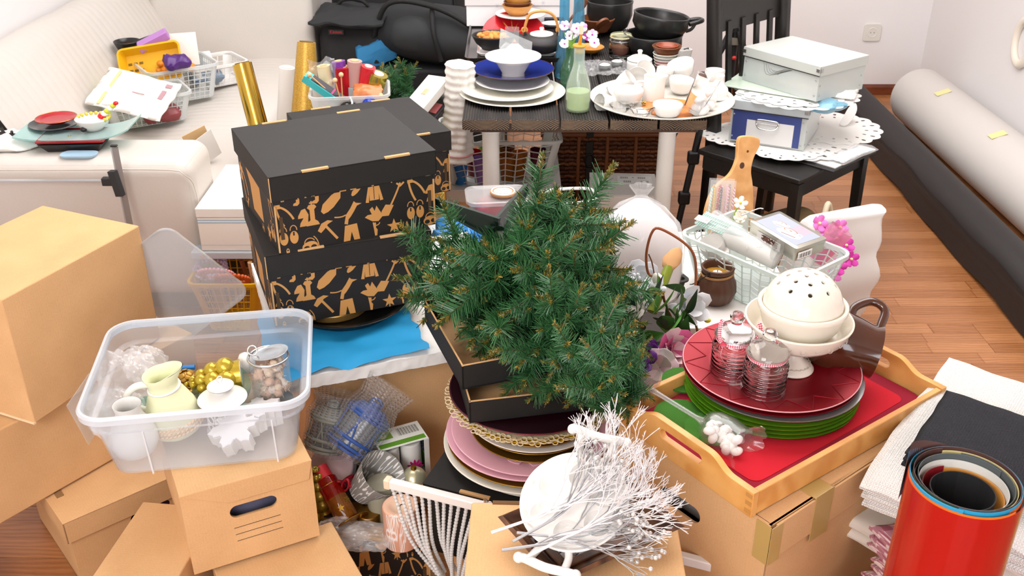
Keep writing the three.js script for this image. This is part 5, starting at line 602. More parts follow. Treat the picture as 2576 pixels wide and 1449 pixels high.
add(tin,'tin_body',rloft([[tw - 0.004,td - 0.004,0.006,0],[tw - 0.002,td - 0.002,0.007,0.002],[tw - 0.002,td - 0.002,0.007,th - 0.012],[tw+0.002,td+0.002,0.008,th - 0.012],[tw+0.002,td+0.002,0.008,th - 0.001],[tw - 0.002,td - 0.002,0.007,th]]).translate(0,0,-td/2),M(0xc8c6bb,0.28,{metalness:0.85}));add(tin,'lid_picture',(()=>{const q=box(tw*0.86,0.0008,td*0.8,0).translate(0,th,-td/2),a=q.attributes.position,u=q.attributes.uv;for (let i=0;i<a.count;i++) u.setXY(i,a.getX(i)/(tw*0.86)+0.5,-(a.getZ(i)+td/2)/(td*0.8)+0.5);return q;})(),M(0xd8d8d8,0.6,{map:pic}),'photo of two cappuccino cups');add(tin,'barcode',box(0.001,th*0.5,td*0.45,0).translate(tw/2+0.002,0.006,-td*0.3),M(0xffffff,0.5,{map:tex(64,64,(c,W)=>{c.fillStyle='#fff';c.fillRect(0,0,W,W);c.fillStyle='#111';for (let k=0;k<14;k++) c.fillRect(6+k*4,16,k%3+1,40);})}));
add(tin,'bean_picture',box(tw*0.5,th*0.55,0.001,0).translate(-0.01,0.004,0.0002),M(0xffffff,0.4,{map:tex(128,64,(c,W,H)=>{c.fillStyle='#d9d5d2';c.fillRect(0,0,W,H);for (let k=0;k<90;k++) {c.fillStyle=['#4a2618','#6a3a26','#3a1d12'][k%3];c.beginPath();c.ellipse(30+rnd()*80,8+rnd()*50,7,4.5,rnd()*3,0,7);c.fill();}})}),'picture of coffee beans');
const pc=BI('plastic_cup','pink tinted clear plastic cup at the end of the mint basket','cup',2052,655,0.47);pc.rotation.z=-0.55;add(pc,'cup',lathe([[0,0],[0.026,0],[0.036,0.12],[0.035,0.12],[0.025,0.003],[0,0.003]],32),M(0xf7d6e6,0.2,{transmission:0.85,thickness:0}));
const wf=BI('daffodil','white and yellow artificial flower poking out behind the tin','flower',1862,512,0.66);wf.rotation.set(0.8,0,0);petalFlower(wf,M(0xe6e3de,0.6,DS),{n:5,r:0.022,w:0.018,mid:M(0xdcc23a,0.6)});add(wf,'stem',tube([[0,0,0],[-0.006,-0.03,0.01],[-0.01,-0.06,0.03]],0.0025),M(0x9bb83a,0.6));const wf2=BI('daffodil','cream artificial bloom lying behind the champagne flute','flower',1862,548,0.62);wf2.rotation.set(0.4,1,0.4);petalFlower(wf2,M(0xefe6d4,0.6,DS),{n:6,r:0.02,w:0.018,layers:2});
const cl2=BI('metal_clip','shiny chrome skewer resting on the tin edge','skewer',1888,535,0.64);add(cl2,'skewer',tube([[-0.03,0,0.02],[0.02,0.012,0],[0.035,0.012,0]],0.0018),chrome);

const wbg=thing('carrier_bag','crumpled white paper carrier bag slumped on the floor behind the basket','bag',V(1.02,0,-2.98),0.35);{const g2=crumple(loft(Array.from({length:24},(_,k)=>{const y=0.45*k/23,w=0.32 - 0.1*y,d=0.18 - 0.12*y*y/0.2;return rrp(w,Math.max(0.05,d),0.02,12).map(([x,z])=>[x+y*0.12,y,z+y*0.1]);})),0.03,11,2);add(wbg,'paper',g2,M(0xe6e4df,0.65,DS));}
const pf=M(0xd43fae,0.55,DS),pf2=M(0xe87fcb,0.55,DS);[[2080,588],[2105,600],[2112,572],[2128,618],[2118,655],[2140,652],[2098,690],[2108,672],[2060,562]].forEach(([px,py],k)=>{const f=thing('orchid','bright pink artificial orchid bloom against the white carrier bag','flower',atZ(px,py,-2.78+0.01*k),k,'pink orchid blooms');f.rotation.set(0.9,k*1.1,0.3*Math.sin(k));petalFlower(f,k%2?pf:pf2,{n:5,r:0.027,w:0.026,mid:M(0xf2e9a0,0.5)});});
const os=thing('orchid_spray','brown artificial orchid stem carrying the pink blooms','stem',[0,0,0]);add(os,'stem',tube([[2060,560],[2095,590],[2122,625],[2118,660],[2098,700],[2085,740]].map(([x,y])=>atZ(x,y,-2.79)).concat([V(0.9,0.01,-2.75)]),0.003,40),M(0x6b5a34,0.7));
const bb=thing('burlap_bag','olive burlap bag with rope handles under the chair','bag',V(0.98,0,-3.35),0.3);add(bb,'bag_cloth',crumple(loft([[0.34,0.24,0],[0.36,0.26,0.05],[0.33,0.2,0.2],[0.3,0.12,0.26]].map(([w,d,y])=>rrp(w,d,0.06,6).map(([x,z])=>[x,y,z]))),0.03,7,5),M(0x8a744a,0.9,DS));add(bb,'green_panel',crumple(pillow(0.12,0.03,0.2,10,10,0.01,2).rotateZ(-1.1).translate(0.15,0.16,0.0),0.008,18),M(0x1d4a38,0.8),'dark green cloth panel');add(bb,'rope_handle',mg(tube([[0.06,0.2,0.1],[0.1,0.28,0.12],[0.13,0.34,0.1],[0.16,0.3,0.08]],0.011,30,8),tube([[0.14,0.14,0.06],[0.24,0.16,0.08],[0.3,0.15,0.12],[0.27,0.1,0.16],[0.2,0.08,0.16]],0.011,30,8)),M(0xd9cdb2,0.85),'cream rope handles');
const bpl=thing('melamine_plate','light blue plate standing against the white carrier bag','plate',V(0.93,0.14,-2.74));bpl.rotation.set(1.3,0.3,0,'YXZ');add(bpl,'plate',lathe(plateProf(0.138,{up:0.012}),48),M(0x7fb6d6,0.3));add(bpl,'rim_line',tor(0.138,0.0018,64,6).translate(0,0.0135,0),M(0x2b4f8a,0.3));
}
// ---------- carton, wooden tray, chargers and cake stand ----------
import {Brush,Evaluator,SUBTRACTION} from 'three-bvh-csg';
{
const TRY=0.645,e=edge(1553,1006,1895,1245,TRY+0.048),W=e.w,Dp=0.535,pine=M(0xffffff,0.42,{map:woodTex([206,142,70],[228,172,100],4,6,512,41)});
const cr=thing('carton','large brown carton with packing tape and a hand hole under the wooden tray','carton',V(e.mid.x,0,e.mid.z),e.ry+0.04),cw=0.36,cd=0.5,chh=TRY - 0.003;
const wall=(w,hole)=>uvm(ext(shape([[-w/2,0],[w/2,0],[w/2,chh],[-w/2,chh]]),0.005,0,hole));
add(cr,'front_panel',wall(cw,stadium(0.1,0.034,-0.015,chh - 0.085)).translate(0.02,0,-0.012),kraft);const sp=add(cr,'side_panel',wall(cd),kraft);sp.position.set(cw/2+0.015,0,-cd/2 - 0.008);sp.rotation.y=PI/2;const sp2=add(cr,'side_panel',wall(cd),kraft);sp2.position.set(-cw/2+0.02,0,-cd/2 - 0.008);sp2.rotation.y=PI/2;add(cr,'back_panel',wall(cw).translate(0.02,0,-cd - 0.008),kraft);add(cr,'top_flap',uvm(box(cw,0.005,cd,0.001,1).translate(0.02,chh - 0.005,-cd/2 - 0.01)),kraft);
add(cr,'overlap_flap',uvm(box(0.004,0.075,cd*0.96,0.001,1).translate(cw/2+0.0225,chh - 0.077,-cd/2 - 0.01)),kraft,'folded flap taped to the side');add(cr,'packing_paper',pillow(0.2,0.1,0.02).translate(-0.02,chh - 0.14,-0.06),M(0xe6e4df,0.7),'white paper behind the hand hole');
const tape=M(0xb89a5c,0.25);add(cr,'packing_tape',mg(box(0.0012,0.1,0.05,0).translate(cw/2+0.0252,chh - 0.095,-0.145),box(0.05,0.001,0.05,0).translate(cw/2,chh+0.0005,-0.145)),tape,'glossy tan tape');add(cr,'packing_tape',mg(box(0.0012,0.08,0.03,0).translate(cw/2+0.0252,chh - 0.082,-0.02),box(0.03,0.08,0.0012,0).translate(cw/2+0.008,chh - 0.082,-0.006)),tape,'glossy tan tape on the corner');
const t=thing('serving_tray','pine wood serving tray with handle slots on the taped carton','tray',V(e.mid.x,TRY,e.mid.z),e.ry);
add(t,'tray_floor',uvm(box(W - 0.02,0.004,Dp - 0.02,0).translate(0,0.002,-Dp/2)),M(0xe9e6df,0.5),'white tray floor');
const hb=(n)=>ext(smoothShape([[-W/2,0],[0,0],[W/2,0],[W/2,0.03],[W/2,0.048],[W*0.34,0.05],[W*0.22,0.066],[0,0.07],[-W*0.22,0.066],[-W*0.34,0.05],[-W/2,0.048],[-W/2,0.03]],90),0.012,0.0015,stadium(0.105,0.022,0,0.043));
const hb2=()=>{const s=new THREE.Shape();s.moveTo(-W/2,0);s.lineTo(W/2,0);s.lineTo(W/2,0.048);s.lineTo(W*0.36,0.048);s.bezierCurveTo(W*0.28,0.048,W*0.26,0.068,W*0.18,0.068);s.lineTo(-W*0.18,0.068);s.bezierCurveTo(-W*0.26,0.068,-W*0.28,0.048,-W*0.36,0.048);s.lineTo(-W/2,0.048);s.closePath();return uvm(ext(s,0.011,0.0012,stadium(0.105,0.022,0,0.042)),3);};
add(t,'handle_board',hb2().translate(0,0.0012,-0.012),pine);add(t,'handle_board',hb2().translate(0,0.0012,-Dp),pine);for (const s of [-1,1]) add(t,'side_board',uvm(box(0.012,0.048,Dp - 0.026,0.002).translate(s*(W/2 - 0.006),0,-Dp/2),3,true),pine);add(t,'corner_joint',mg([0.006,0.022,0.038].map(y=>box(0.013,0.008,0.001,0).translate(W/2 - 0.007,y,0.0006))),M(0xc08a4a,0.5));
const TF=TRY+0.0065,loc=(x,y,z)=>{t.updateMatrixWorld();return t.localToWorld(V(x,y - TRY,z));};

const felt=(c)=>M(c,0.95,{bumpMap:leatherBump,bumpScale:0.0015});
[['bright red felt placemat with a dark red border on the tray floor',0,0.012,0xd0142a,0],['dark red felt placemat, lower one on the tray floor',0,-0.01,0xa01030,0.0045]].reverse().forEach(([l,dx,rot,c,dy],k)=>{const m=thing('felt_placemat',l,'placemat',loc(dx,TF+(k?0.0055:0.0),-Dp/2),e.ry+rot);add(m,'felt',flat(ext(smoothShape(rrp(W*0.87,Dp*0.92,0.03),80),0.003,0.0008)).translate(0,0.001,0),felt(k?0x98102e:0x8c0f2a));if (k) add(m,'felt_centre',flat(ext(smoothShape(rrp(W*0.74,Dp*0.8,0.02),80),0.0012,0)).translate(0,0.0048,0),felt(0xd0142a),'bright red centre panel');});
[['round green felt coaster under the glass candle holder',1712,1045,0.05],['round green felt coaster half hidden by the red chargers',1722,958,0.045],['round green felt coaster beside the fluted glass cup',1790,1080,0.05]].forEach(([l,px,py,r],k)=>{const m=put('felt_coaster',l,'coaster',px,py,TF+0.0125+k*0.0035);add(m,'felt',cyl(r,r,0.003,40),felt(0x3f7a22));});

const PC=at(1934,990,TF+0.016),gm=M(0x7fbf2a,0.3,{metalness:0.7,bumpMap:leatherBump,bumpScale:0.002});
const charger=(r)=>lathe([[0,0],[r*0.66,0],[r*0.68,0.001],[r*0.72,0.008],[r,0.012],[r,0.0145],[r*0.715,0.0105],[r*0.66,0.0035],[0,0.003]],80);
['lowest','second','third','uppermost'].forEach((w,k)=>{const c=thing('charger_plate','green metallic scaly charger plate, '+ w+' of the green ones','plate',V(PC.x+0.002*(k%2),PC.y+k*0.0085,PC.z));add(c,'charger',charger(0.163),gm);});
const sv=thing('charger_plate','silver rimmed charger plate under the red ones','plate',V(PC.x+0.004,PC.y+0.036,PC.z - 0.004));add(sv,'charger',charger(0.167),M(0xb9bcbc,0.3,{metalness:0.8}));
const redM=M(0x8e0a1c,0.36,{metalness:0.55});let RT;
['second red charger plate, under the patterned top one','glossy red charger plate with a triangle patterned rim, topmost of the stack'].forEach((l,k)=>{const c=thing('charger_plate',l,'plate',V(PC.x - 0.003+k*0.001,PC.y+0.044+k*0.009,PC.z - 0.008));add(c,'charger',charger(0.166),redM);RT=c;});
const rl=[],n=14;for (let k=0;k<n;k++) {const a=k/n*PI*2,b=(k+0.5)/n*PI*2,c2=(k+1)/n*PI*2,q=(r,y,t2)=>[r*Math.cos(t2),y,r*Math.sin(t2)];rl.push(bar(q(0.122,0.0112,b),q(0.164,0.0146,a),0.0009,0.0009,4),bar(q(0.122,0.0112,b),q(0.164,0.0146,c2),0.0009,0.0009,4));} add(RT,'embossed_lines',mg(rl),redM,'raised zigzag lines');add(RT,'rim_line',tor(0.166,0.0012,80,6).translate(0,0.0137,0),M(0xd8a0a4,0.3));
const RY=RT.position.y+0.0032;

const cs=put('cake_stand','cream ceramic footed dish with scroll print on the red charger','cake stand',1991,925,RY),cream=M(0xeee6d6,0.2);
add(cs,'foot',lathe([[0,0],[0.04,0],[0.041,0.004],[0.036,0.01],[0.02,0.022],[0.013,0.036],[0.013,0.048],[0.022,0.062],[0,0.062]],56),cream);add(cs,'dish',lathe([[0,0.06],[0.024,0.06],[0.075,0.07],[0.088,0.082],[0.099,0.108],[0.099,0.111],[0.095,0.111],[0.082,0.084],[0.07,0.076],[0,0.07]],72),cream);
const sc=[];for (let k=0;k<22;k++) {const a=k/22*PI*2;sc.push(xf(tor(0.005,0.0006,14,4).rotateX(PI/2),[0.092*Math.cos(a),0.0885+0.003*(k%2),0.092*Math.sin(a)],[0,PI/2 - a,0]));sc.push(xf(tor(0.0045,0.0006,14,4),[0.03*Math.cos(a),0.0142,0.03*Math.sin(a)]));} add(cs,'scroll_print',mg(sc),M(0xcfc4b2,0.4),'faint grey scrolls');
const bl=thing('mixing_bowl','cream ceramic bowl standing in the footed dish','bowl',V(cs.position.x+0.003,cs.position.y+0.0702,cs.position.z));add(bl,'bowl',lathe([[0,0],[0.045,0],[0.05,0.004],[0.07,0.03],[0.079,0.062],[0.082,0.064],[0.082,0.072],[0.078,0.074],[0.074,0.071],[0.073,0.06],[0.062,0.028],[0.04,0.006],[0,0.006]],72),cream);
const dm=thing('strainer_dome','cream ceramic pierced dome lid upside on the cream bowl','lid',V(bl.position.x,bl.position.y+0.062,bl.position.z));let dome=new Brush(new THREE.SphereGeometry(0.073,64,40,0,PI*2,0,PI*0.5).scale(1,0.98,1));{const outer=lathe([[0.073,0],...Array.from({length:16},(_,k)=>{const a=(k+1)/16*PI/2;return [0.073*Math.cos(a),0.074*Math.sin(a)];}),...Array.from({length:16},(_,k)=>{const a=(16 - k)/16*PI/2;return [0.0685*Math.cos(a),0.0695*Math.sin(a)];}),[0.0685,0],[0.073,0]],64);const g=mergeVertices(outer);dome=new Brush(g);dome.updateMatrixWorld();const ev=new Evaluator();ev.attributes=['position','normal','uv'];for (const [ring,cnt,off] of [[0.2,4,0.4],[0.48,8,0.1],[0.78,9,0.3]]) for (let k=0;k<cnt;k++) {const a=k/cnt*PI*2+off,d=V(Math.sin(ring)*Math.cos(a),Math.cos(ring),Math.sin(ring)*Math.sin(a));const b=new Brush(new THREE.CylinderGeometry(0.0042,0.0042,0.03,10));b.quaternion.setFromUnitVectors(V(0,1,0),d);b.position.copy(d.multiplyScalar(0.072));b.updateMatrixWorld();dome=ev.evaluate(dome,b,SUBTRACTION);}} add(dm,'dome',toCreasedNormals(dome.geometry,0.5),cream);

const jarG=lathe([[0,0],[0.036,0],[0.039,0.003],...Array.from({length:33},(_,k)=>[0.039+0.0014*Math.sin(k*PI/2),0.006+k*0.0021]),[0.037,0.078],[0.034,0.082],[0.034,0.086],[0.0315,0.086],[0.0315,0.082],[0.0355,0.074],[0.0365,0.006],[0,0.005]],56),lidG=lathe([[0,0.086],[0.038,0.086],[0.039,0.089],[0.035,0.093],[0.033,0.1],[0.022,0.108],[0.012,0.111],[0.008,0.115],[0.013,0.121],[0.014,0.127],[0.01,0.134],[0,0.136]],48);
const jg=M(0xffffff,0.02,{transmission:1,thickness:0.002,ior:1.45}),ging=M(0xffffff,0.8,{map:tex(64,64,(c,w)=>{c.fillStyle='#fff';c.fillRect(0,0,w,w);c.fillStyle='rgba(200,16,46,0.55)';c.fillRect(0,0,32,64);c.fillRect(0,0,64,32);},[1,1]),side:THREE.DoubleSide});
const ribbon=(pts,w)=>{const c=curve(pts),N=40,pos=[],uv=[],idx=[];const fr=c.computeFrenetFrames(N);for (let k=0;k <= N;k++) {const p=c.getPointAt(k/N),b=fr.binormals[k];for (const s of [-1,1]) {pos.push(p.x+b.x*w*s/2,p.y+b.y*w*s/2,p.z+b.z*w*s/2);uv.push(k/N*c.getLength()/0.004,(s+1)*1.2);} if (k<N) {const a=k*2;idx.push(a,a+1,a+2,a+2,a+1,a+3);}} const g=new THREE.BufferGeometry();g.setAttribute('position',new THREE.Float32BufferAttribute(pos,3));g.setAttribute('uv',new THREE.Float32BufferAttribute(uv,2));g.setIndex(idx);g.computeVertexNormals();return g;};
const band=()=>{const g=new THREE.CylinderGeometry(0.0345,0.0355,0.007,48,1,true).translate(0,0.083,0),u=g.attributes.uv;for (let i=0;i<u.count;i++) u.setXY(i,u.getX(i)*54,u.getY(i)*2);return g;};
const jar=(l,px,py)=>{const j=put('glass_jar',l,'jar',px,py,RY);add(j,'jar_glass',jarG,jg);add(j,'jar_lid',lidG,jg,'domed glass lid with a ball knob');add(j,'ribbon',band(),ging,'red gingham ribbon');return j;};
const j1=jar('ribbed glass jar with a red gingham bow, beside the cake stand',1838,943);const j2=jar('ribbed glass jar with only a gingham neck band',1917,990);
add(j1,'bow',mg(ribbon([[-0.026,0.083,0.024],[-0.035,0.1,0.026],[-0.034,0.125,0.02],[-0.03,0.13,0.018]],0.007),ribbon([[-0.026,0.083,0.025],[-0.03,0.06,0.032],[-0.012,0.04,0.046],[0.01,0.026,0.05],[0.03,0.03,0.046]],0.006),ribbon([[0.03,0.084,0.02],[0.034,0.07,0.03],[0.02,0.045,0.05],[0.0,0.03,0.056],[-0.004,0.015,0.056]],0.008),ribbon([[0.03,0.084,0.02],[0.042,0.1,0.012],[0.04,0.115,0.004],[0.034,0.1,0.004]],0.009),sph(0.005,1.2,1,1,10,8).translate(-0.026,0.083,0.026)),ging,'trailing gingham bow');

const mu=put('brown_jug','large glossy brown jug lying on its side at the end of the tray','jug',2190,880,RY+0.02),ma=at(2085,852,RY+0.035),mb=at(2196,884,RY+0.02);mu.position.copy(ma);mu.quaternion.setFromUnitVectors(V(0,1,0),mb.clone().sub(ma).normalize());const ML=ma.distanceTo(mb)+0.005;add(mu,'jug_body',lathe([[0,-0.05],[0.04,-0.05],[0.055,-0.035],[0.062,0],[0.058,ML*0.5],[0.05,ML*0.85],[0.053,ML],[0.049,ML],[0.046,ML*0.85],[0.054,ML*0.45],[0.055,0],[0,-0.04]],56),M(0x4a2717,0.12,{clearcoat:0.6}));const hq=add(mu,'handle',tube([[0.05,ML*0.35,0],[0.078,ML*0.38,0],[0.1,ML*0.7,0],[0.09,ML*1.0,0],[0.05,ML*0.98,0]],0.0085,36,10),M(0x4a2717,0.12,{clearcoat:0.6}));hq.rotation.y=2.0;

const ga=at(1626,972,TF+0.05),gb=at(1775,1065,TF+0.04),gc=at(1885,1132,TF+0.036),h=thing('candle_holder','long stemmed glass candle holder with a ruffled cup lying on the tray','candle holder',ga);h.quaternion.setFromUnitVectors(V(0,1,0),gc.clone().sub(ga).normalize());const L1=ga.distanceTo(gb),L2=ga.distanceTo(gc);
add(h,'foot',lathe([[0,0],[0.036,0.002],[0.037,0.004],[0.012,0.01],[0,0.01]],40),M(0xf4eaea,0.1,{transmission:0.85,thickness:0}));add(h,'stem',lathe([[0.0,0.008],[0.006,0.012],[0.0045,0.04],[0.0045,L1 - 0.02],[0.008,L1 - 0.005],[0,L1]],24),M(0xf4f4f4,0.05,{transmission:0.85,thickness:0}));const cg=lathe([[0.004,L1 - 0.004],[0.026,L1+0.004],[0.033,L1+0.02],[0.036,L1+0.045],[0.033,L1+0.075],[0.037,L2 - 0.012],[0.045,L2],[0.044,L2],[0.035,L2 - 0.012],[0.0315,L1+0.075],[0.0345,L1+0.045],[0.0315,L1+0.02],[0.024,L1+0.006],[0,L1 - 0.001]],72),cp=cg.attributes.position;for (let i=0;i<cp.count;i++) {const a=Math.atan2(cp.getZ(i),cp.getX(i)),f=Math.max(0,(cp.getY(i) - (L2 - 0.02))/0.02);cp.setY(i,cp.getY(i)+0.004*f*Math.sin(a*12));const k=1+0.05*f*Math.cos(a*12);cp.setX(i,cp.getX(i)*k);cp.setZ(i,cp.getZ(i)*k);} cg.computeVertexNormals();add(h,'cup',cg,M(0xffffff,0.03,{transmission:0.97,thickness:0,ior:1.45}),'ruffled glass cup');
const peb=sph(1,0.011,0.007,0.0085,12,9),pm=M(0xe6e4df,0.5);const hd=gc.clone().sub(ga).normalize();for (let k=0;k<26;k++) {const s=thing('pebble','white pebble inside the ruffled glass cup','pebble',ga.clone().addScaledVector(hd,L1+0.012+0.055*rnd()).add(V(rr_(-0.018,0.018),rr_(-0.02,0.006),rr_(-0.018,0.018))),rr_(0,6),'white pebbles in the glass cup');s.rotation.x=rr_(0,3);add(s,'pebble',peb,pm);}
}
// ---------- linen pile and paper roll ----------
{
const c=thing('carton','brown carton under the pile of kitchen linen','carton',V(0.88,0,-1.3),0.6);add(c,'carton_body',uvm(box(0.44,0.42,0.36,0.004)),kraft);
const plaid=tex(256,256,(q,W)=>{q.fillStyle='#efe8e4';q.fillRect(0,0,W,W);for (let k=0;k<3;k++) {q.fillStyle='rgba(140,40,70,0.45)';q.fillRect(k*90,0,44,W);q.fillRect(0,k*90,W,44);}},[9,9]),check=tex(128,128,(q,W)=>{q.fillStyle='#f3efec';q.fillRect(0,0,W,W);q.strokeStyle='#c03a48';q.lineWidth=4;q.strokeRect(0,0,W,W);q.lineWidth=2;q.strokeRect(0,0,W/2,W/2);},[22,22]);
const cl=(col,o={})=>M(col,0.9,{bumpMap:fabricBump,bumpScale:0.0012,...o});
const fold=(name,label,cat,px,py,h,ry,w,t,d,m,sd,layers=2)=>{const p=put(name,label,cat,px,py,h,ry);for (let k=0;k<layers;k++) {const q=add(p,'fold',uvm(pillow(w*(1 - 0.02*k),t/layers*1.08,d*(1 - 0.015*k),22,18,0.006,sd+k,4),1),m);q.position.set(rr_(-0.003,0.003),k*t/layers,rr_(-0.003,0.003));} return p;};
const L0=0.425;const fx=(l,px,py,h,w,t,d,m,sd,ry=0.75,n=2)=>fold('kitchen_towel',l,'towel',px,py,h,ry,w,t,d,m,sd,n);
const orange=thing('cloth_napkin','orange cloth napkin edge under the linen pile','napkin',V(0.88,L0 - 0.004,-1.3),0.6);add(orange,'fold',pillow(0.46,0.012,0.37,14,12,0.003,3),M(0xc8481c,0.9));
const Lp=(px,py,h)=>at(px,py,h);
const base=V(0.86,0,-1.28),bundle=(name,label,cat,dx,y,dz,ry,w,t,d,m,sd,n=2)=>{const p=thing(name,label,cat,V(base.x+dx,y,base.z+dz),ry);for (let k=0;k<n;k++) {const q=add(p,'fold',uvm(pillow(w,t/n*1.1,d,22,18,0.006,sd+k,4),1),m);q.position.set(0,k*t/n,0);} return p;};
bundle('kitchen_towel','plaid mauve and white kitchen towel, lowest of the plaid ones','towel',-0.08,L0+0.008,0.0,0.3,0.26,0.035,0.2,cl(0xffffff,{map:plaid}),1,2);bundle('kitchen_towel','plaid mauve and white kitchen towel, middle of the plaid ones','towel',-0.07,L0+0.046,0.0,0.34,0.25,0.034,0.2,cl(0xf4e8e6,{map:plaid}),4,2);bundle('kitchen_towel','rolled plaid mauve kitchen towel, topmost of the plaid ones','towel',-0.08,L0+0.083,-0.01,0.28,0.25,0.05,0.2,cl(0xf0dfe2,{map:plaid}),7,3);
bundle('table_runner','folded cream linen runner jutting out beside the plaid towels','runner',-0.1,L0+0.05,-0.15,0.75,0.24,0.045,0.2,cl(0xd8d0c4),12,2);bundle('kitchen_towel','white towel with fine red checks beside the red paper roll','towel',0.1,L0+0.04,0.12,0.5,0.24,0.05,0.2,cl(0xffffff,{map:check}),15,2);bundle('cloth_napkin','bright red cloth napkin under the red checked towel','napkin',0.1,L0+0.008,0.13,0.5,0.25,0.03,0.22,cl(0xc01024),18,1);bundle('hand_towel','beige looped hand towel beside the red paper roll','towel',0.11,L0+0.095,0.1,0.45,0.22,0.05,0.2,M(0xb89878,1,{bumpMap:leatherBump,bumpScale:0.006}),21,1);bundle('cloth_napkin','lime green napkin tucked above the beige towel','napkin',0.11,L0+0.147,0.08,0.45,0.2,0.012,0.18,cl(0x9cc45a),23,1);
bundle('table_runner','beige folded tablecloth under the white waffle towel','tablecloth',0.03,L0+0.142,-0.05,0.8,0.3,0.05,0.26,cl(0xe2d9cf),27,3);

const TYw=0.66,A=at(2112,1176,TYw),B=at(2338,886,TYw+0.03),wt=thing('waffle_towel','large folded white waffle weave towel on the linen pile','towel',A,Math.atan2(-(B.z - A.z),B.x - A.x)),ww=A.distanceTo(B),wd=0.36,wm=M(0xe9e7e2,0.9,{bumpMap:fabricBump,bumpScale:0.004});
for (let k=0;k<3;k++) {const g=pillow(ww,0.022,wd,30,30,0.008,31+k,5),p=g.attributes.position;for (let i=0;i<p.count;i++) {const u=p.getX(i)/ww+0.5;p.setY(i,p.getY(i)+0.03*u - 0.02*Math.pow(Math.max(0,0.25 - u)*4,2));} g.computeVertexNormals();const q=add(wt,'fold',uvm(g,14),wm);q.position.set(ww/2,-0.045+k*0.016,wd/2+0.05 - 0.006*k);}
const bA=at(2262,1158,TYw+0.035),bB=at(2372,985,TYw+0.05),bt=thing('waffle_cloth','small folded black waffle cloth on the white towel','cloth',bA,Math.atan2(-(bB.z - bA.z),bB.x - bA.x)),bw=bA.distanceTo(bB);for (let k=0;k<3;k++) {const q=add(bt,'fold',uvm(pillow(bw,0.014,0.19,22,24,0.004,41+k,6),14),M(0x1f2027,0.92,{bumpMap:fabricBump,bumpScale:0.004}));q.position.set(bw/2+0.004*k,-0.014+k*0.0105,0.1);}
const fl=put('floral_cloth','white cloth with pink flower print beyond the red paper roll','cloth',2565,1240,TYw - 0.06,-0.6);add(fl,'fold',uvm(pillow(0.22,0.03,0.3,16,16,0.012,51,4),1),M(0xffffff,0.9,{map:tex(256,256,(q,W)=>{q.fillStyle='#f5f3f2';q.fillRect(0,0,W,W);for (let k=0;k<26;k++) {q.fillStyle=k%3?'#e3a3b8':'#9fc27a';q.beginPath();q.arc(rnd()*W,rnd()*W,5+rnd()*6,0,7);q.fill();}},[6,6])}));

const rp=put('paper_roll','upright roll of coloured craft papers with a glossy red outer sheet','paper roll',2428,1215,0.95);const H=0.95;rp.position.y=0;
const sheet=(r,top,col,name,l,turns=1,th=0.0005,a0=0,rough=0.5,ex=0)=>{const n=72,pts=[];const N=Math.round(n*turns);const rings=[0,1].map(j=>{const o=[];for (let k=0;k <= N;k++) {const a=a0+k/n*PI*2,q=r - 0.003*k/n+ex*Math.pow(k/N,2);o.push([q*Math.cos(a),j?top:Math.max(0,top - 0.9),q*Math.sin(a)]);} for (let k=N;k >= 0;k--) {const a=a0+k/n*PI*2,q=r - th - 0.003*k/n+ex*Math.pow(k/N,2);o.push([q*Math.cos(a),j?top:Math.max(0,top - 0.9),q*Math.sin(a)]);} return o;});const g=toCreasedNormals(loft(rings,false,false),0.7);const cap=[];add(rp,name,mg(g,topCap(rings[1],N)),M(col,rough),l);};
const topCap=(ring,N)=>{const pos=[],idx=[];for (let k=0;k <= N;k++) {pos.push(...ring[k],...ring[2*N+1 - k]);if (k<N) {const a=2*k;idx.push(a,a+1,a+2,a+2,a+1,a+3);}} const g=new THREE.BufferGeometry();g.setAttribute('position',new THREE.Float32BufferAttribute(pos,3));g.setIndex(idx);g.computeVertexNormals();return g;};
sheet(0.07,0.95,0xa60e0b,'outer_sheet','glossy red outer sheet',1.06,0.0008,0,0.22);sheet(0.0688,0.953,0xe06a18,'paper_sheet','orange sheet',1.02,0.0007,1);sheet(0.0675,0.957,0x1f8fb8,'paper_sheet','blue sheet',1.02,0.0016,2);sheet(0.066,0.957,0x0d4a34,'paper_sheet','dark green sheet',1,0.0006,3);sheet(0.065,0.958,0x4a2f2a,'paper_sheet','brown sheet',1.1,0.0008,4);sheet(0.063,0.954,0xd6c88a,'paper_sheet','pale yellow sheet',1,0.0006,2);sheet(0.061,0.95,0x173028,'paper_sheet','dark sheet',1.1,0.0008,1);sheet(0.0585,0.954,0x565c5c,'paper_sheet','grey sheet',1.15,0.0007,5,0.4);sheet(0.054,0.946,0xd9d8d0,'paper_sheet','white sheet',0.9,0.0007,3);sheet(0.05,0.935,0xe8a04a,'paper_sheet','thin orange sheet',0.5,0.0005,4);sheet(0.04,0.938,0x1a1a1b,'corrugated_sheet','black corrugated sheet with a white torn edge',1.1,0.0012,2.3,0.7,0.002);sheet(0.049,0.94,0x8a1420,'paper_sheet','dark red sheet',0.35,0.0005,2.4);
for (const [a,c,w,hh,l] of [[4.25,0x5e433e,0.075,0.03,'brown corner sticking up'],[3.95,0x4a9cc8,0.05,0.022,'light blue corner sticking up'],[3.75,0xd98a70,0.03,0.014,'salmon corner sticking up']]) {const q=new THREE.CylinderGeometry(0.0712,0.0712,hh+0.06,16,1,true,0,w/0.07),p=q.attributes.position;for (let i=0;i<p.count;i++) if (p.getY(i)>0) {const an=Math.atan2(p.getX(i),p.getZ(i));p.setY(i,p.getY(i) - hh*(1 - an/(w/0.07))*0.9);} q.computeVertexNormals();const m=add(rp,'paper_corner',q.rotateY(-a+PI/2 - w/0.14).translate(0,0.952 - 0.03+hh/2,0),M(c,0.5,DS),l);}
}
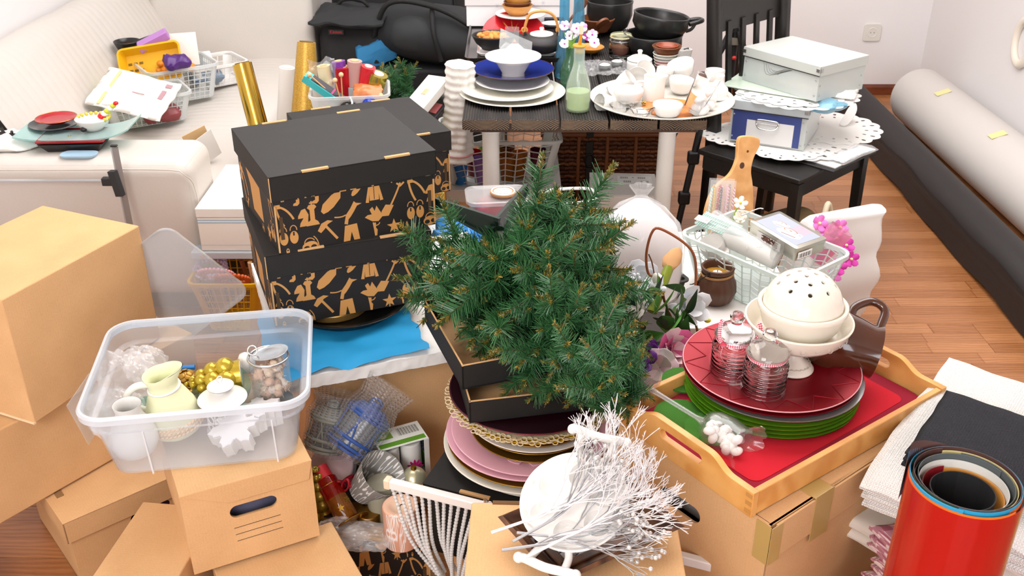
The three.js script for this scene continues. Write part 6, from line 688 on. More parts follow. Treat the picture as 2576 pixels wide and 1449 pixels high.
let NEEDLES;const NEEDLE_M=M(0xffffff,0.32,{vertexColors:true});
// ---------- plate stack, upturned lids and the artificial tree ----------
{
const BY=0.455,e=edge(1062,1216,1292,1272,BY),W=0.42,cx=e.a.x+Math.cos(e.ry)*W/2,cz=e.a.z - Math.sin(e.ry)*W/2;
const bb=thing('cardboard_box','plain lidded black box under the stack of charger plates','box',V(cx,BY - 0.186,cz),e.ry);add(bb,'carton_body',uvm(box(W - 0.012,0.15,0.36,0.002).translate(0,0.0005,-0.19)),blackCard);lidOn(bb,W,0.38,0.182,0.055);
const sup=thing('carton','brown carton hidden beneath the plain black box','carton',V(cx,0,cz),e.ry);add(sup,'carton_body',uvm(box(W - 0.08,BY - 0.188,0.3).translate(0,0,-0.2)),kraft);
const pl=(l,px,py,h,rpx,m,o)=>plate('charger_plate',l,px,py,h,rpx,m,{part:'charger',up:0.014,rim:0.3,...o});
const base=BY+0.001,pinkM=M(0xe4b0bf,0.22),oldG=M(0xa07a34,0.3,{metalness:0.85});
pl('white plate, lowest of the stack on the black box',1352,1136,base,200,porcelain,{});pl('white embossed plate, second from the bottom on the black box',1335,1118,base+0.011,218,porcelainWarm,{});pl('gold rimmed plate under the pink plates',1338,1106,base+0.022,212,oldG,{});pl('pale pink charger plate, lower of two',1330,1094,base+0.033,207,pinkM,{});
const pk=pl('pale pink charger plate with embossed hearts, upper of two',1336,1086,base+0.043,200,pinkM,{});{const s=new THREE.Shape();s.moveTo(0,-0.014);s.bezierCurveTo(-0.03,0.002,-0.016,0.024,0,0.01);s.bezierCurveTo(0.016,0.024,0.03,0.002,0,-0.014);for (const [x,z,a] of [[-0.03,0.112,0.3],[0.005,0.118,-0.2],[0.05,0.105,0.4]]) add(pk,'embossed_heart',flat(ext(s,0.001,0.0005)).rotateY(a).translate(x,0.0125,z),pinkM);}
pl('worn gold charger plate above the pink plates',1345,1078,base+0.056,162,oldG,{});pl('gold plate, middle of the upper stack',1345,1066,base+0.067,152,M(0xb08d40,0.28,{metalness:0.85}),{});pl('white plate with a wine red print in the upper stack',1345,1050,base+0.076,170,porcelain,{});pl('dull gold plate under the yellow plate',1345,1040,base+0.086,163,oldG,{});pl('bright yellow plate under the crocheted mat',1338,1014,base+0.096,196,M(0xe2b40c,0.25),{});
const MP=at(1335,985,base+0.122),dr=mpx(214,MP),dy=thing('crochet_mat','cream crocheted round mat under the maroon plate','mat',V(MP.x,MP.y - 0.004,MP.z)),lo=[];for (let k=0;k<96;k++) {const a=k/96*PI*2;lo.push(xf(new THREE.TorusGeometry(0.0055,0.0013,5,10),[(dr - 0.004)*Math.cos(a),0.002*Math.sin(k*2.1),(dr - 0.004)*Math.sin(a)],[PI/2+0.5*Math.sin(k*1.7),0,a]));lo.push(xf(new THREE.TorusGeometry(0.006,0.0013,5,10),[(dr - 0.015)*Math.cos(a+0.03),0.0015,(dr - 0.015)*Math.sin(a+0.03)],[PI/2+0.4*Math.cos(k*1.3),0,a]));} add(dy,'crochet_edging',mg(lo),M(0xd8c6a0,0.9));add(dy,'mat',cyl(dr - 0.018,dr - 0.018,0.002,64).translate(0,-0.001,0),M(0xcdbb94,0.95));
const mpT=thing('charger_plate','glittery dark maroon charger plate on the crocheted mat','plate',MP);add(mpT,'charger',lathe(plateProf(mpx(203,MP),{up:0.012,rim:0.3}),80),M(0x2a0d16,0.3,{metalness:0.3}));add(mpT,'rim_line',tor(mpx(203,MP),0.0013,80,6).translate(0,0.0135,0),M(0x7a3038,0.3,{metalness:0.5}));
const ly=MP.y+0.0165,e1=edge(1180,1012,1520,973,ly+0.05);tray('box_tray','upturned black box lid with kraft lining on the maroon plate',V(e1.mid.x,ly,e1.mid.z),e1.ry,e1.w,0.3,0.05);
const uy=ly+0.052,e2=edge(1162,922,1588,842,uy+0.055);tray('box_tray','upturned black box lid with kraft lining holding the artificial tree',V(e2.mid.x,uy,e2.mid.z),e2.ry,e2.w,0.285,0.055);

const needleG=NEEDLES=(()=>{const variants=[];for (let v=0;v<7;v++) {
const pos=[],col=[],nor=[];const tmp=V(0,0,0);const needle=(p,d,L,r,c)=>{const q=new THREE.Quaternion().setFromUnitVectors(V(0,1,0),d),b=[0,1,2].map(k=>V(r*Math.cos(k*2.094),0,r*Math.sin(k*2.094)).applyQuaternion(q).add(p)),t=[0,1,2].map(k=>V(r*0.5*Math.cos(k*2.094),L,r*0.5*Math.sin(k*2.094)).applyQuaternion(q).add(p));for (let k=0;k<3;k++) {const j=(k+1)%3,n=V(Math.cos(k*2.094+1.047),0,Math.sin(k*2.094+1.047)).applyQuaternion(q);for (const x of [b[k],t[k],b[j],b[j],t[k],t[j]]) {pos.push(x.x,x.y,x.z);nor.push(n.x,n.y,n.z);col.push(...c);}}};
const sprig=(a,d,L,tipG)=>{const n=Math.round(L*1500);const ax=V(0,0,0).crossVectors(d,V(0.3,1,0.2)).normalize(),ay=V(0,0,0).crossVectors(d,ax).normalize();for (let k=0;k<n;k++) {const s=k/n,p=a.clone().addScaledVector(d,L*s).addScaledVector(V(0,-1,0),0.02*s*s*L*10*0.3),th=rnd()*PI*2,tip=s>1 - tipG,c=tip?(rnd()<0.34?[0.4,0.25,0.04]:[0.07,0.13,0.03]):(()=>{const g=0.6+0.7*rnd();return [0.042*g,0.15*g,0.05*g];})();const dir=d.clone().multiplyScalar(tip?0.85:0.55).addScaledVector(ax,Math.cos(th)).addScaledVector(ay,Math.sin(th)).normalize();needle(p,dir,tip?0.007+0.004*rnd():0.024+0.02*rnd(),tip?0.0012:0.0012,c);} needleBar(a,a.clone().addScaledVector(d,L));};
const needleBar=(a,b)=>{const d=b.clone().sub(a),L=d.length();needle(a,d.normalize(),L,0.002,[0.08,0.055,0.015]);};
const L=0.2+0.05*rnd();sprig(V(0,0,0),V(0,1,0),L,0.16);const ns=3;for (let k=0;k<ns;k++) {const th=rnd()*6.28,s=0.25+0.2*k,d=V(0.75*Math.cos(th),0.8,0.75*Math.sin(th)).normalize();sprig(V(0,L*s,0),d,0.1+0.04*rnd(),0.3);}
const g=new THREE.BufferGeometry();g.setAttribute('position',new THREE.Float32BufferAttribute(pos,3));g.setAttribute('normal',new THREE.Float32BufferAttribute(nor,3));g.setAttribute('color',new THREE.Float32BufferAttribute(col,3));variants.push(g);} return variants;})();
const nm=NEEDLE_M;
const hub=atZ(1252,590,-2.1),tip=at(1545,960,uy+0.09),ax=tip.clone().sub(hub),TL=ax.length();ax.normalize();
const tr=thing('artificial_tree','small artificial green fir tree lying in the box lid, its stand in the air','tree',hub);add(tr,'trunk',bar(V(0,0,0),tip.clone().sub(hub),0.011,0.005,10),M(0x2b3d22,0.8));
const u=V(0,0,0).crossVectors(ax,V(0,1,0)).normalize(),w=V(0,0,0).crossVectors(u,ax).normalize();let c=0;
for (let lev=0;lev<9;lev++) {const s=0.05+0.9*lev/8,n=lev<6?10:7,sc=(1.08 - 0.72*Math.pow(lev/8,1.3));for (let k=0;k<n;k++) {const th=(k+0.5*(lev%2))/n*PI*2+0.2*rnd(),out=u.clone().multiplyScalar(Math.cos(th)).addScaledVector(w,Math.sin(th)),d=out.addScaledVector(ax,0.15+0.5*rnd()+0.06*lev).normalize();const p=ax.clone().multiplyScalar(TL*s);let L=0.235*sc*(0.85+0.3*rnd());const endY=hub.y+p.y+d.y*L;if (endY<uy+0.012) {d.y += (uy+0.015 - endY)/L;d.normalize();if (hub.y+p.y+d.y*L<uy) L *= 0.7;} {const E=hub.clone().add(p).addScaledVector(d,L),zc=depthAt(E),ex=1288+FPX*E.x/zc,ey=724.5+FPX*((EYE - E.y)*CP+E.z*SP)/zc;if ((ey<560&&ex<1315&&ex>1060)||ey<425) continue;} const b=add(tr,'branch',needleG[c++%7],nm);b.position.copy(p);b.quaternion.setFromUnitVectors(V(0,1,0),d);b.rotateY(rnd()*6);const q=L/0.225;b.scale.set(Math.max(0.75,q),q,Math.max(0.75,q));}}
const tb=add(tr,'branch',needleG[2],nm);tb.position.copy(ax.clone().multiplyScalar(TL*0.9));tb.quaternion.setFromUnitVectors(V(0,1,0),at(1640,1025,uy - 0.02).sub(tip.clone()).normalize());tb.scale.setScalar(0.8);
const gp=M(0x10261d,0.35),leg=(a,b,wd,wd2)=>{const d=b.clone().sub(a).normalize(),sd=V(0,0,0).crossVectors(d,V(0,0,1)).normalize(),up=V(0,0,0).crossVectors(sd,d);const ring=(p,W)=>[[-W,-0.004],[W,-0.004],[W,0.006],[W*0.7,0.006],[W*0.65,-0.001],[-W*0.65,-0.001],[-W*0.7,0.006],[-W,0.006]].map(([x,y])=>p.clone().addScaledVector(sd,x).addScaledVector(up,y).toArray());return toCreasedNormals(loft([ring(a,wd),ring(b,wd2)]),0.4);};
const h2=V(0,0.012,0.0);for (const [px,py,z] of [[1088,506,-2.2],[1325,472,-2.32],[1195,700,-2.15]]) add(tr,'stand_leg',leg(h2,atZ(px,py,z).sub(hub),0.03,0.011),gp,'dark green plastic stand leg');add(tr,'stand_hub',bar([0,0.0,0],ax.clone().multiplyScalar(-0.06).toArray(),0.022,0.024,16),gp);add(tr,'screw',tor(0.008,0.0015,16,6).translate(-0.012,-0.01,0.03),chrome);
}
// ---------- carton with burnt tray, white dish and sprigs ----------
{
const h=0.6,a=at(1186,1278,h),b=at(1692,1256,h),ct=thing('carton','brown carton carrying the burnt wood tray','carton',V((a.x+b.x)/2,0.48,(a.z+b.z)/2),-0.03);add(ct,'carton_body',uvm(box(a.distanceTo(b),h - 0.48,0.42,0.004).translate(0,0,0.21)),kraft);add(ct,'flap_slot',box(0.06,0.004,0.008,0).translate(-0.11,h - 0.482,0.002),M(0x6a4a28,0.9));
const su=thing('carton','brown carton hidden beneath the burnt tray carton','carton',V((a.x+b.x)/2+0.02,0,(a.z+b.z)/2+0.09),-0.03);add(su,'carton_body',uvm(box(0.24,0.452,0.34).translate(0,0,0.2)),kraft);
const e=edge(1252,1298,1402,1468,h+0.045),burnt=M(0xffffff,0.5,{map:woodTex([58,32,20],[120,78,46],5,7,256,51)}),W=e.w,Dp=0.25,t=thing('wooden_tray','dark burnt wood square tray with an embossed silver panel','tray',V(e.mid.x,h+0.001,e.mid.z),e.ry);
const ring=(w,d,y)=>[[-w/2,y,d/2],[w/2,y,d/2],[w/2,y,-d/2],[-w/2,y,-d/2]];add(t,'tray_body',uvm(toCreasedNormals(loft([ring(W - 0.07,Dp - 0.07,0),ring(W,Dp,0.042),ring(W - 0.012,Dp - 0.012,0.046),ring(W - 0.078,Dp - 0.078,0.008)].map(r=>r.reverse())),0.3),4).translate(0,0,-Dp/2),burnt);add(t,'inner_frame',uvm(mg(box(W - 0.09,0.005,0.016).translate(0,0.008,-0.05),box(0.016,0.005,Dp - 0.09).translate(-W/2+0.055,0.008,-Dp/2),box(0.016,0.005,Dp - 0.09).translate(W/2 - 0.055,0.008,-Dp/2),box(W - 0.09,0.005,0.016).translate(0,0.008,-Dp+0.05)),4),burnt);
const emb=[];for (let k=0;k<40;k++) emb.push(xf(tor(rr_(0.004,0.009),0.0009,14,4),[rr_(-W/2+0.07,W/2 - 0.07),0.0095,rr_(-Dp+0.065,-0.065)],[rr_(-0.2,0.2),0,rr_(-0.2,0.2)],[1,1,rr_(0.5,1)]));add(t,'silver_panel',mg(box(W - 0.12,0.0012,Dp - 0.12,0).translate(0,0.0082,-Dp/2),emb),M(0x6f6a66,0.35,{metalness:0.85}),'embossed dark silver panel');

const dp=at(1450,1282,h+0.07),d=thing('egg_dish','white glazed egg dish with antler shaped handles lying in the burnt tray','dish',dp);d.rotation.set(0.42,-0.45,0.0,'YXZ');const r=0.088;let dg=new Brush(mergeVertices(lathe([[0,0.0],[r*0.6,0],[r*0.9,0.012],[r,0.028],[r*1.01,0.031],[r*0.97,0.031],[r*0.88,0.023],[r*0.7,0.02],[0,0.02]],72)));dg.updateMatrixWorld();const ev=new Evaluator();ev.attributes=['position','normal','uv'];
for (let k=0;k<6;k++) {const q=k*PI/3+0.4;const b=new Brush(new THREE.SphereGeometry(0.026,24,16));b.position.set(0.051*Math.cos(q),0.033,0.051*Math.sin(q));b.updateMatrixWorld();dg=ev.evaluate(dg,b,SUBTRACTION);} add(d,'dish',toCreasedNormals(dg.geometry,0.5),porcelain);
const antler=s=>mg(tube([[-0.045,0.03,0],[-0.035,0.034,0],[0,0.036,0.004],[0.035,0.034,0],[0.046,0.03,-0.002]],0.0075,30,12),sph(0.009).translate(-0.047,0.03,0),sph(0.009).translate(0.048,0.03,-0.002),tube([[-0.03,0.034,0],[-0.026,0.022,-0.025*s],[-0.02,0.02,-0.04*s]],0.0065,14,10),tube([[0.03,0.034,0],[0.026,0.022,-0.025*s],[0.02,0.02,-0.04*s]],0.0065,14,10));add(d,'handle',antler(1).translate(0,0,r+0.03),porcelain);add(d,'handle',antler(-1).translate(0,0.012,-r - 0.03),porcelain);

const grow=(o,d0,L,r0,gen,list,tips,spread)=>{let pts=[o.clone()],dir=d0.clone(),q=o.clone();for (let k=0;k<3;k++) {dir.add(V(rr_(-0.18,0.18),rr_(-0.06,0.1),rr_(-0.18,0.18))).normalize();q=q.clone().addScaledVector(dir,L/3);if (q.y<h+0.052) q.y=h+0.052+0.004*rnd();pts.push(q);} for (let k=0;k<3;k++) list.push(bar(pts[k],pts[k+1],r0,r0*0.86,4));if (gen <= 0) {tips.push(q);return;} const n=gen>3?2:rnd()<0.6?3:2;for (let j=0;j<n;j++) grow(q,dir.clone().add(V(rr_(-spread,spread),rr_(-spread*0.35,spread*0.45),rr_(-spread,spread))).normalize(),L*(0.72+0.2*rnd()),r0*0.78,gen - 1,list,tips,spread);};
const sprig=(label,px,py,tx,ty,th,mat,gen,L,pearls,spread=0.5)=>{const o=at(px,py,h+0.075),tg=at(tx,ty,th),s=thing('decorative_sprig',label,'sprig',o);const list=[],tips=[];const root=o.clone();const d0=tg.clone().sub(o).normalize();const mid=o.clone().addScaledVector(d0,0.075);list.push(bar(o,mid,0.0026,0.0022,6));for (let k=0;k<3;k++) grow(mid.clone().addScaledVector(d0,-0.012*k),d0.clone().add(V(rr_(-0.3,0.3),rr_(-0.02,0.22),rr_(-0.3,0.3))).normalize(),L,0.0017,gen,list,tips,spread);add(s,'twigs',mg(list).translate(-o.x,-o.y,-o.z),mat);if (pearls) add(s,'pearls',mg(tips.filter((_,k)=>k%3===0).map(q=>sph(0.0038,1,1,1,10,8).translate(q.x - o.x,q.y - o.y,q.z - o.z))),M(0xd9d8d4,0.2,{metalness:0.4}),'silver pearls');};
const wh=M(0xebe8e8,0.55),si=M(0xb9babc,0.35,{metalness:0.6});
sprig('white coral like plastic sprig, its stem over the tray corner',1236,1340,1600,1215,h+0.14,wh,5,0.046);sprig('white coral like plastic sprig with the longest stem',1322,1402,1650,1240,h+0.12,wh,5,0.046);sprig('white coral like plastic sprig reaching highest over the dish',1330,1310,1640,1150,h+0.15,wh,5,0.05);sprig('white coral like plastic sprig lying lowest in the bunch',1380,1350,1680,1300,h+0.09,wh,5,0.042);
sprig('silver glitter twig sprig with pearls hanging over the tray edge',1262,1384,1640,1330,h+0.07,si,4,0.046,true,0.45);sprig('silver glitter twig sprig with pearls under the white coral',1300,1340,1620,1375,h+0.06,si,4,0.044,true,0.45);sprig('silver glitter twig sprig rising between the white coral',1290,1362,1560,1215,h+0.13,si,4,0.042,true,0.4);
}
// ---------- bead curtain rod ----------
{
const y=0.468,a=at(972,1213,y),b=at(1905,1452,y),d=b.clone().sub(a),L=d.length(),ry=Math.atan2(-d.z,d.x),t=thing('bead_curtain','white curtain rod with strings of clear beads lying on the black box','curtain',a,ry),cm=M(0xe6e3de,0.4);
add(t,'rod',box(L,0.02,0.016,0.003).translate(L/2,-0.01,0),cm);add(t,'end_cap',box(0.014,0.023,0.019,0.003).translate(0.004,-0.0115,0),M(0xe9cfb4,0.5),'peach end cap');add(t,'hook',mg(cyl(0.004,0.004,0.01,12).translate(0.215,0.01,0),tor(0.005,0.0012,14,5).translate(0.223,0.013,0)),chrome);
const bd=sph(1,0.0043,0.005,0.0043,10,7),bs=sph(1,0.0026,0.003,0.0026,6,4),bm=M(0xf6f6f4,0.06,{transmission:0.5,thickness:0,ior:1.4});t.updateMatrixWorld();
for (let k=0;k<17;k++) {const s=V(0.016+k*0.016,-0.012,0.004),e=t.worldToLocal(at(1105+k*5+rr_(-14,14),1462+rr_(-30,18),0.24)),m=s.clone().lerp(e,0.45).add(V(-0.004,-0.015,0.012)),c=curve([s,m,e]),n=56,l=[];for (let j=0;j<n;j++) {const q=c.getPointAt(j/(n - 1)),tn=c.getTangentAt(j/(n - 1));const g=(j%2?bs:bd).clone().applyQuaternion(new THREE.Quaternion().setFromUnitVectors(V(0,1,0),tn));l.push(g.translate(q.x,q.y,q.z));} add(t,'bead_string',mg(l),bm,k?undefined:'string of clear oval beads');}
}
// ---------- dim clutter below the foam board ----------
{
const F0=0.2,e=edge(770,1400,1085,1345,F0);const bx=blackBox('open black box printed with tan silhouettes under the candles',V(e.mid.x,0.012,e.mid.z),e.ry,e.w,0.35,{h:0.186,lid:false});add(bx,'tray_insert',uvm(box(e.w - 0.022,0.004,0.33,0).translate(0,0.176,-0.175)),M(0x2a1712,0.8));const su=thing('carton','flat dark carton under the open printed box','carton',V(e.mid.x,0,e.mid.z - 0.21),e.ry);add(su,'carton_body',box(e.w - 0.04,0.0115,0.36),kraft);
const Q=(n,l,c,px,py,h,g)=>put(n,l,c,px,py,F0+h,0,g),lie=(t,p1,p2)=>{t.position.copy(p1);t.quaternion.setFromUnitVectors(V(0,1,0),p2.clone().sub(p1).normalize());return p1.distanceTo(p2);};
const waxTex=tex(512,256,(c,W,H)=>{const g=c.createLinearGradient(0,0,0,H);g.addColorStop(0,'#f0d3b4');g.addColorStop(1,'#d98f74');c.fillStyle=g;c.fillRect(0,0,W,H);c.strokeStyle='#f7eee8';c.lineWidth=3;for (let k=0;k<14;k++) {const x=rnd()*W,y=H*(0.3+0.65*rnd()),s=18+rnd()*18;for (let j=0;j<8;j++) {c.save();c.translate(x,y);c.rotate(j*PI/4);c.beginPath();c.ellipse(s*0.6,0,s*0.45,s*0.14,0,0,7);c.stroke();c.restore();}}});
const pc=Q('pillar_candle','thick peach pillar candle with white flower drawings','candle',1012,1362,0);add(pc,'wax',lathe([[0,0],[0.037,0],[0.0395,0.004],[0.0395,0.102],[0.036,0.106],[0.022,0.104],[0.014,0.096],[0,0.095]],48),M(0xffffff,0.4,{map:waxTex}));add(pc,'wick',tube([[0,0.094,0],[0.001,0.104,0],[0.006,0.107,0]],0.0012),blackPlastic);
const rg=Q('glass_candlestick','red and amber glass candlestick with gold stars lying on its side','candlestick',880,1310,0.05),RL=lie(rg,at(882,1318,F0+0.03),at(815,1200,F0+0.1));add(rg,'foot',lathe([[0,0],[0.046,0.001],[0.046,0.004],[0.02,0.01],[0,0.01]],40),brass);add(rg,'glass_column',lathe([[0.0,0.01],[0.026,0.012],[0.025,RL*0.55]],36),M(0xd98a2c,0.06,{transmission:0.8,thickness:0,...DS}));add(rg,'glass_column',lathe([[0.025,RL*0.55],[0.025,RL*0.92],[0.022,RL*0.95]],36),M(0xd22312,0.06,{transmission:0.75,thickness:0,...DS}),'red upper glass');add(rg,'candle_stub',cyl(0.02,0.02,0.03).translate(0,RL*0.95,0),M(0xd8323a,0.45));add(rg,'gold_star',mg([0,1,2].map(k=>{const s=[];for (let j=0;j<10;j++) {const q=j%2?0.004:0.009,a=j*PI/5;s.push([q*Math.cos(a),q*Math.sin(a)]);} return xf(ext(shape(s),0.001,0),[0.025*Math.sin(k*0.9 - 0.6),RL*(0.2+0.1*k),0.0255*Math.cos(k*0.9 - 0.6)],[0,k*0.9 - 0.6,0]);})),goldMetal,'gold stars');add(rg,'gold_band',tor(0.0255,0.001,40,5).translate(0,RL*0.8,0),goldMetal);
const rb=Q('ribbon_bow','dark red ribbon bow by the candlestick','ribbon',872,1215,0.09);add(rb,'bow',mg([0,1,2,3].map(k=>xf(tor(0.016,0.004,20,5).scale(1,1,0.5),[0.014*Math.cos(k*1.6),0.006*Math.sin(k*2),0.014*Math.sin(k*1.6)],[0.6*k,k,0.8]))),M(0xa01222,0.5));add(rb,'ribbon_tail',xf(box(0.07,0.001,0.014,0),[0.04,-0.01,0.01],[0.3,-0.2,-0.3]),M(0xa01222,0.5));
const ls=Q('patterned_vase','grey cone shaped vase with white damask print lying in the clutter','vase',940,1210,0.1);ls.rotation.set(0.35,0,-0.62);const dam=tex(512,256,(c,W,H)=>{c.fillStyle='#8f8c86';c.fillRect(0,0,W,H);c.strokeStyle='#e8e6e2';c.fillStyle='#e8e6e2';c.lineCap='round';for (let k=0;k<70;k++) {const x=(k%10)*W/10+14*Math.sin(k),y=Math.floor(k/10)*H/7+12;c.lineWidth=6;c.beginPath();c.arc(x,y,13,k,k+3.6);c.stroke();c.beginPath();c.ellipse(x+16,y+10,10,4,k*1.3,0,7);c.fill();}},[2,1]);add(ls,'vase',lathe([[0.03,-0.05],[0.034,-0.052],[0.056,0.045],[0.055,0.046],[0.032,-0.048],[0,-0.048]],48),M(0xffffff,0.6,{map:dam}));
const sp=Q('pillar_candle','grey green pillar candle behind the peach candle','candle',965,1300,0.0);add(sp,'wax',lathe([[0,0],[0.032,0],[0.034,0.004],[0.034,0.1],[0.03,0.103],[0,0.1]],40),M(0x9a9682,0.45));

const lantern=(label,p1,p2,r,col,ext2)=>{const t=thing('wrapped_lantern',label,'lantern',p1),L=lie(t,p1,p2),m=M(col,0.55),l=[];for (let k=0;k<12;k++) {const a=k*PI/6;l.push(bar([r*Math.cos(a),0.012,r*Math.sin(a)],[r*Math.cos(a+(k%2?0.4:-0.4)),L*0.72,r*Math.sin(a+(k%2?0.4:-0.4))],0.0022,0.0022,5));} for (const y of [0.012,0.03,L*0.66,L*0.72]) l.push(tor(r,0.0045,40,7).translate(0,y,0));l.push(cyl(r,r,0.006,36),cyl(r*0.6,r*1.08,0.02,36).translate(0,L*0.73,0),cyl(r*0.3,r*0.45,0.025,24).translate(0,L*0.77,0),tor(r*0.3,0.003,24,6).rotateX(PI/2).translate(0,L*0.9,0));add(t,'lantern_frame',mg(l),m);add(t,'lantern_glass',cyl(r*0.9,r*0.9,L*0.66,32,true).translate(0,0.015,0),M(0xaab0b6,0.2,{transmission:0.7,thickness:0,...DS}));const g=loft([[1.12,-0.01],[1.2,0.01],[1.18,L*0.4],[1.25,L*0.75],[1.0,L],[1.25,L*1.2+ext2]].map(([k,y])=>Array.from({length:36},(_,i)=>{const a=i/36*PI*2,q=r*k*(1+0.12*noise.noise(Math.cos(a)*2.5,y*22,Math.sin(a)*2.5));return [q*Math.cos(a),y,q*Math.sin(a)*0.85];})),false,false);add(t,'bubble_wrap',g,M(0xffffff,0.12,{transmission:0.9,thickness:0,ior:1.4,bumpMap:bubble,bumpScale:0.006,...DS}),'clear bubble wrap');return t;};
const bubble=dataTex(128,(x,y)=>{const f=14,a=(x*f)%1 - 0.5,b=(y*f)%1 - 0.5,d=Math.sqrt(a*a+b*b);const k=cl(255*Math.max(0,1 - d*d*5));return [k,k,k];},false,2);
lantern('blue rope lantern in bubble wrap leaning among the candles',at(868,1130,F0+0.15),at(952,1008,F0+0.24),0.052,0x2c4f94,0.02);lantern('grey green lantern in bubble wrap behind the blue one',at(815,1130,F0+0.13),at(842,1010,F0+0.235),0.045,0x8d9086,0.0);
const pd=Q('wrapped_candle','flat round pinkish candle in bubble wrap','candle',835,1180,0.08);pd.rotation.x=0.5;add(pd,'wax',lathe([[0,0],[0.05,0],[0.052,0.01],[0.05,0.022],[0,0.024]],40),M(0xd9b3ad,0.4));add(pd,'bubble_wrap',crumple(lathe([[0,-0.003],[0.056,-0.002],[0.06,0.012],[0.055,0.028],[0,0.03]],40),0.006,40),film);

const cp=Q('candle_pack','green and white candle gift box with two flower printed candles','box',1010,1200,0.03);cp.rotation.y=0.45;const cb=tex(256,256,(c,W,H)=>{c.fillStyle='#f2f2ee';c.fillRect(0,0,W,H);c.fillStyle='#1d3a66';c.fillRect(20,10,W - 40,120);c.fillStyle='#6f9a3a';c.fillRect(20,136,W - 40,100);c.fillStyle='#f6f6f4';c.font='bold 46px sans-serif';c.save();c.translate(108,124);c.rotate(-PI/2);c.fillText('CASA',0,0);c.fillText('DECO',0,56);c.restore();}),ct=tex(256,128,(c,W,H)=>{c.fillStyle='#eef0ea';c.fillRect(0,0,W,H);c.fillStyle='#7aa53c';c.fillRect(8,8,90,60);c.fillStyle='#dfe6c0';c.beginPath();c.arc(50,36,22,0,7);c.fill();c.fillStyle='#5f9a2a';c.fillRect(8,92,240,28);c.fillStyle='#222';for (let k=0;k<22;k++) c.fillRect(130+k*5,16,k%3+1,50);});const pw=0.12,ph=0.12,pdp=0.075;
const uvb=(g,w,h)=>{const p=g.attributes.position,u=g.attributes.uv;g.computeBoundingBox();const b=g.boundingBox;for (let i=0;i<p.count;i++) {const dx=b.max.x - b.min.x,dz=b.max.z - b.min.z,dy=b.max.y - b.min.y;if (dy<dx&&dy<dz) u.setXY(i,(p.getX(i) - b.min.x)/dx,1 - (p.getZ(i) - b.min.z)/dz);else if (dx<dz) u.setXY(i,1 - (p.getZ(i) - b.min.z)/dz,(p.getY(i) - b.min.y)/dy);else u.setXY(i,(p.getX(i) - b.min.x)/dx,(p.getY(i) - b.min.y)/dy);} return g;};
add(cp,'pack_top',uvb(box(pw,0.002,pdp,0).translate(0,ph,0)),M(0xffffff,0.4,{map:ct}));add(cp,'pack_side',uvb(box(0.002,ph,pdp,0).translate(pw/2,0,0)),M(0xffffff,0.4,{map:cb}));add(cp,'pack_frame',mg(box(pw,0.002,pdp,0),box(pw,ph,0.002,0).translate(0,0,-pdp/2),box(0.012,ph,0.002,0).translate(pw/2 - 0.006,0,pdp/2)),M(0xe2dfd8,0.5));
[-0.03,0.024].forEach((x,k)=>{cp.updateMatrixWorld();const c=thing('pillar_candle',k?'white candle with a magenta flower at the open side of the gift box':'white candle with a magenta flower deeper in the gift box','candle',cp.localToWorld(V(x,0.003,0.008)),0.45);add(c,'wax',lathe([[0,0],[0.024,0],[0.025,0.003],[0.025,0.1],[0.022,0.104],[0,0.103]],32),M(0xe6e3de,0.4));const f=add(c,'flower_print',mg(Array.from({length:12},(_,j)=>xf(sph(0.012,0.28,1,0.08,8,6).translate(0,0.01,0),[0,0.042,0.0252],[0,0,j*PI/6]))),M(0xc2147e,0.5),'magenta daisy');});
const gbm=M(0xc9c6a4,0.3,{metalness:0.6});const gball=Q('bauble','matte champagne gold bauble beside the black box','bauble',1042,1205,0.09);add(gball,'bauble',sph(0.03),gbm);add(gball,'bauble_cap',cyl(0.006,0.007,0.008,14).translate(0,0.029,0),goldMetal);
const gt=Q('tree_candle','gold wax candle shaped like a tiered tree beside the hand hole carton','candle',805,1290,0.0);add(gt,'wax_tree',mg([[0.045,0.0],[0.04,0.03],[0.034,0.055],[0.026,0.078],[0.018,0.098],[0.01,0.115]].flatMap(([r,y],j)=>Array.from({length:7},(_,k)=>sph(r*0.52,1,0.9,1,12,9).translate(r*0.55*Math.cos(k*0.9+j),y+0.012,r*0.55*Math.sin(k*0.9+j))))),M(0xa08a34,0.28,{metalness:0.6}));
[[930,1318],[892,1312]].forEach(([px,py],k)=>{const g=Q('tea_light_holder',k?'dark gold foil candle under the grey vase':'gold foil wrapped candle behind the peach candle','candle',px,py,0.002);add(g,'foil',lathe([[0,0],[0.026,0],[0.028,0.004],[0.028,0.034],[0.022,0.036],[0,0.034]],32),k?M(0x7a5a1e,0.4,{metalness:0.7}):oldGold);});
const ks=[];for (let k=0;k<9;k++) {const s=Q('cinnamon_stick','thin tan stick in the bundle below the candlestick','stick',900+k*2,1352 - k*4,0.008+0.004*(k%2),'tan sticks in the bundle');s.rotation.set(0,-0.25,PI/2+0.02);add(s,'stick',cyl(0.0045,0.0045,0.2,10).translate(0,-0.1,0),M(k%2?0xa9844e:0x8a683a,0.8));}
const fb=(l,px,py,s,sd)=>{const b=Q('plastic_bag',l,'bag',px,py,0.02);const g=new THREE.IcosahedronGeometry(s,12),p=g.attributes.position;for (let i=0;i<p.count;i++) {const x=p.getX(i),y=p.getY(i),z=p.getZ(i),n=1+0.5*noise.noise(x*30+sd,y*30,z*30)+0.25*Math.abs(noise.noise(x*80,y*80,z*80+sd));p.setXYZ(i,x*n*1.5,y*n*0.6+0.01,z*n);} g.computeVertexNormals();add(b,'film',g,film);};fb('crumpled clear plastic bag at the front of the open printed box',920,1362,0.036,3);fb('crumpled clear plastic wrapping beside the hand hole carton',845,1350,0.04,8);
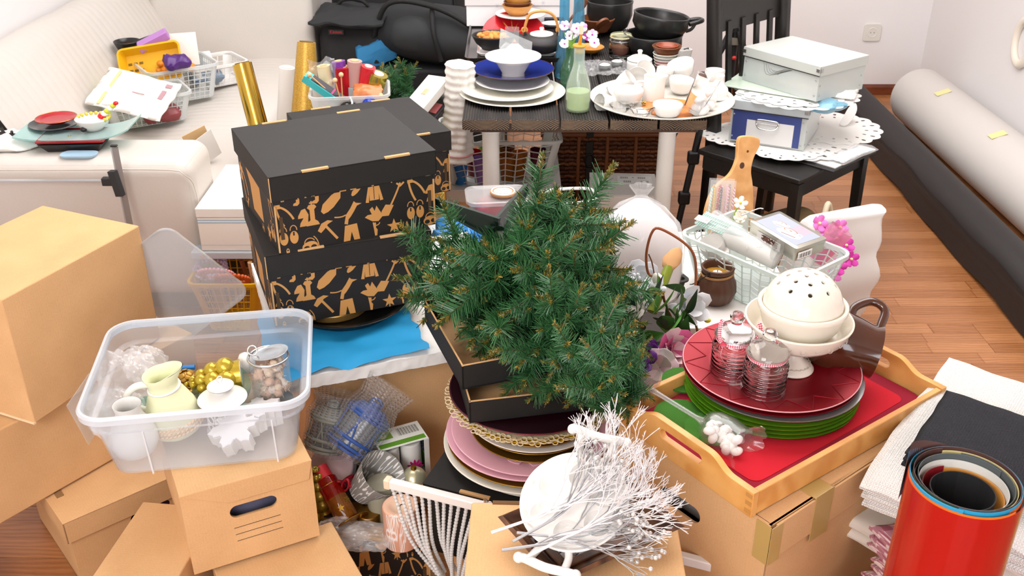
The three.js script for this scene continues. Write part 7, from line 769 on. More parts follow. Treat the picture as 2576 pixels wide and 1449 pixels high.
const bkS=Q('photo_album','thin white and black album under the grey vase','album',925,1275,0.0);add(bkS,'album',mg(box(0.18,0.02,0.12,0.002)),M(0x8f8b86,0.6));add(bkS,'cover',box(0.182,0.004,0.122,0.001).translate(0,0.02,0),M(0x1f1f26,0.5));
}
// ---------- baskets and odds on the sofa ----------
{
const SY=0.438,clr=M(0xeef1f0,0.35,{transmission:0.5,thickness:0,ior:1.3}),wht=M(0xe6e4df,0.4);
const bk=(l,px,py,ry,w,d,h,m,o)=>{const t=put('plastic_basket',l,'basket',px,py,SY,ry);basketParts(t,w,d,h,m,o);return t;};
const b1=bk('clear lattice basket on the sofa, beside the armrest',370,300,0.55,0.34,0.22,0.12,clr,{tp:0.05,cols:12,rows:5}),b2=bk('clear lattice basket of orange sweets in the middle of the sofa',455,240,0.6,0.3,0.24,0.15,clr,{tp:0.05,cols:9,rows:6}),b3=bk('white plastic basket by the tall sofa end cushion',540,205,0.65,0.26,0.22,0.1,wht,{tp:0.04,cols:7,rows:3});
const sweets=(p,n,c,name,label,g,s=0.013)=>{const q=sph(s,1.1,0.8,0.9,10,8);for (let k=0;k<n;k++) {const t=thing(name,label,'sweet',V(p.x+rr_(-0.07,0.07),p.y+rr_(0,0.035),p.z+rr_(-0.05,0.05)),rr_(0,6),g);add(t,'sweet',q,M(c[k%c.length],0.5));}};
sweets(b2.position.clone().setY(SY+0.12),40,[0xd9801e,0xe2952e],'orange_sweet','orange moulded sweet in the clear sofa basket','orange sweets in the basket',0.017);
const filler=(l,px,py,h,w,hh,d,c,sd)=>{const t=put('soft_packet',l,'packet',px,py,h,0.5);add(t,'packet',crumple(pillow(w,hh,d,12,10,0.015,sd),0.01,20,sd),M(c,0.4));};filler('lime green plastic packet in the clear basket by the armrest',300,270,SY+0.03,0.22,0.09,0.12,0x86c61c,2);filler('red and teal packet in the bottom of the clear basket',405,300,SY+0.008,0.14,0.06,0.12,0x8a3a3c,4);filler('shiny purple sweet packet above the orange sweets',445,170,SY+0.16,0.1,0.05,0.09,0x4b1f6e,6);filler('grey blue packet in the white sofa basket',520,205,SY+0.02,0.14,0.06,0.12,0x7f8fa0,8);
const en=put('padded_envelope','large white padded envelope with a yellow tape strip on the sofa baskets','envelope',338,240,SY+0.13);en.rotation.set(0.42,-0.22,-0.1);add(en,'envelope',pillow(0.31,0.016,0.22,18,14,0.012,3,5),M(0xe2dfd8,0.7));add(en,'tape_strip',box(0.012,0.001,0.2,0).translate(-0.1,0.0165,0),M(0xe8cf90,0.5),'pale yellow tape strip');add(en,'printed_marks',mg(box(0.026,0.001,0.018,0).translate(0.115,0.0165,-0.075),box(0.018,0.001,0.05,0).translate(0.11,0.0165,-0.02),box(0.05,0.001,0.004,0).translate(0.02,0.0175,0.0)),M(0xb08a90,0.7),'faint reddish stamp print');
const yt=put('plastic_tray','yellow plastic tray propped behind the envelope','tray',388,165,SY+0.14);yt.rotation.set(1.05,0.35,0.3,'YXZ');add(yt,'tray',tub(0.26,0.15,0.05,{t:0.002,tp:0.03,r:0.02,lip:0.006,lipH:0.003}),M(0xe6ae12,0.4));add(yt,'cutout',mg([0,1,2,3,4,5].map(k=>box(0.016,0.001,0.01,0).translate(-0.1+(k%3)*0.024,0.0035,-0.02+0.03*(k>2)))),M(0x7a5a08,0.6));
const pv=put('pencil_case','lilac plastic case on top of the sofa pile','case',392,112,SY+0.22);pv.rotation.set(0.2,0.35,0.35);add(pv,'case',box(0.14,0.04,0.05,0.006),M(0xb27cc0,0.35));const pn=put('small_pan','small black pan with brown sauce on the sofa pile','pan',322,122,SY+0.2);add(pn,'pan',lathe([[0,0],[0.042,0],[0.055,0.03],[0.056,0.034],[0.052,0.034],[0.045,0.012],[0,0.011]],40),M(0x191919,0.3));add(pn,'sauce',cyl(0.045,0.045,0.002,32).translate(0,0.013,0),M(0x5a2a1a,0.2));add(pn,'handle',bar([0.05,0.03,-0.01],[0.11,0.045,-0.04],0.008,0.01,10),M(0x191919,0.4));
const wr=put('kitchen_roll','white paper roll in the white sofa basket','roll',530,150,SY+0.1,0.5);add(wr,'paper',cyl(0.04,0.04,0.16,32).rotateZ(PI/2),M(0xe6e4df,0.8));add(wr,'core',cyl(0.015,0.015,0.162,16).rotateZ(PI/2),M(0x77716a,0.9));const wc=put('paper_card','white card folder standing behind the purple packet','card',465,165,SY+0.12,0.3);add(wc,'card',box(0.13,0.14,0.004,0.001).rotateX(-0.3),M(0xe2dfd8,0.6));

const AY=0.601;const gp=put('glass_platter','pale aqua curved glass platter on the sofa armrest','platter',200,335,AY+0.034,0.05);{const g=new THREE.BoxGeometry(0.38,0.005,0.16,20,1,8),p=g.attributes.position;for (let i=0;i<p.count;i++) {const x=p.getX(i)/0.19;p.setY(i,p.getY(i)+0.03*Math.pow(Math.abs(x),3)*(x>0?1.2:0.5));} g.computeVertexNormals();add(gp,'glass',g,M(0xbfe0dc,0.2,{transmission:0.5,thickness:0}));}
const dg=put('dark_plate','dark smoked glass plate under the red plate on the platter','plate',140,318,AY+0.04);add(dg,'plate',lathe(plateProf(0.085,{up:0.012}),48),M(0x2c3338,0.15));const rp=put('red_plate','red lacquer plate with a gold rim on the aqua glass platter','plate',143,305,AY+0.056);add(rp,'plate',lathe(plateProf(0.068,{up:0.012}),56),M(0xa8121f,0.18));add(rp,'rim_line',tor(0.066,0.001,48,5).translate(0,0.0145,0),goldMetal);
const sb=put('novelty_bowl','white bowl with a striped hat figure on the aqua glass platter','bowl',238,325,AY+0.038);add(sb,'bowl',lathe(bowlProf(0.058,0.04,0.006,0.5),48),porcelain);add(sb,'nose',sph(0.011,1,0.8,0.7).translate(-0.018,0.014,0.045),blackPlastic,'black nub');for (let k=0;k<6;k++) add(sb,'hat_stripe',sph(0.015 - k*0.0012,1,0.75,1,14,10).translate(0.03+k*0.011,0.043+k*0.009,-0.01),M([0xd8161c,0xf0f0ec,0xc8cc3a,0xf0f0ec,0xc8cc3a,0xd8161c][k],0.25));add(sb,'scarf',mg(Array.from({length:12},(_,k)=>sph(0.007,1,1,1,8,6).translate(0.054*Math.cos(k*0.3 - 0.4),0.04,-0.054*Math.sin(k*0.3 - 0.4)))),M(0xc8b83a,0.3),'yellow striped scarf');
const rb=put('lacquer_tray','red and black lacquer tray with gold ornament on the armrest','tray',196,368,AY,0.06);add(rb,'tray_base',rloft([[0.17,0.1,0.006,0],[0.215,0.14,0.01,0.03],[0.21,0.135,0.01,0.03]]),M(0x1c1a1a,0.3),'black lower tray');add(rb,'tray_top',rloft([[0.19,0.115,0.006,0.03],[0.222,0.146,0.01,0.036],[0.222,0.146,0.01,0.04],[0.2,0.125,0.008,0.036]]),M(0x8a0f18,0.2));add(rb,'gold_ornament',mg([-1,1].flatMap(s=>[0,1,2].map(k=>tor(0.006,0.0008,14,4).translate(s*0.085,0.0372,-0.035+k*0.03))),tor(0.005,0.0008,12,4).translate(-0.02,0.0372,0)),goldMetal);const bd=put('blue_dish','flat light blue dish under the lacquer tray','dish',200,392,AY - 0.0);add(bd,'dish',rloft([[0.11,0.05,0.02,0],[0.12,0.06,0.025,0.008],[0.116,0.056,0.024,0.008],[0.1,0.04,0.02,0.004]]),M(0xa9c9de,0.3));
const nk=put('paper_napkin','crumpled white paper napkin on the armrest','napkin',25,365,AY+0.002,0.4);add(nk,'napkin',crumple(pillow(0.2,0.03,0.16,14,12,0.02,9),0.014,20,3),M(0xe9e7e2,0.8));const kn=put('hair_clip','small black and gold clip on the paper napkin','clip',22,342,AY+0.028);add(kn,'clip',mg(bar([-0.03,0.01,0],[0.03,0.006,0.01],0.006),bar([-0.01,0,0],[-0.02,0.03,0],0.005),bar([0.012,0,0],[0.02,0.02,0.012],0.005)),M(0x1f1a16,0.4));
const br=put('brochure','tan and white card brochures stuck beside the sofa arm','brochure',520,400,0.44);br.rotation.set(0.2,0.6,0.2);add(br,'cover',box(0.09,0.13,0.003,0),M(0xc9a676,0.7));add(br,'page',box(0.08,0.11,0.002,0).rotateY(0.3).translate(0.02,0.0,0.02),M(0xd9d6d2,0.6));
}
// ---------- rolls, ribbon tub and black bags at the back ----------
{
const roll=(name,l,x1,y1,r1,x2,y2,r2,z1,z2,m,cap)=>{const a=atZ(x1,y1,z1),b=atZ(x2,y2,z2),d=b.clone().sub(a);const k=a.y/-d.y,end=a.clone().addScaledVector(d,Math.max(1,k*0.995)),t=thing(name,l,'paper roll',end);const R1=mpx(r1,a),R2=R1+(mpx(r2,b) - R1)*Math.max(1,k);add(t,'paper',bar(V(0,0,0),a.clone().sub(end),R2,R1,40),m);const v=a.clone().sub(end).normalize();const c=add(t,'roll_core',cyl(R1*0.75,R1*0.75,0.004,28),cap||M(0x6a5430,0.8));c.position.copy(a.clone().sub(end));c.quaternion.setFromUnitVectors(V(0,1,0),v);};
const glit=M(0xffffff,0.4,{metalness:0.45,map:dataTex(256,()=>{const k=rnd(),b=k>0.93?70:0;return [cl(150+70*k+b),cl(112+62*k+b),cl(38+34*k+b)];},true,3)});
roll('foil_roll','shiny plain gold foil roll leaning beside the sofa',609,160,24,650,318,25,-3.56,-3.5,M(0xc9a648,0.16,{metalness:1}));roll('craft_roll','plain white paper roll standing beside the gold glitter roll',722,170,19,718,310,22,-3.75,-3.75,M(0xe6e3de,0.6),M(0xd8d5d0,0.8));roll('glitter_roll','gold glitter craft roll standing behind the black boxes',771,106,23,768,305,36,-3.66,-3.6,glit);roll('glitter_roll','second gold glitter roll peeping out beside the ribbon tub',800,245,12,800,305,14,-3.7,-3.7,glit);
const st=thing('wooden_ruler','wooden stick behind the gold foil roll','stick',atZ(655,300,-3.7));st.rotation.z=0.06;add(st,'stick',box(0.022,0.15,0.006,0.001),M(0xb9853f,0.6));

const z0=-3.4,rim=atZ(878,226,z0),t=thing('plastic_tub','frosted plastic tub of ribbon spools behind the black boxes','tub',V(rim.x,rim.y - 0.125,z0 - 0.02),0.12);add(t,'tub',tub(0.27,0.2,0.125,{t:0.003,tp:0.04,r:0.03,lip:0.006,lipH:0.008}),frosted);const su=thing('carton','tall brown carton hidden under the ribbon tub','carton',V(rim.x,0,z0 - 0.04));add(su,'carton_body',uvm(box(0.2,rim.y - 0.127,0.2)),kraft);const fy=rim.y - 0.12;
const spool=(l,px,py,r,h,m,tilt,core=0xcaa77a)=>{const a=atZ(px,py,z0 - 0.06),s=thing('ribbon_spool',l,'spool',V(a.x,a.y - h,a.z));s.rotation.set(tilt*0.3,0,-tilt);add(s,'ribbon',cyl(r,r,h,36),m);add(s,'spool_core',cyl(r*0.55,r*0.55,h+0.003,24),M(core,0.8));};
const rd=M(0xb8101c,0.3,{metalness:0.4});spool('red glitter ribbon spool with a tan core in the ribbon tub',862,168,0.031,0.11,rd,0.0);spool('red ribbon spool with a glossy wrap leaning in the ribbon tub',908,163,0.026,0.1,M(0xc4202a,0.15),0.28,0xb9b4ac);spool('purple glitter ribbon spool at the back of the tub',855,154,0.024,0.05,M(0x7a3a9c,0.35,{metalness:0.3}),-0.12);spool('dusky pink tulle spool in the ribbon tub',886,152,0.026,0.09,M(0xb98e88,0.5),0.1);spool('gold foil ribbon spool at the tub corner',938,182,0.034,0.06,M(0xb0a040,0.2,{metalness:0.8}),0.35,0xe9e6e0);spool('pale gold ribbon spool in a clear wrap',818,165,0.024,0.07,M(0xd9c28a,0.3),-0.1);spool('silver grey ribbon spool lying at the front of the tub',888,216,0.03,0.06,M(0xa9acac,0.5),0.1);
const gbx=thing('gift_box','slim turquoise and black printed box leaning on the ribbon tub','box',atZ(812,232,z0+0.02));gbx.rotation.set(0.3,-0.3,-0.55);add(gbx,'box_body',box(0.16,0.03,0.035,0.002),M(0x2db4b8,0.35));add(gbx,'printed_face',box(0.13,0.0012,0.03,0).translate(0.01,0.03,0),M(0x1f1a24,0.4));add(gbx,'printed_face',box(0.006,0.0014,0.031,0).translate(0.03,0.0305,0),M(0xd0246e,0.4),'magenta stripe');
[[858,188,0.02],[843,202,-0.18],[778,188,-0.8],[958,240,0.06]].forEach(([px,py,r],k)=>{const a=atZ(px,py,z0+0.04),s=thing('ball_stick',['wooden ball stick standing before the red spool','shorter wooden ball stick crossing its neighbour','wooden ball stick lying toward the gold roll','wooden ball stick at the tub edge by the blue ball'][k],'stick',a);s.rotation.z=-r;add(s,'ball',sph(0.0085),M(0xe2b88a,0.6));add(s,'stick',bar([0,0,0],[0,-0.09,0],0.0024),M(0xcf9c62,0.6));});
const ba=atZ(930,262,z0+0.06),bb=thing('blue_ball','glossy blue ball with small holes in the ribbon tub','ball',ba);add(bb,'ball',sph(0.028),M(0x1438b0,0.12));add(bb,'hole',mg(sph(0.0032,1,1,0.5,10,8).translate(0,0.008,0.0265),sph(0.0032,0.5,1,1,10,8).translate(-0.026,-0.003,0.01)),blackPlastic);const bm=thing('black_maraca','glossy black rubber bulb with a white cord before the ribbon tub','bulb',atZ(875,262,z0+0.06));add(bm,'bulb',sph(0.032,1.2,0.75,0.75),M(0x101312,0.15));add(bm,'cord',tube([[0.012,0.03,0.012],[0.02,0.01,0.03],[0.006,-0.02,0.035],[-0.006,-0.03,0.034]],0.0035,24,8),M(0xdfe3e8,0.4));
const ob=atZ(925,235,z0 - 0.01),op=thing('sweet_packet','orange printed clear packet inside the ribbon tub','packet',ob);add(op,'packet',crumple(pillow(0.1,0.02,0.06,10,8,0.01,3),0.008,30).rotateX(0.6),M(0xe08a50,0.3,{transmission:0.3,thickness:0}));
const vd=thing('tulle_wrap','loose clear cellophane sticking up from the ribbon tub','wrapping',atZ(812,190,z0 - 0.02));add(vd,'film',crumple(new THREE.PlaneGeometry(0.09,0.12,14,14).rotateY(0.4),0.02,30),film);

const bl=M(0x121213,0.75,{bumpMap:leatherBump,bumpScale:0.001}),gr=M(0x262829,0.85);
const soft=(w,d,h,sd,amp=0.02,k=1)=>crumple(loft([[0.9,0],[1,0.06],[1,0.5],[0.97,0.85],[0.8,1]].map(([s,y])=>rrp(w*s,d*s,0.06,6).map(([x,z])=>[x,y*h,z - (y*y)*0.1*k]))),amp,8,sd);
const cs=thing('travel_case','large black soft travel case against the end wall','case',V(-0.6,0,-5.42));add(cs,'case',rloft([[0.68,0.28,0.06,0],[0.7,0.3,0.07,0.03],[0.7,0.3,0.07,0.9],[0.66,0.26,0.06,0.94]],6),bl);add(cs,'pocket',rloft([[0.3,0.03,0.012,0],[0.32,0.035,0.014,0.28],[0.3,0.03,0.012,0.3]]).translate(0.14,0.42,0.155),gr);add(cs,'zip_seam',mg([0.3,-0.02].map(x=>tube([[x,0.2,0.16],[x,0.6,0.17],[x - 0.02,0.85,0.16]],0.006))),M(0x0a0a0a,0.5));
const cb=thing('camera_bag','black camera bag with red lettering beside the sofa','bag',V(-0.79,0.4,-5.02),-0.1);add(cb,'bag_body',soft(0.34,0.24,0.24,3,0.014),bl);add(cb,'bag_flap',crumple(pillow(0.36,0.05,0.28,14,12,0.02,4),0.012,12).translate(0,0.21,0.0).rotateX(0.12),gr);add(cb,'handle',tube([[-0.08,0.27,0],[-0.04,0.3,0.01],[0.04,0.3,0.01],[0.08,0.27,0]],0.009),bl);add(cb,'lettering',(()=>{const g=new THREE.PlaneGeometry(0.075,0.024).translate(-0.06,0.17,0.135);return g;})(),M(0xffffff,0.7,{map:tex(256,82,(c,W,H)=>{c.fillStyle='#161616';c.fillRect(0,0,W,H);c.fillStyle='#a81a1e';c.font='bold 66px serif';c.fillText('Canon',22,62);})}),'red printed letters');const sp=thing('storage_crate','black crate under the camera bag and backpack','crate',V(-0.5,0,-5.02));add(sp,'crate',box(0.95,0.398,0.36,0.02),bl);
const bt=thing('blue_cloth','blue folded cloth squeezed between the two bags','cloth',V(-0.66,0.401,-4.93),0.3);add(bt,'cloth',crumple(pillow(0.2,0.12,0.06,12,8,0.012,2),0.014,14).rotateZ(0.25),M(0x2c78a8,0.85));const bp=thing('backpack','dark grey camera backpack lying on the crate','backpack',V(-0.38,0.4,-4.98),-0.25);bp.rotation.z=-0.06;add(bp,'bag_body',crumple(loft([[0.1,-0.3],[0.24,-0.27],[0.3,-0.1],[0.3,0.1],[0.24,0.26],[0.1,0.32]].map(([r,x])=>Array.from({length:28},(_,k)=>{const a=k/28*PI*2;return [x,0.14+0.14*r/0.3*Math.sin(a),0.17*r/0.3*Math.cos(a)];}))),0.02,9,5),gr);add(bp,'front_pocket',crumple(sph(0.12,1.2,0.8,0.7),0.012,12).translate(-0.08,0.15,0.1),M(0x2e3132,0.85));add(bp,'strap',mg(tube([[-0.3,0.1,0.12],[-0.2,0.3,0.16],[0.0,0.31,0.14],[0.2,0.24,0.14],[0.32,0.1,0.1]],0.014,40,6),tube([[0.0,0.31,0.1],[0.04,0.2,0.19],[0.08,0.06,0.18]],0.012,24,6)),bl);
const gs=thing('carry_strap','grey webbing strap hanging beside the gold glitter roll','strap',V(-0.84,0.42,-4.8));add(gs,'strap',slab([-0.08,0.02,0],[0.13,-0.08,0.06],0.012,0.04),M(0x7d8180,0.7));
const tn=thing('round_tin','dark red round tin behind the candle box','tin',V(-0.42,0.28,-4.42));add(tn,'tin',lathe([[0,0],[0.07,0],[0.072,0.004],[0.072,0.05],[0.068,0.055],[0,0.056]],40),M(0x7a0d16,0.25,{metalness:0.3}));add(tn,'gold_band',tor(0.0725,0.0012,48,5).translate(0,0.036,0),goldMetal);const tc=thing('dark_carton','dark low carton carrying the round tin and the pine garland','carton',V(-0.46,0,-4.3));add(tc,'carton_body',box(0.4,0.278,0.5),M(0x241a14,0.8));
const wg=thing('pine_garland','dark green frosted pine garland beside the ribbon tub','garland',atZ(1010,235,-4.1));for (let k=0;k<14;k++) {const b=add(wg,'branch',NEEDLES[k%7],NEEDLE_M),a=k*0.45;b.position.set(0.07*Math.cos(a),-0.02+0.05*Math.sin(a),0.02*Math.sin(k));b.rotation.set(rr_(-0.5,0.5),k,a+1.2);b.scale.setScalar(0.85);} add(wg,'berry',sph(0.009).translate(-0.05,-0.03,0.07),M(0xb01420,0.3));
}
// ---------- below and beside the plank table ----------
{
const be=thing('white_bench','white low shelf under the plank table','shelf',V(-0.04,0,-3.72));add(be,'shelf_board',box(0.46,0.05,0.4,0.003).translate(0,0.25,0),M(0xe6e3de,0.4));for (const x of [-0.2,0.2]) add(be,'leg',box(0.03,0.249,0.36).translate(x,0,0),M(0xe6e3de,0.45));
const bs=thing('plastic_basket','clear lattice basket of coloured candle glasses under the plank table','basket',V(-0.05,0.301,-3.68),0.04),clr=M(0xe9ece8,0.35,{transmission:0.5,thickness:0,ior:1.3});basketParts(bs,0.46,0.3,0.19,clr,{tp:0.08,cols:9,rows:6,wave:0.025});
[['blue',0x2a8fd0,-0.15,0.1],['red',0xa81420,-0.1,0.02],['lime green',0x86c61c,-0.05,-0.04],['lilac',0xb48ad0,-0.07,0.09],['amber',0xb86a14,0.03,0.06],['orange',0xc8781c,0.08,0.03],['dark amber',0x8a4a10,0.03,-0.04],['maroon',0x5a1030,0.15,0.08]].forEach(([n,c,x,z],k)=>{const g=thing('candle_glass',n+' candle glass in the lattice basket under the table','candle',V(-0.05+x,0.306,-3.68+z));add(g,'glass',lathe([[0,0],[0.024,0],[0.032,0.1+0.03*(k===7)],[0.03,0.1+0.03*(k===7)],[0.022,0.006],[0,0.005]],28),M(c,0.1,{transmission:0.5,thickness:0}));});
const tw=thing('knitted_blanket','rolled white knitted blanket standing beside the plank table','blanket',V(-0.2,0.45,-3.46));tw.rotation.set(0.06,0,-0.05);{const g=new THREE.CylinderGeometry(0.05,0.055,0.36,40,60).translate(0,0.18,0),p=g.attributes.position;for (let i=0;i<p.count;i++) {const a=Math.atan2(p.getZ(i),p.getX(i)),k=1+0.05*Math.sin(p.getY(i)*230)+0.05*Math.sin(a*7)+0.12*noise.noise(Math.cos(a)*2,p.getY(i)*14,Math.sin(a)*2);p.setX(i,p.getX(i)*k);p.setZ(i,p.getZ(i)*k);} g.computeVertexNormals();add(tw,'blanket',g,M(0xe2dfd8,0.95));add(tw,'ribbon',tor(0.056,0.004).translate(0,0.03,0),M(0xc98a90,0.7));}
const lt=thing('plastic_tray','lime green tray under the white candle box','tray',V(-0.335,0.46,-3.5),0.75);lt.rotation.x=0.1;add(lt,'tray',tub(0.26,0.18,0.05,{t:0.003,tp:0.03,r:0.03}),M(0x83c814,0.4));const ls=thing('carton','carton hidden under the lime green tray','carton',V(-0.35,0,-3.5));add(ls,'carton_body',box(0.2,0.458,0.18),kraft);const cbx=thing('candle_box','white slim candle box with a cut window on the lime green tray','box',atZ(1075,250,-3.42));cbx.rotation.set(0.42,-0.55,0.05,'YXZ');add(cbx,'box_body',box(0.09,0.03,0.19,0.002),M(0xe2dfd8,0.5));add(cbx,'window',mg([-1,0,1].map(k=>bar([k*0.007,0.031,-0.02],[k*0.007,0.031,0.01],0.003))),M(0xd9b98a,0.5),'cream candles in the window');add(cbx,'open_end',box(0.07,0.022,0.002,0).translate(0,0.004,0.095),M(0x2a241e,0.8));const mgz=thing('dvd_case','black and pink printed case beside the candle box','case',atZ(1112,262,-3.46));mgz.rotation.set(0.42,-0.55,-0.1,'YXZ');add(mgz,'case',box(0.05,0.014,0.19,0.002),M(0x2c282c,0.4));add(mgz,'printed_face',box(0.03,0.001,0.05,0).translate(0,0.0142,0.04),M(0xc86a72,0.5));

const wz=-3.98,tw0=atZ(1382,340,wz),wk=thing('wicker_trunk','dark brown wicker trunk with a leather buckle strap under the table','trunk',V(0.4,0,wz)),wm=M(0x5c3116,0.6),wm2=M(0x7a451f,0.55),rows=[],rows2=[];for (let j=0;j<19;j++) for (let k=0;k<26;k++) {const x0=-0.26+k*0.02,s=(k+j)%2?0.005:-0.004;(j%3?rows:rows2).push(bar([x0,0.012+j*0.0185,0.006+s],[x0+0.022,0.012+j*0.0185+0.003*Math.sin(k*3+j),0.006 - s],0.0085,0.0085,5));} add(wk,'woven_front',mg(rows),wm);add(wk,'woven_front',mg(rows2),wm2,'paler woven strands');add(wk,'trunk_body',box(0.53,0.36,0.3,0.01).translate(0,0.001,-0.15),wm);add(wk,'lid',mg(box(0.55,0.03,0.33,0.012).translate(0,0.365,-0.145),[0,1,2].map(k=>bar([-0.28,0.37+k*0.014,0.024],[0.28,0.37+k*0.014,0.024],0.011,0.011,8))),wm2);for (let k=0;k<5;k++) add(wk,'upright_cane',bar([-0.24+k*0.12,0.01,0.018],[-0.24+k*0.12,0.36,0.018],0.008,0.008,8),wm2);const sx=atZ(1480,420,wz).x - 0.4;add(wk,'leather_strap',mg(box(0.03,0.2,0.006).translate(sx,0.14,0.03),box(0.03,0.05,0.012).translate(sx,0.36,0.034)),M(0x191513,0.5));add(wk,'buckle',xf(tor(0.022,0.004,24,6),[sx,0.26,0.036],[PI/2,0,0],[0.8,1,1.3]),M(0x2c2826,0.35,{metalness:0.8}));
const wb=thing('carton','white carton with a barcode label under the plank table','carton',V(0.42,0,-3.5),-0.06);add(wb,'carton_body',uvm(box(0.25,0.33,0.22,0.004)),M(0xe9e7e1,0.6));add(wb,'lid_flap',box(0.252,0.004,0.222,0.001).translate(0,0.3305,0),M(0xe2dfd8,0.6));add(wb,'barcode_label',box(0.13,0.001,0.08,0).translate(0.045,0.3345,-0.04),M(0xffffff,0.6,{map:tex(256,128,(c,W,H)=>{c.fillStyle='#f2f1ee';c.fillRect(0,0,W,H);c.fillStyle='#333';for (const [x,y] of [[20,14],[150,14],[40,76],[170,76]]) for (let k=0;k<12;k++) c.fillRect(x+k*5,y,k%3+1,30);c.fillStyle='#3a6a9a';c.fillRect(110,20,14,10);})}));

const cr=thing('storage_crate','light grey plastic crate of fabrics behind the tree','crate',V(0.0,0.2,-2.86),0.03);add(cr,'crate',tub(0.5,0.34,0.2,{t:0.004,tp:0.04,r:0.02,lip:0.01,lipH:0.02}),M(0xc9c7c1,0.45));add(cr,'divider',box(0.006,0.17,0.3).translate(-0.08,0.006,0),M(0xb9b6ae,0.45));const cs=thing('carton','carton hidden under the grey crate','carton',V(0,0,-2.86));add(cs,'carton_body',box(0.3,0.198,0.26),kraft);
const bg=thing('star_bag','bright blue star printed foil bag in the grey crate','bag',V(-0.17,0.33,-2.8));add(bg,'bag',crumple(pillow(0.15,0.15,0.14,14,12,0.02,5),0.02,12),M(0x2f86d8,0.35));const sl=put('printed_cloth','white cloth with grey specks in the grey crate','cloth',1105,590,0.42,0.3);add(sl,'cloth',crumple(pillow(0.1,0.1,0.16,12,12,0.02,6),0.015,14).translate(0,-0.09,0),M(0xd9e2e4,0.8));filler2('yellow and orange box tucked behind the stand leg',1100,520,0.44,0.05,0.06,0.05,0xe0a020);
function filler2(l,px,py,h,w,hh,d,c) {const t=put('small_carton',l,'box',px,py,h);add(t,'box_body',box(w,hh,d),M(c,0.5));}
const rt=thing('plastic_tub','clear lidded tub of red sweets with a lace cookie on top','tub',atZ(1250,520,-2.98).setY(0.40),0.1);add(rt,'tub',tub(0.19,0.14,0.1,{t:0.002,tp:0.04,r:0.03}),clearPlastic);add(rt,'lid',rloft([[0.2,0.15,0.034,0.098],[0.204,0.154,0.036,0.1],[0.204,0.154,0.036,0.11],[0.19,0.14,0.03,0.112],[0.17,0.12,0.03,0.106]]),M(0xf4f4f4,0.2,{transmission:0.8,thickness:0}));add(rt,'tub_filling',crumple(pillow(0.14,0.085,0.1,12,10,0.01,4),0.008,30).translate(0,0.004,0),M(0xc8303c,0.4),'red wrapped sweets');const ck=thing('lace_cookie','round white iced cookie on the tub lid','cookie',V(rt.position.x+0.02,rt.position.y+0.113,rt.position.z));add(ck,'cookie',cyl(0.042,0.042,0.006,36),M(0xb98a5a,0.8));add(ck,'icing',mg(tor(0.037,0.0028,36,6).translate(0,0.007,0),cyl(0.03,0.03,0.0012,32).translate(0,0.006,0),[0,1,2,3,4,5].map(k=>tor(0.008,0.0015,14,5).translate(0.018*Math.cos(k),0.008,0.018*Math.sin(k)))),M(0xe4ddd8,0.7));
const wl=put('lattice_box','white pierced metal basket beside the tree top','basket',1432,545,0.4,0.15);add(wl,'lattice',mg([0,1,2,3,4].map(k=>tor(0.024,0.003,20,5).rotateX(PI/2).translate(-0.06+k*0.03,0.035,0.05)),box(0.15,0.012,0.1),tube([[-0.07,0.075,0.05],[0.07,0.075,0.05],[0.075,0.075,-0.05],[-0.075,0.075,-0.05]],0.006,40,6,true)),M(0xe6e4df,0.4));const pcn=put('pinecone','natural brown pinecone beside the white pierced basket','pinecone',1392,548,0.45);add(pcn,'cone',mg(Array.from({length:40},(_,k)=>{const y=k/40 - 0.5,r=0.022*Math.sqrt(1 - y*y*3.4),a=k*2.4;return xf(sph(0.008,1.2,0.4,1,8,5),[r*Math.cos(a),y*0.05,r*Math.sin(a)]);})),M(0x3c2818,0.8));
const dk=thing('dark_container','dark grey plastic container beside the mint basket','container',V(0.42,LOW+0.001,-2.52),0.4);add(dk,'container',tub(0.1,0.14,0.06,{t:0.003,tp:0.02,r:0.012,lip:0.008,lipH:0.004}),M(0x35312d,0.4));
}
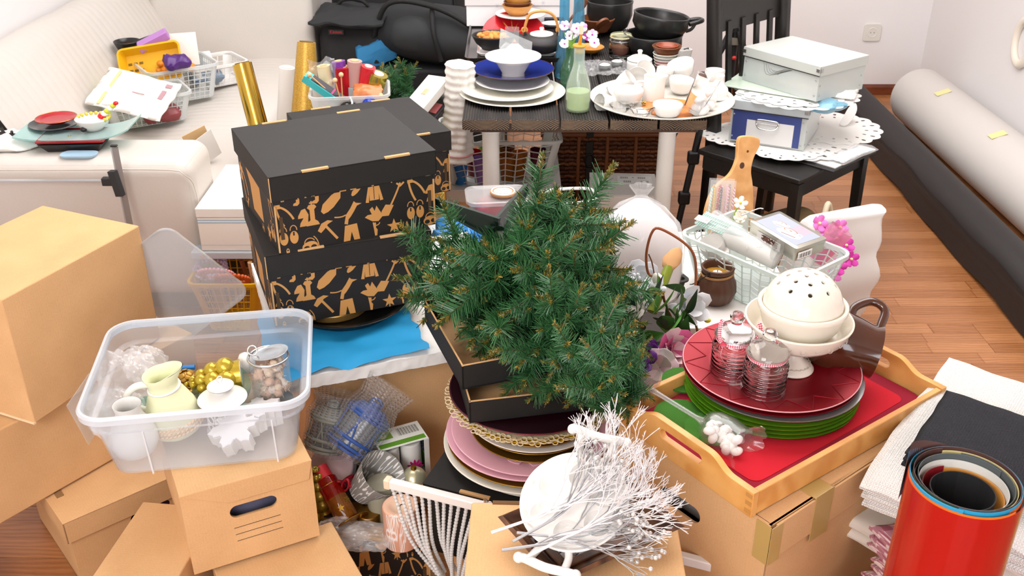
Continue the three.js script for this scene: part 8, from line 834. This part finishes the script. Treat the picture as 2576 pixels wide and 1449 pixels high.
// ---------- bouquet between tree and tray ----------
{
const bxp=at(1650,900,0.44),bx=thing('flower_carton','dark carton holding the artificial flowers beside the tree','carton',V(bxp.x,0,bxp.z - 0.08));add(bx,'carton_body',box(0.2,0.46,0.24),M(0x2a211b,0.8));
const Fz=(px,py,z)=>atZ(px,py,z),fl=(n,l,px,py,z,m,o,rot=[0.8,0,0])=>{const f=thing(n,l,'flower',Fz(px,py,z));f.rotation.set(...rot);petalFlower(f,m,o);return f;},W=M(0xe3e6ea,0.6,DS),Pk=M(0xe06aa0,0.6,DS),Lp=M(0xf0d4dc,0.6,DS),Pu=M(0x5a1478,0.55,DS);
fl('white_rose','large white artificial rose above the bouquet',1610,712,-2.12,W,{n:7,r:0.055,w:0.055,layers:3,cup:0.5});fl('white_magnolia','drooping white artificial magnolia beside the brown vine',1728,770,-2.05,W,{n:6,r:0.05,w:0.045,layers:2,cup:0.9},[1.2,0.4,-0.4]);fl('white_magnolia','white artificial magnolia half hidden under the other',1708,800,-2.08,W,{n:6,r:0.04,w:0.04,layers:2},[1.1,0,0.5]);fl('white_rose','pale artificial rose next to the fir tree branches',1580,765,-2.0,M(0xe2d9cf,0.6,DS),{n:7,r:0.045,w:0.045,layers:2});fl('peony','pink hearted artificial peony at the charger edge',1692,880,-1.86,[Lp,Pk],{n:7,r:0.05,w:0.055,layers:3,cup:0.8},[1.0,0,-0.3]);fl('peony','cream and pink artificial peony at the tray edge',1660,925,-1.8,[Lp,M(0xe6e3de,0.6,DS)],{n:6,r:0.045,w:0.05,layers:2},[1.0,0,0.3]);fl('violet','deep purple artificial violet by the black box lid',1606,900,-1.8,Pu,{n:6,r:0.04,w:0.036,layers:2,mid:M(0x3a0a50,0.6)});fl('violet','second deep purple artificial violet behind the first',1632,885,-1.84,Pu,{n:5,r:0.03,w:0.03,layers:2});
const gy=thing('gypsophila','white artificial baby breath sprig beside the tree','sprig',Fz(1585,760,-1.98)),gl=[],st=[];for (let k=0;k<46;k++) {const p=V(rr_(-0.045,0.05),rr_(-0.01,0.06),rr_(-0.03,0.03));gl.push(sph(0.0042,1,1,1,6,5).translate(p.x,p.y,p.z));if (k%3===0) st.push(bar([0.02,-0.06,0],p,0.0008));} add(gy,'blossoms',mg(gl),W);add(gy,'stems',mg(st),M(0x55703a,0.7));
const lf=thing('leaf_spray','green artificial leaves of the bouquet beside the tree','foliage',Fz(1655,850,-1.95)),lm=[0x2c5a22,0x4a8a30,0x1c3a24,0x3a6a2a].map(c=>M(c,0.55,DS)),LG=[leafGeo(0.075,0.034,0.5),leafGeo(0.06,0.04,0.3),leafGeo(0.1,0.018,0.4)];for (let k=0;k<44;k++) {const q=add(lf,'leaf',LG[k%3],lm[k%4]);q.position.set(rr_(-0.085,0.07),rr_(-0.05,0.085),rr_(-0.08,0.04));q.rotation.set(rr_(0,1.4),rr_(0,6.3),rr_(-1,1));}
const bm=thing('bamboo_stem','green artificial stem with a tan dried tip','stem',Fz(1640,780,-2.06)),A=Fz(1640,785,-2.06),B=Fz(1683,672,-2.14),C=Fz(1706,622,-2.17);add(bm,'stem',bar(V(0,0,0),B.clone().sub(A),0.0125,0.0125,20),M(0x7d8c1c,0.35));add(bm,'dried_tip',crumple(loft([[B,0.016],[B.clone().lerp(C,0.35),0.021],[B.clone().lerp(C,0.7),0.015],[C,0.004]].map(([p,r])=>Array.from({length:16},(_,i)=>{const q=i/16*PI*2;return [p.x - A.x+r*Math.cos(q),p.y - A.y+r*0.25*Math.sin(q),p.z - A.z - r*Math.sin(q)];}))),0.006,50),M(0xc99a68,0.8),'tan dried tip');bm.position.copy(A);
const vn=thing('twig_vine','thin brown artificial vine arching over the bouquet','vine',[0,0,0]),vp=[[1672,760],[1658,700],[1632,690],[1626,640],[1640,585],[1662,576],[1722,612],[1748,650],[1750,720],[1746,790],[1755,835]].map(([x,y])=>Fz(x,y,-2.08));add(vn,'vine',tube(vp,0.0032,90,7),M(0x8a4a22,0.7));add(vn,'twig',mg(tube([[1632,640],[1640,660],[1646,690]].map(([x,y])=>Fz(x,y,-2.07)),0.0018),tube([[1746,792],[1760,785],[1768,780]].map(([x,y])=>Fz(x,y,-2.07)),0.0018),tube([[1668,740],[1676,770],[1690,800]].map(([x,y])=>Fz(x,y,-2.07)),0.0025)),M(0x6a3818,0.7));const bu=Fz(1648,700,-2.06);add(vn,'bud',sph(0.009,0.8,1.5,0.8).translate(bu.x,bu.y,bu.z),M(0xe4e1d4,0.6),'closed white bud');const b2=Fz(1780,806,-2.06);add(vn,'bud',sph(0.007,1.2,0.9,0.8).translate(b2.x,b2.y,b2.z),M(0xe0d83a,0.6),'yellow bud');
fl('jasmine','small white and yellow artificial bloom on the green stem',1655,728,-2.05,W,{n:5,r:0.02,w:0.018,mid:M(0xdcb82a,0.6)});
}
scene.traverse(o=>{if (o.isMesh) o.castShadow=o.receiveShadow=true;});
renderer.render(scene,camera);
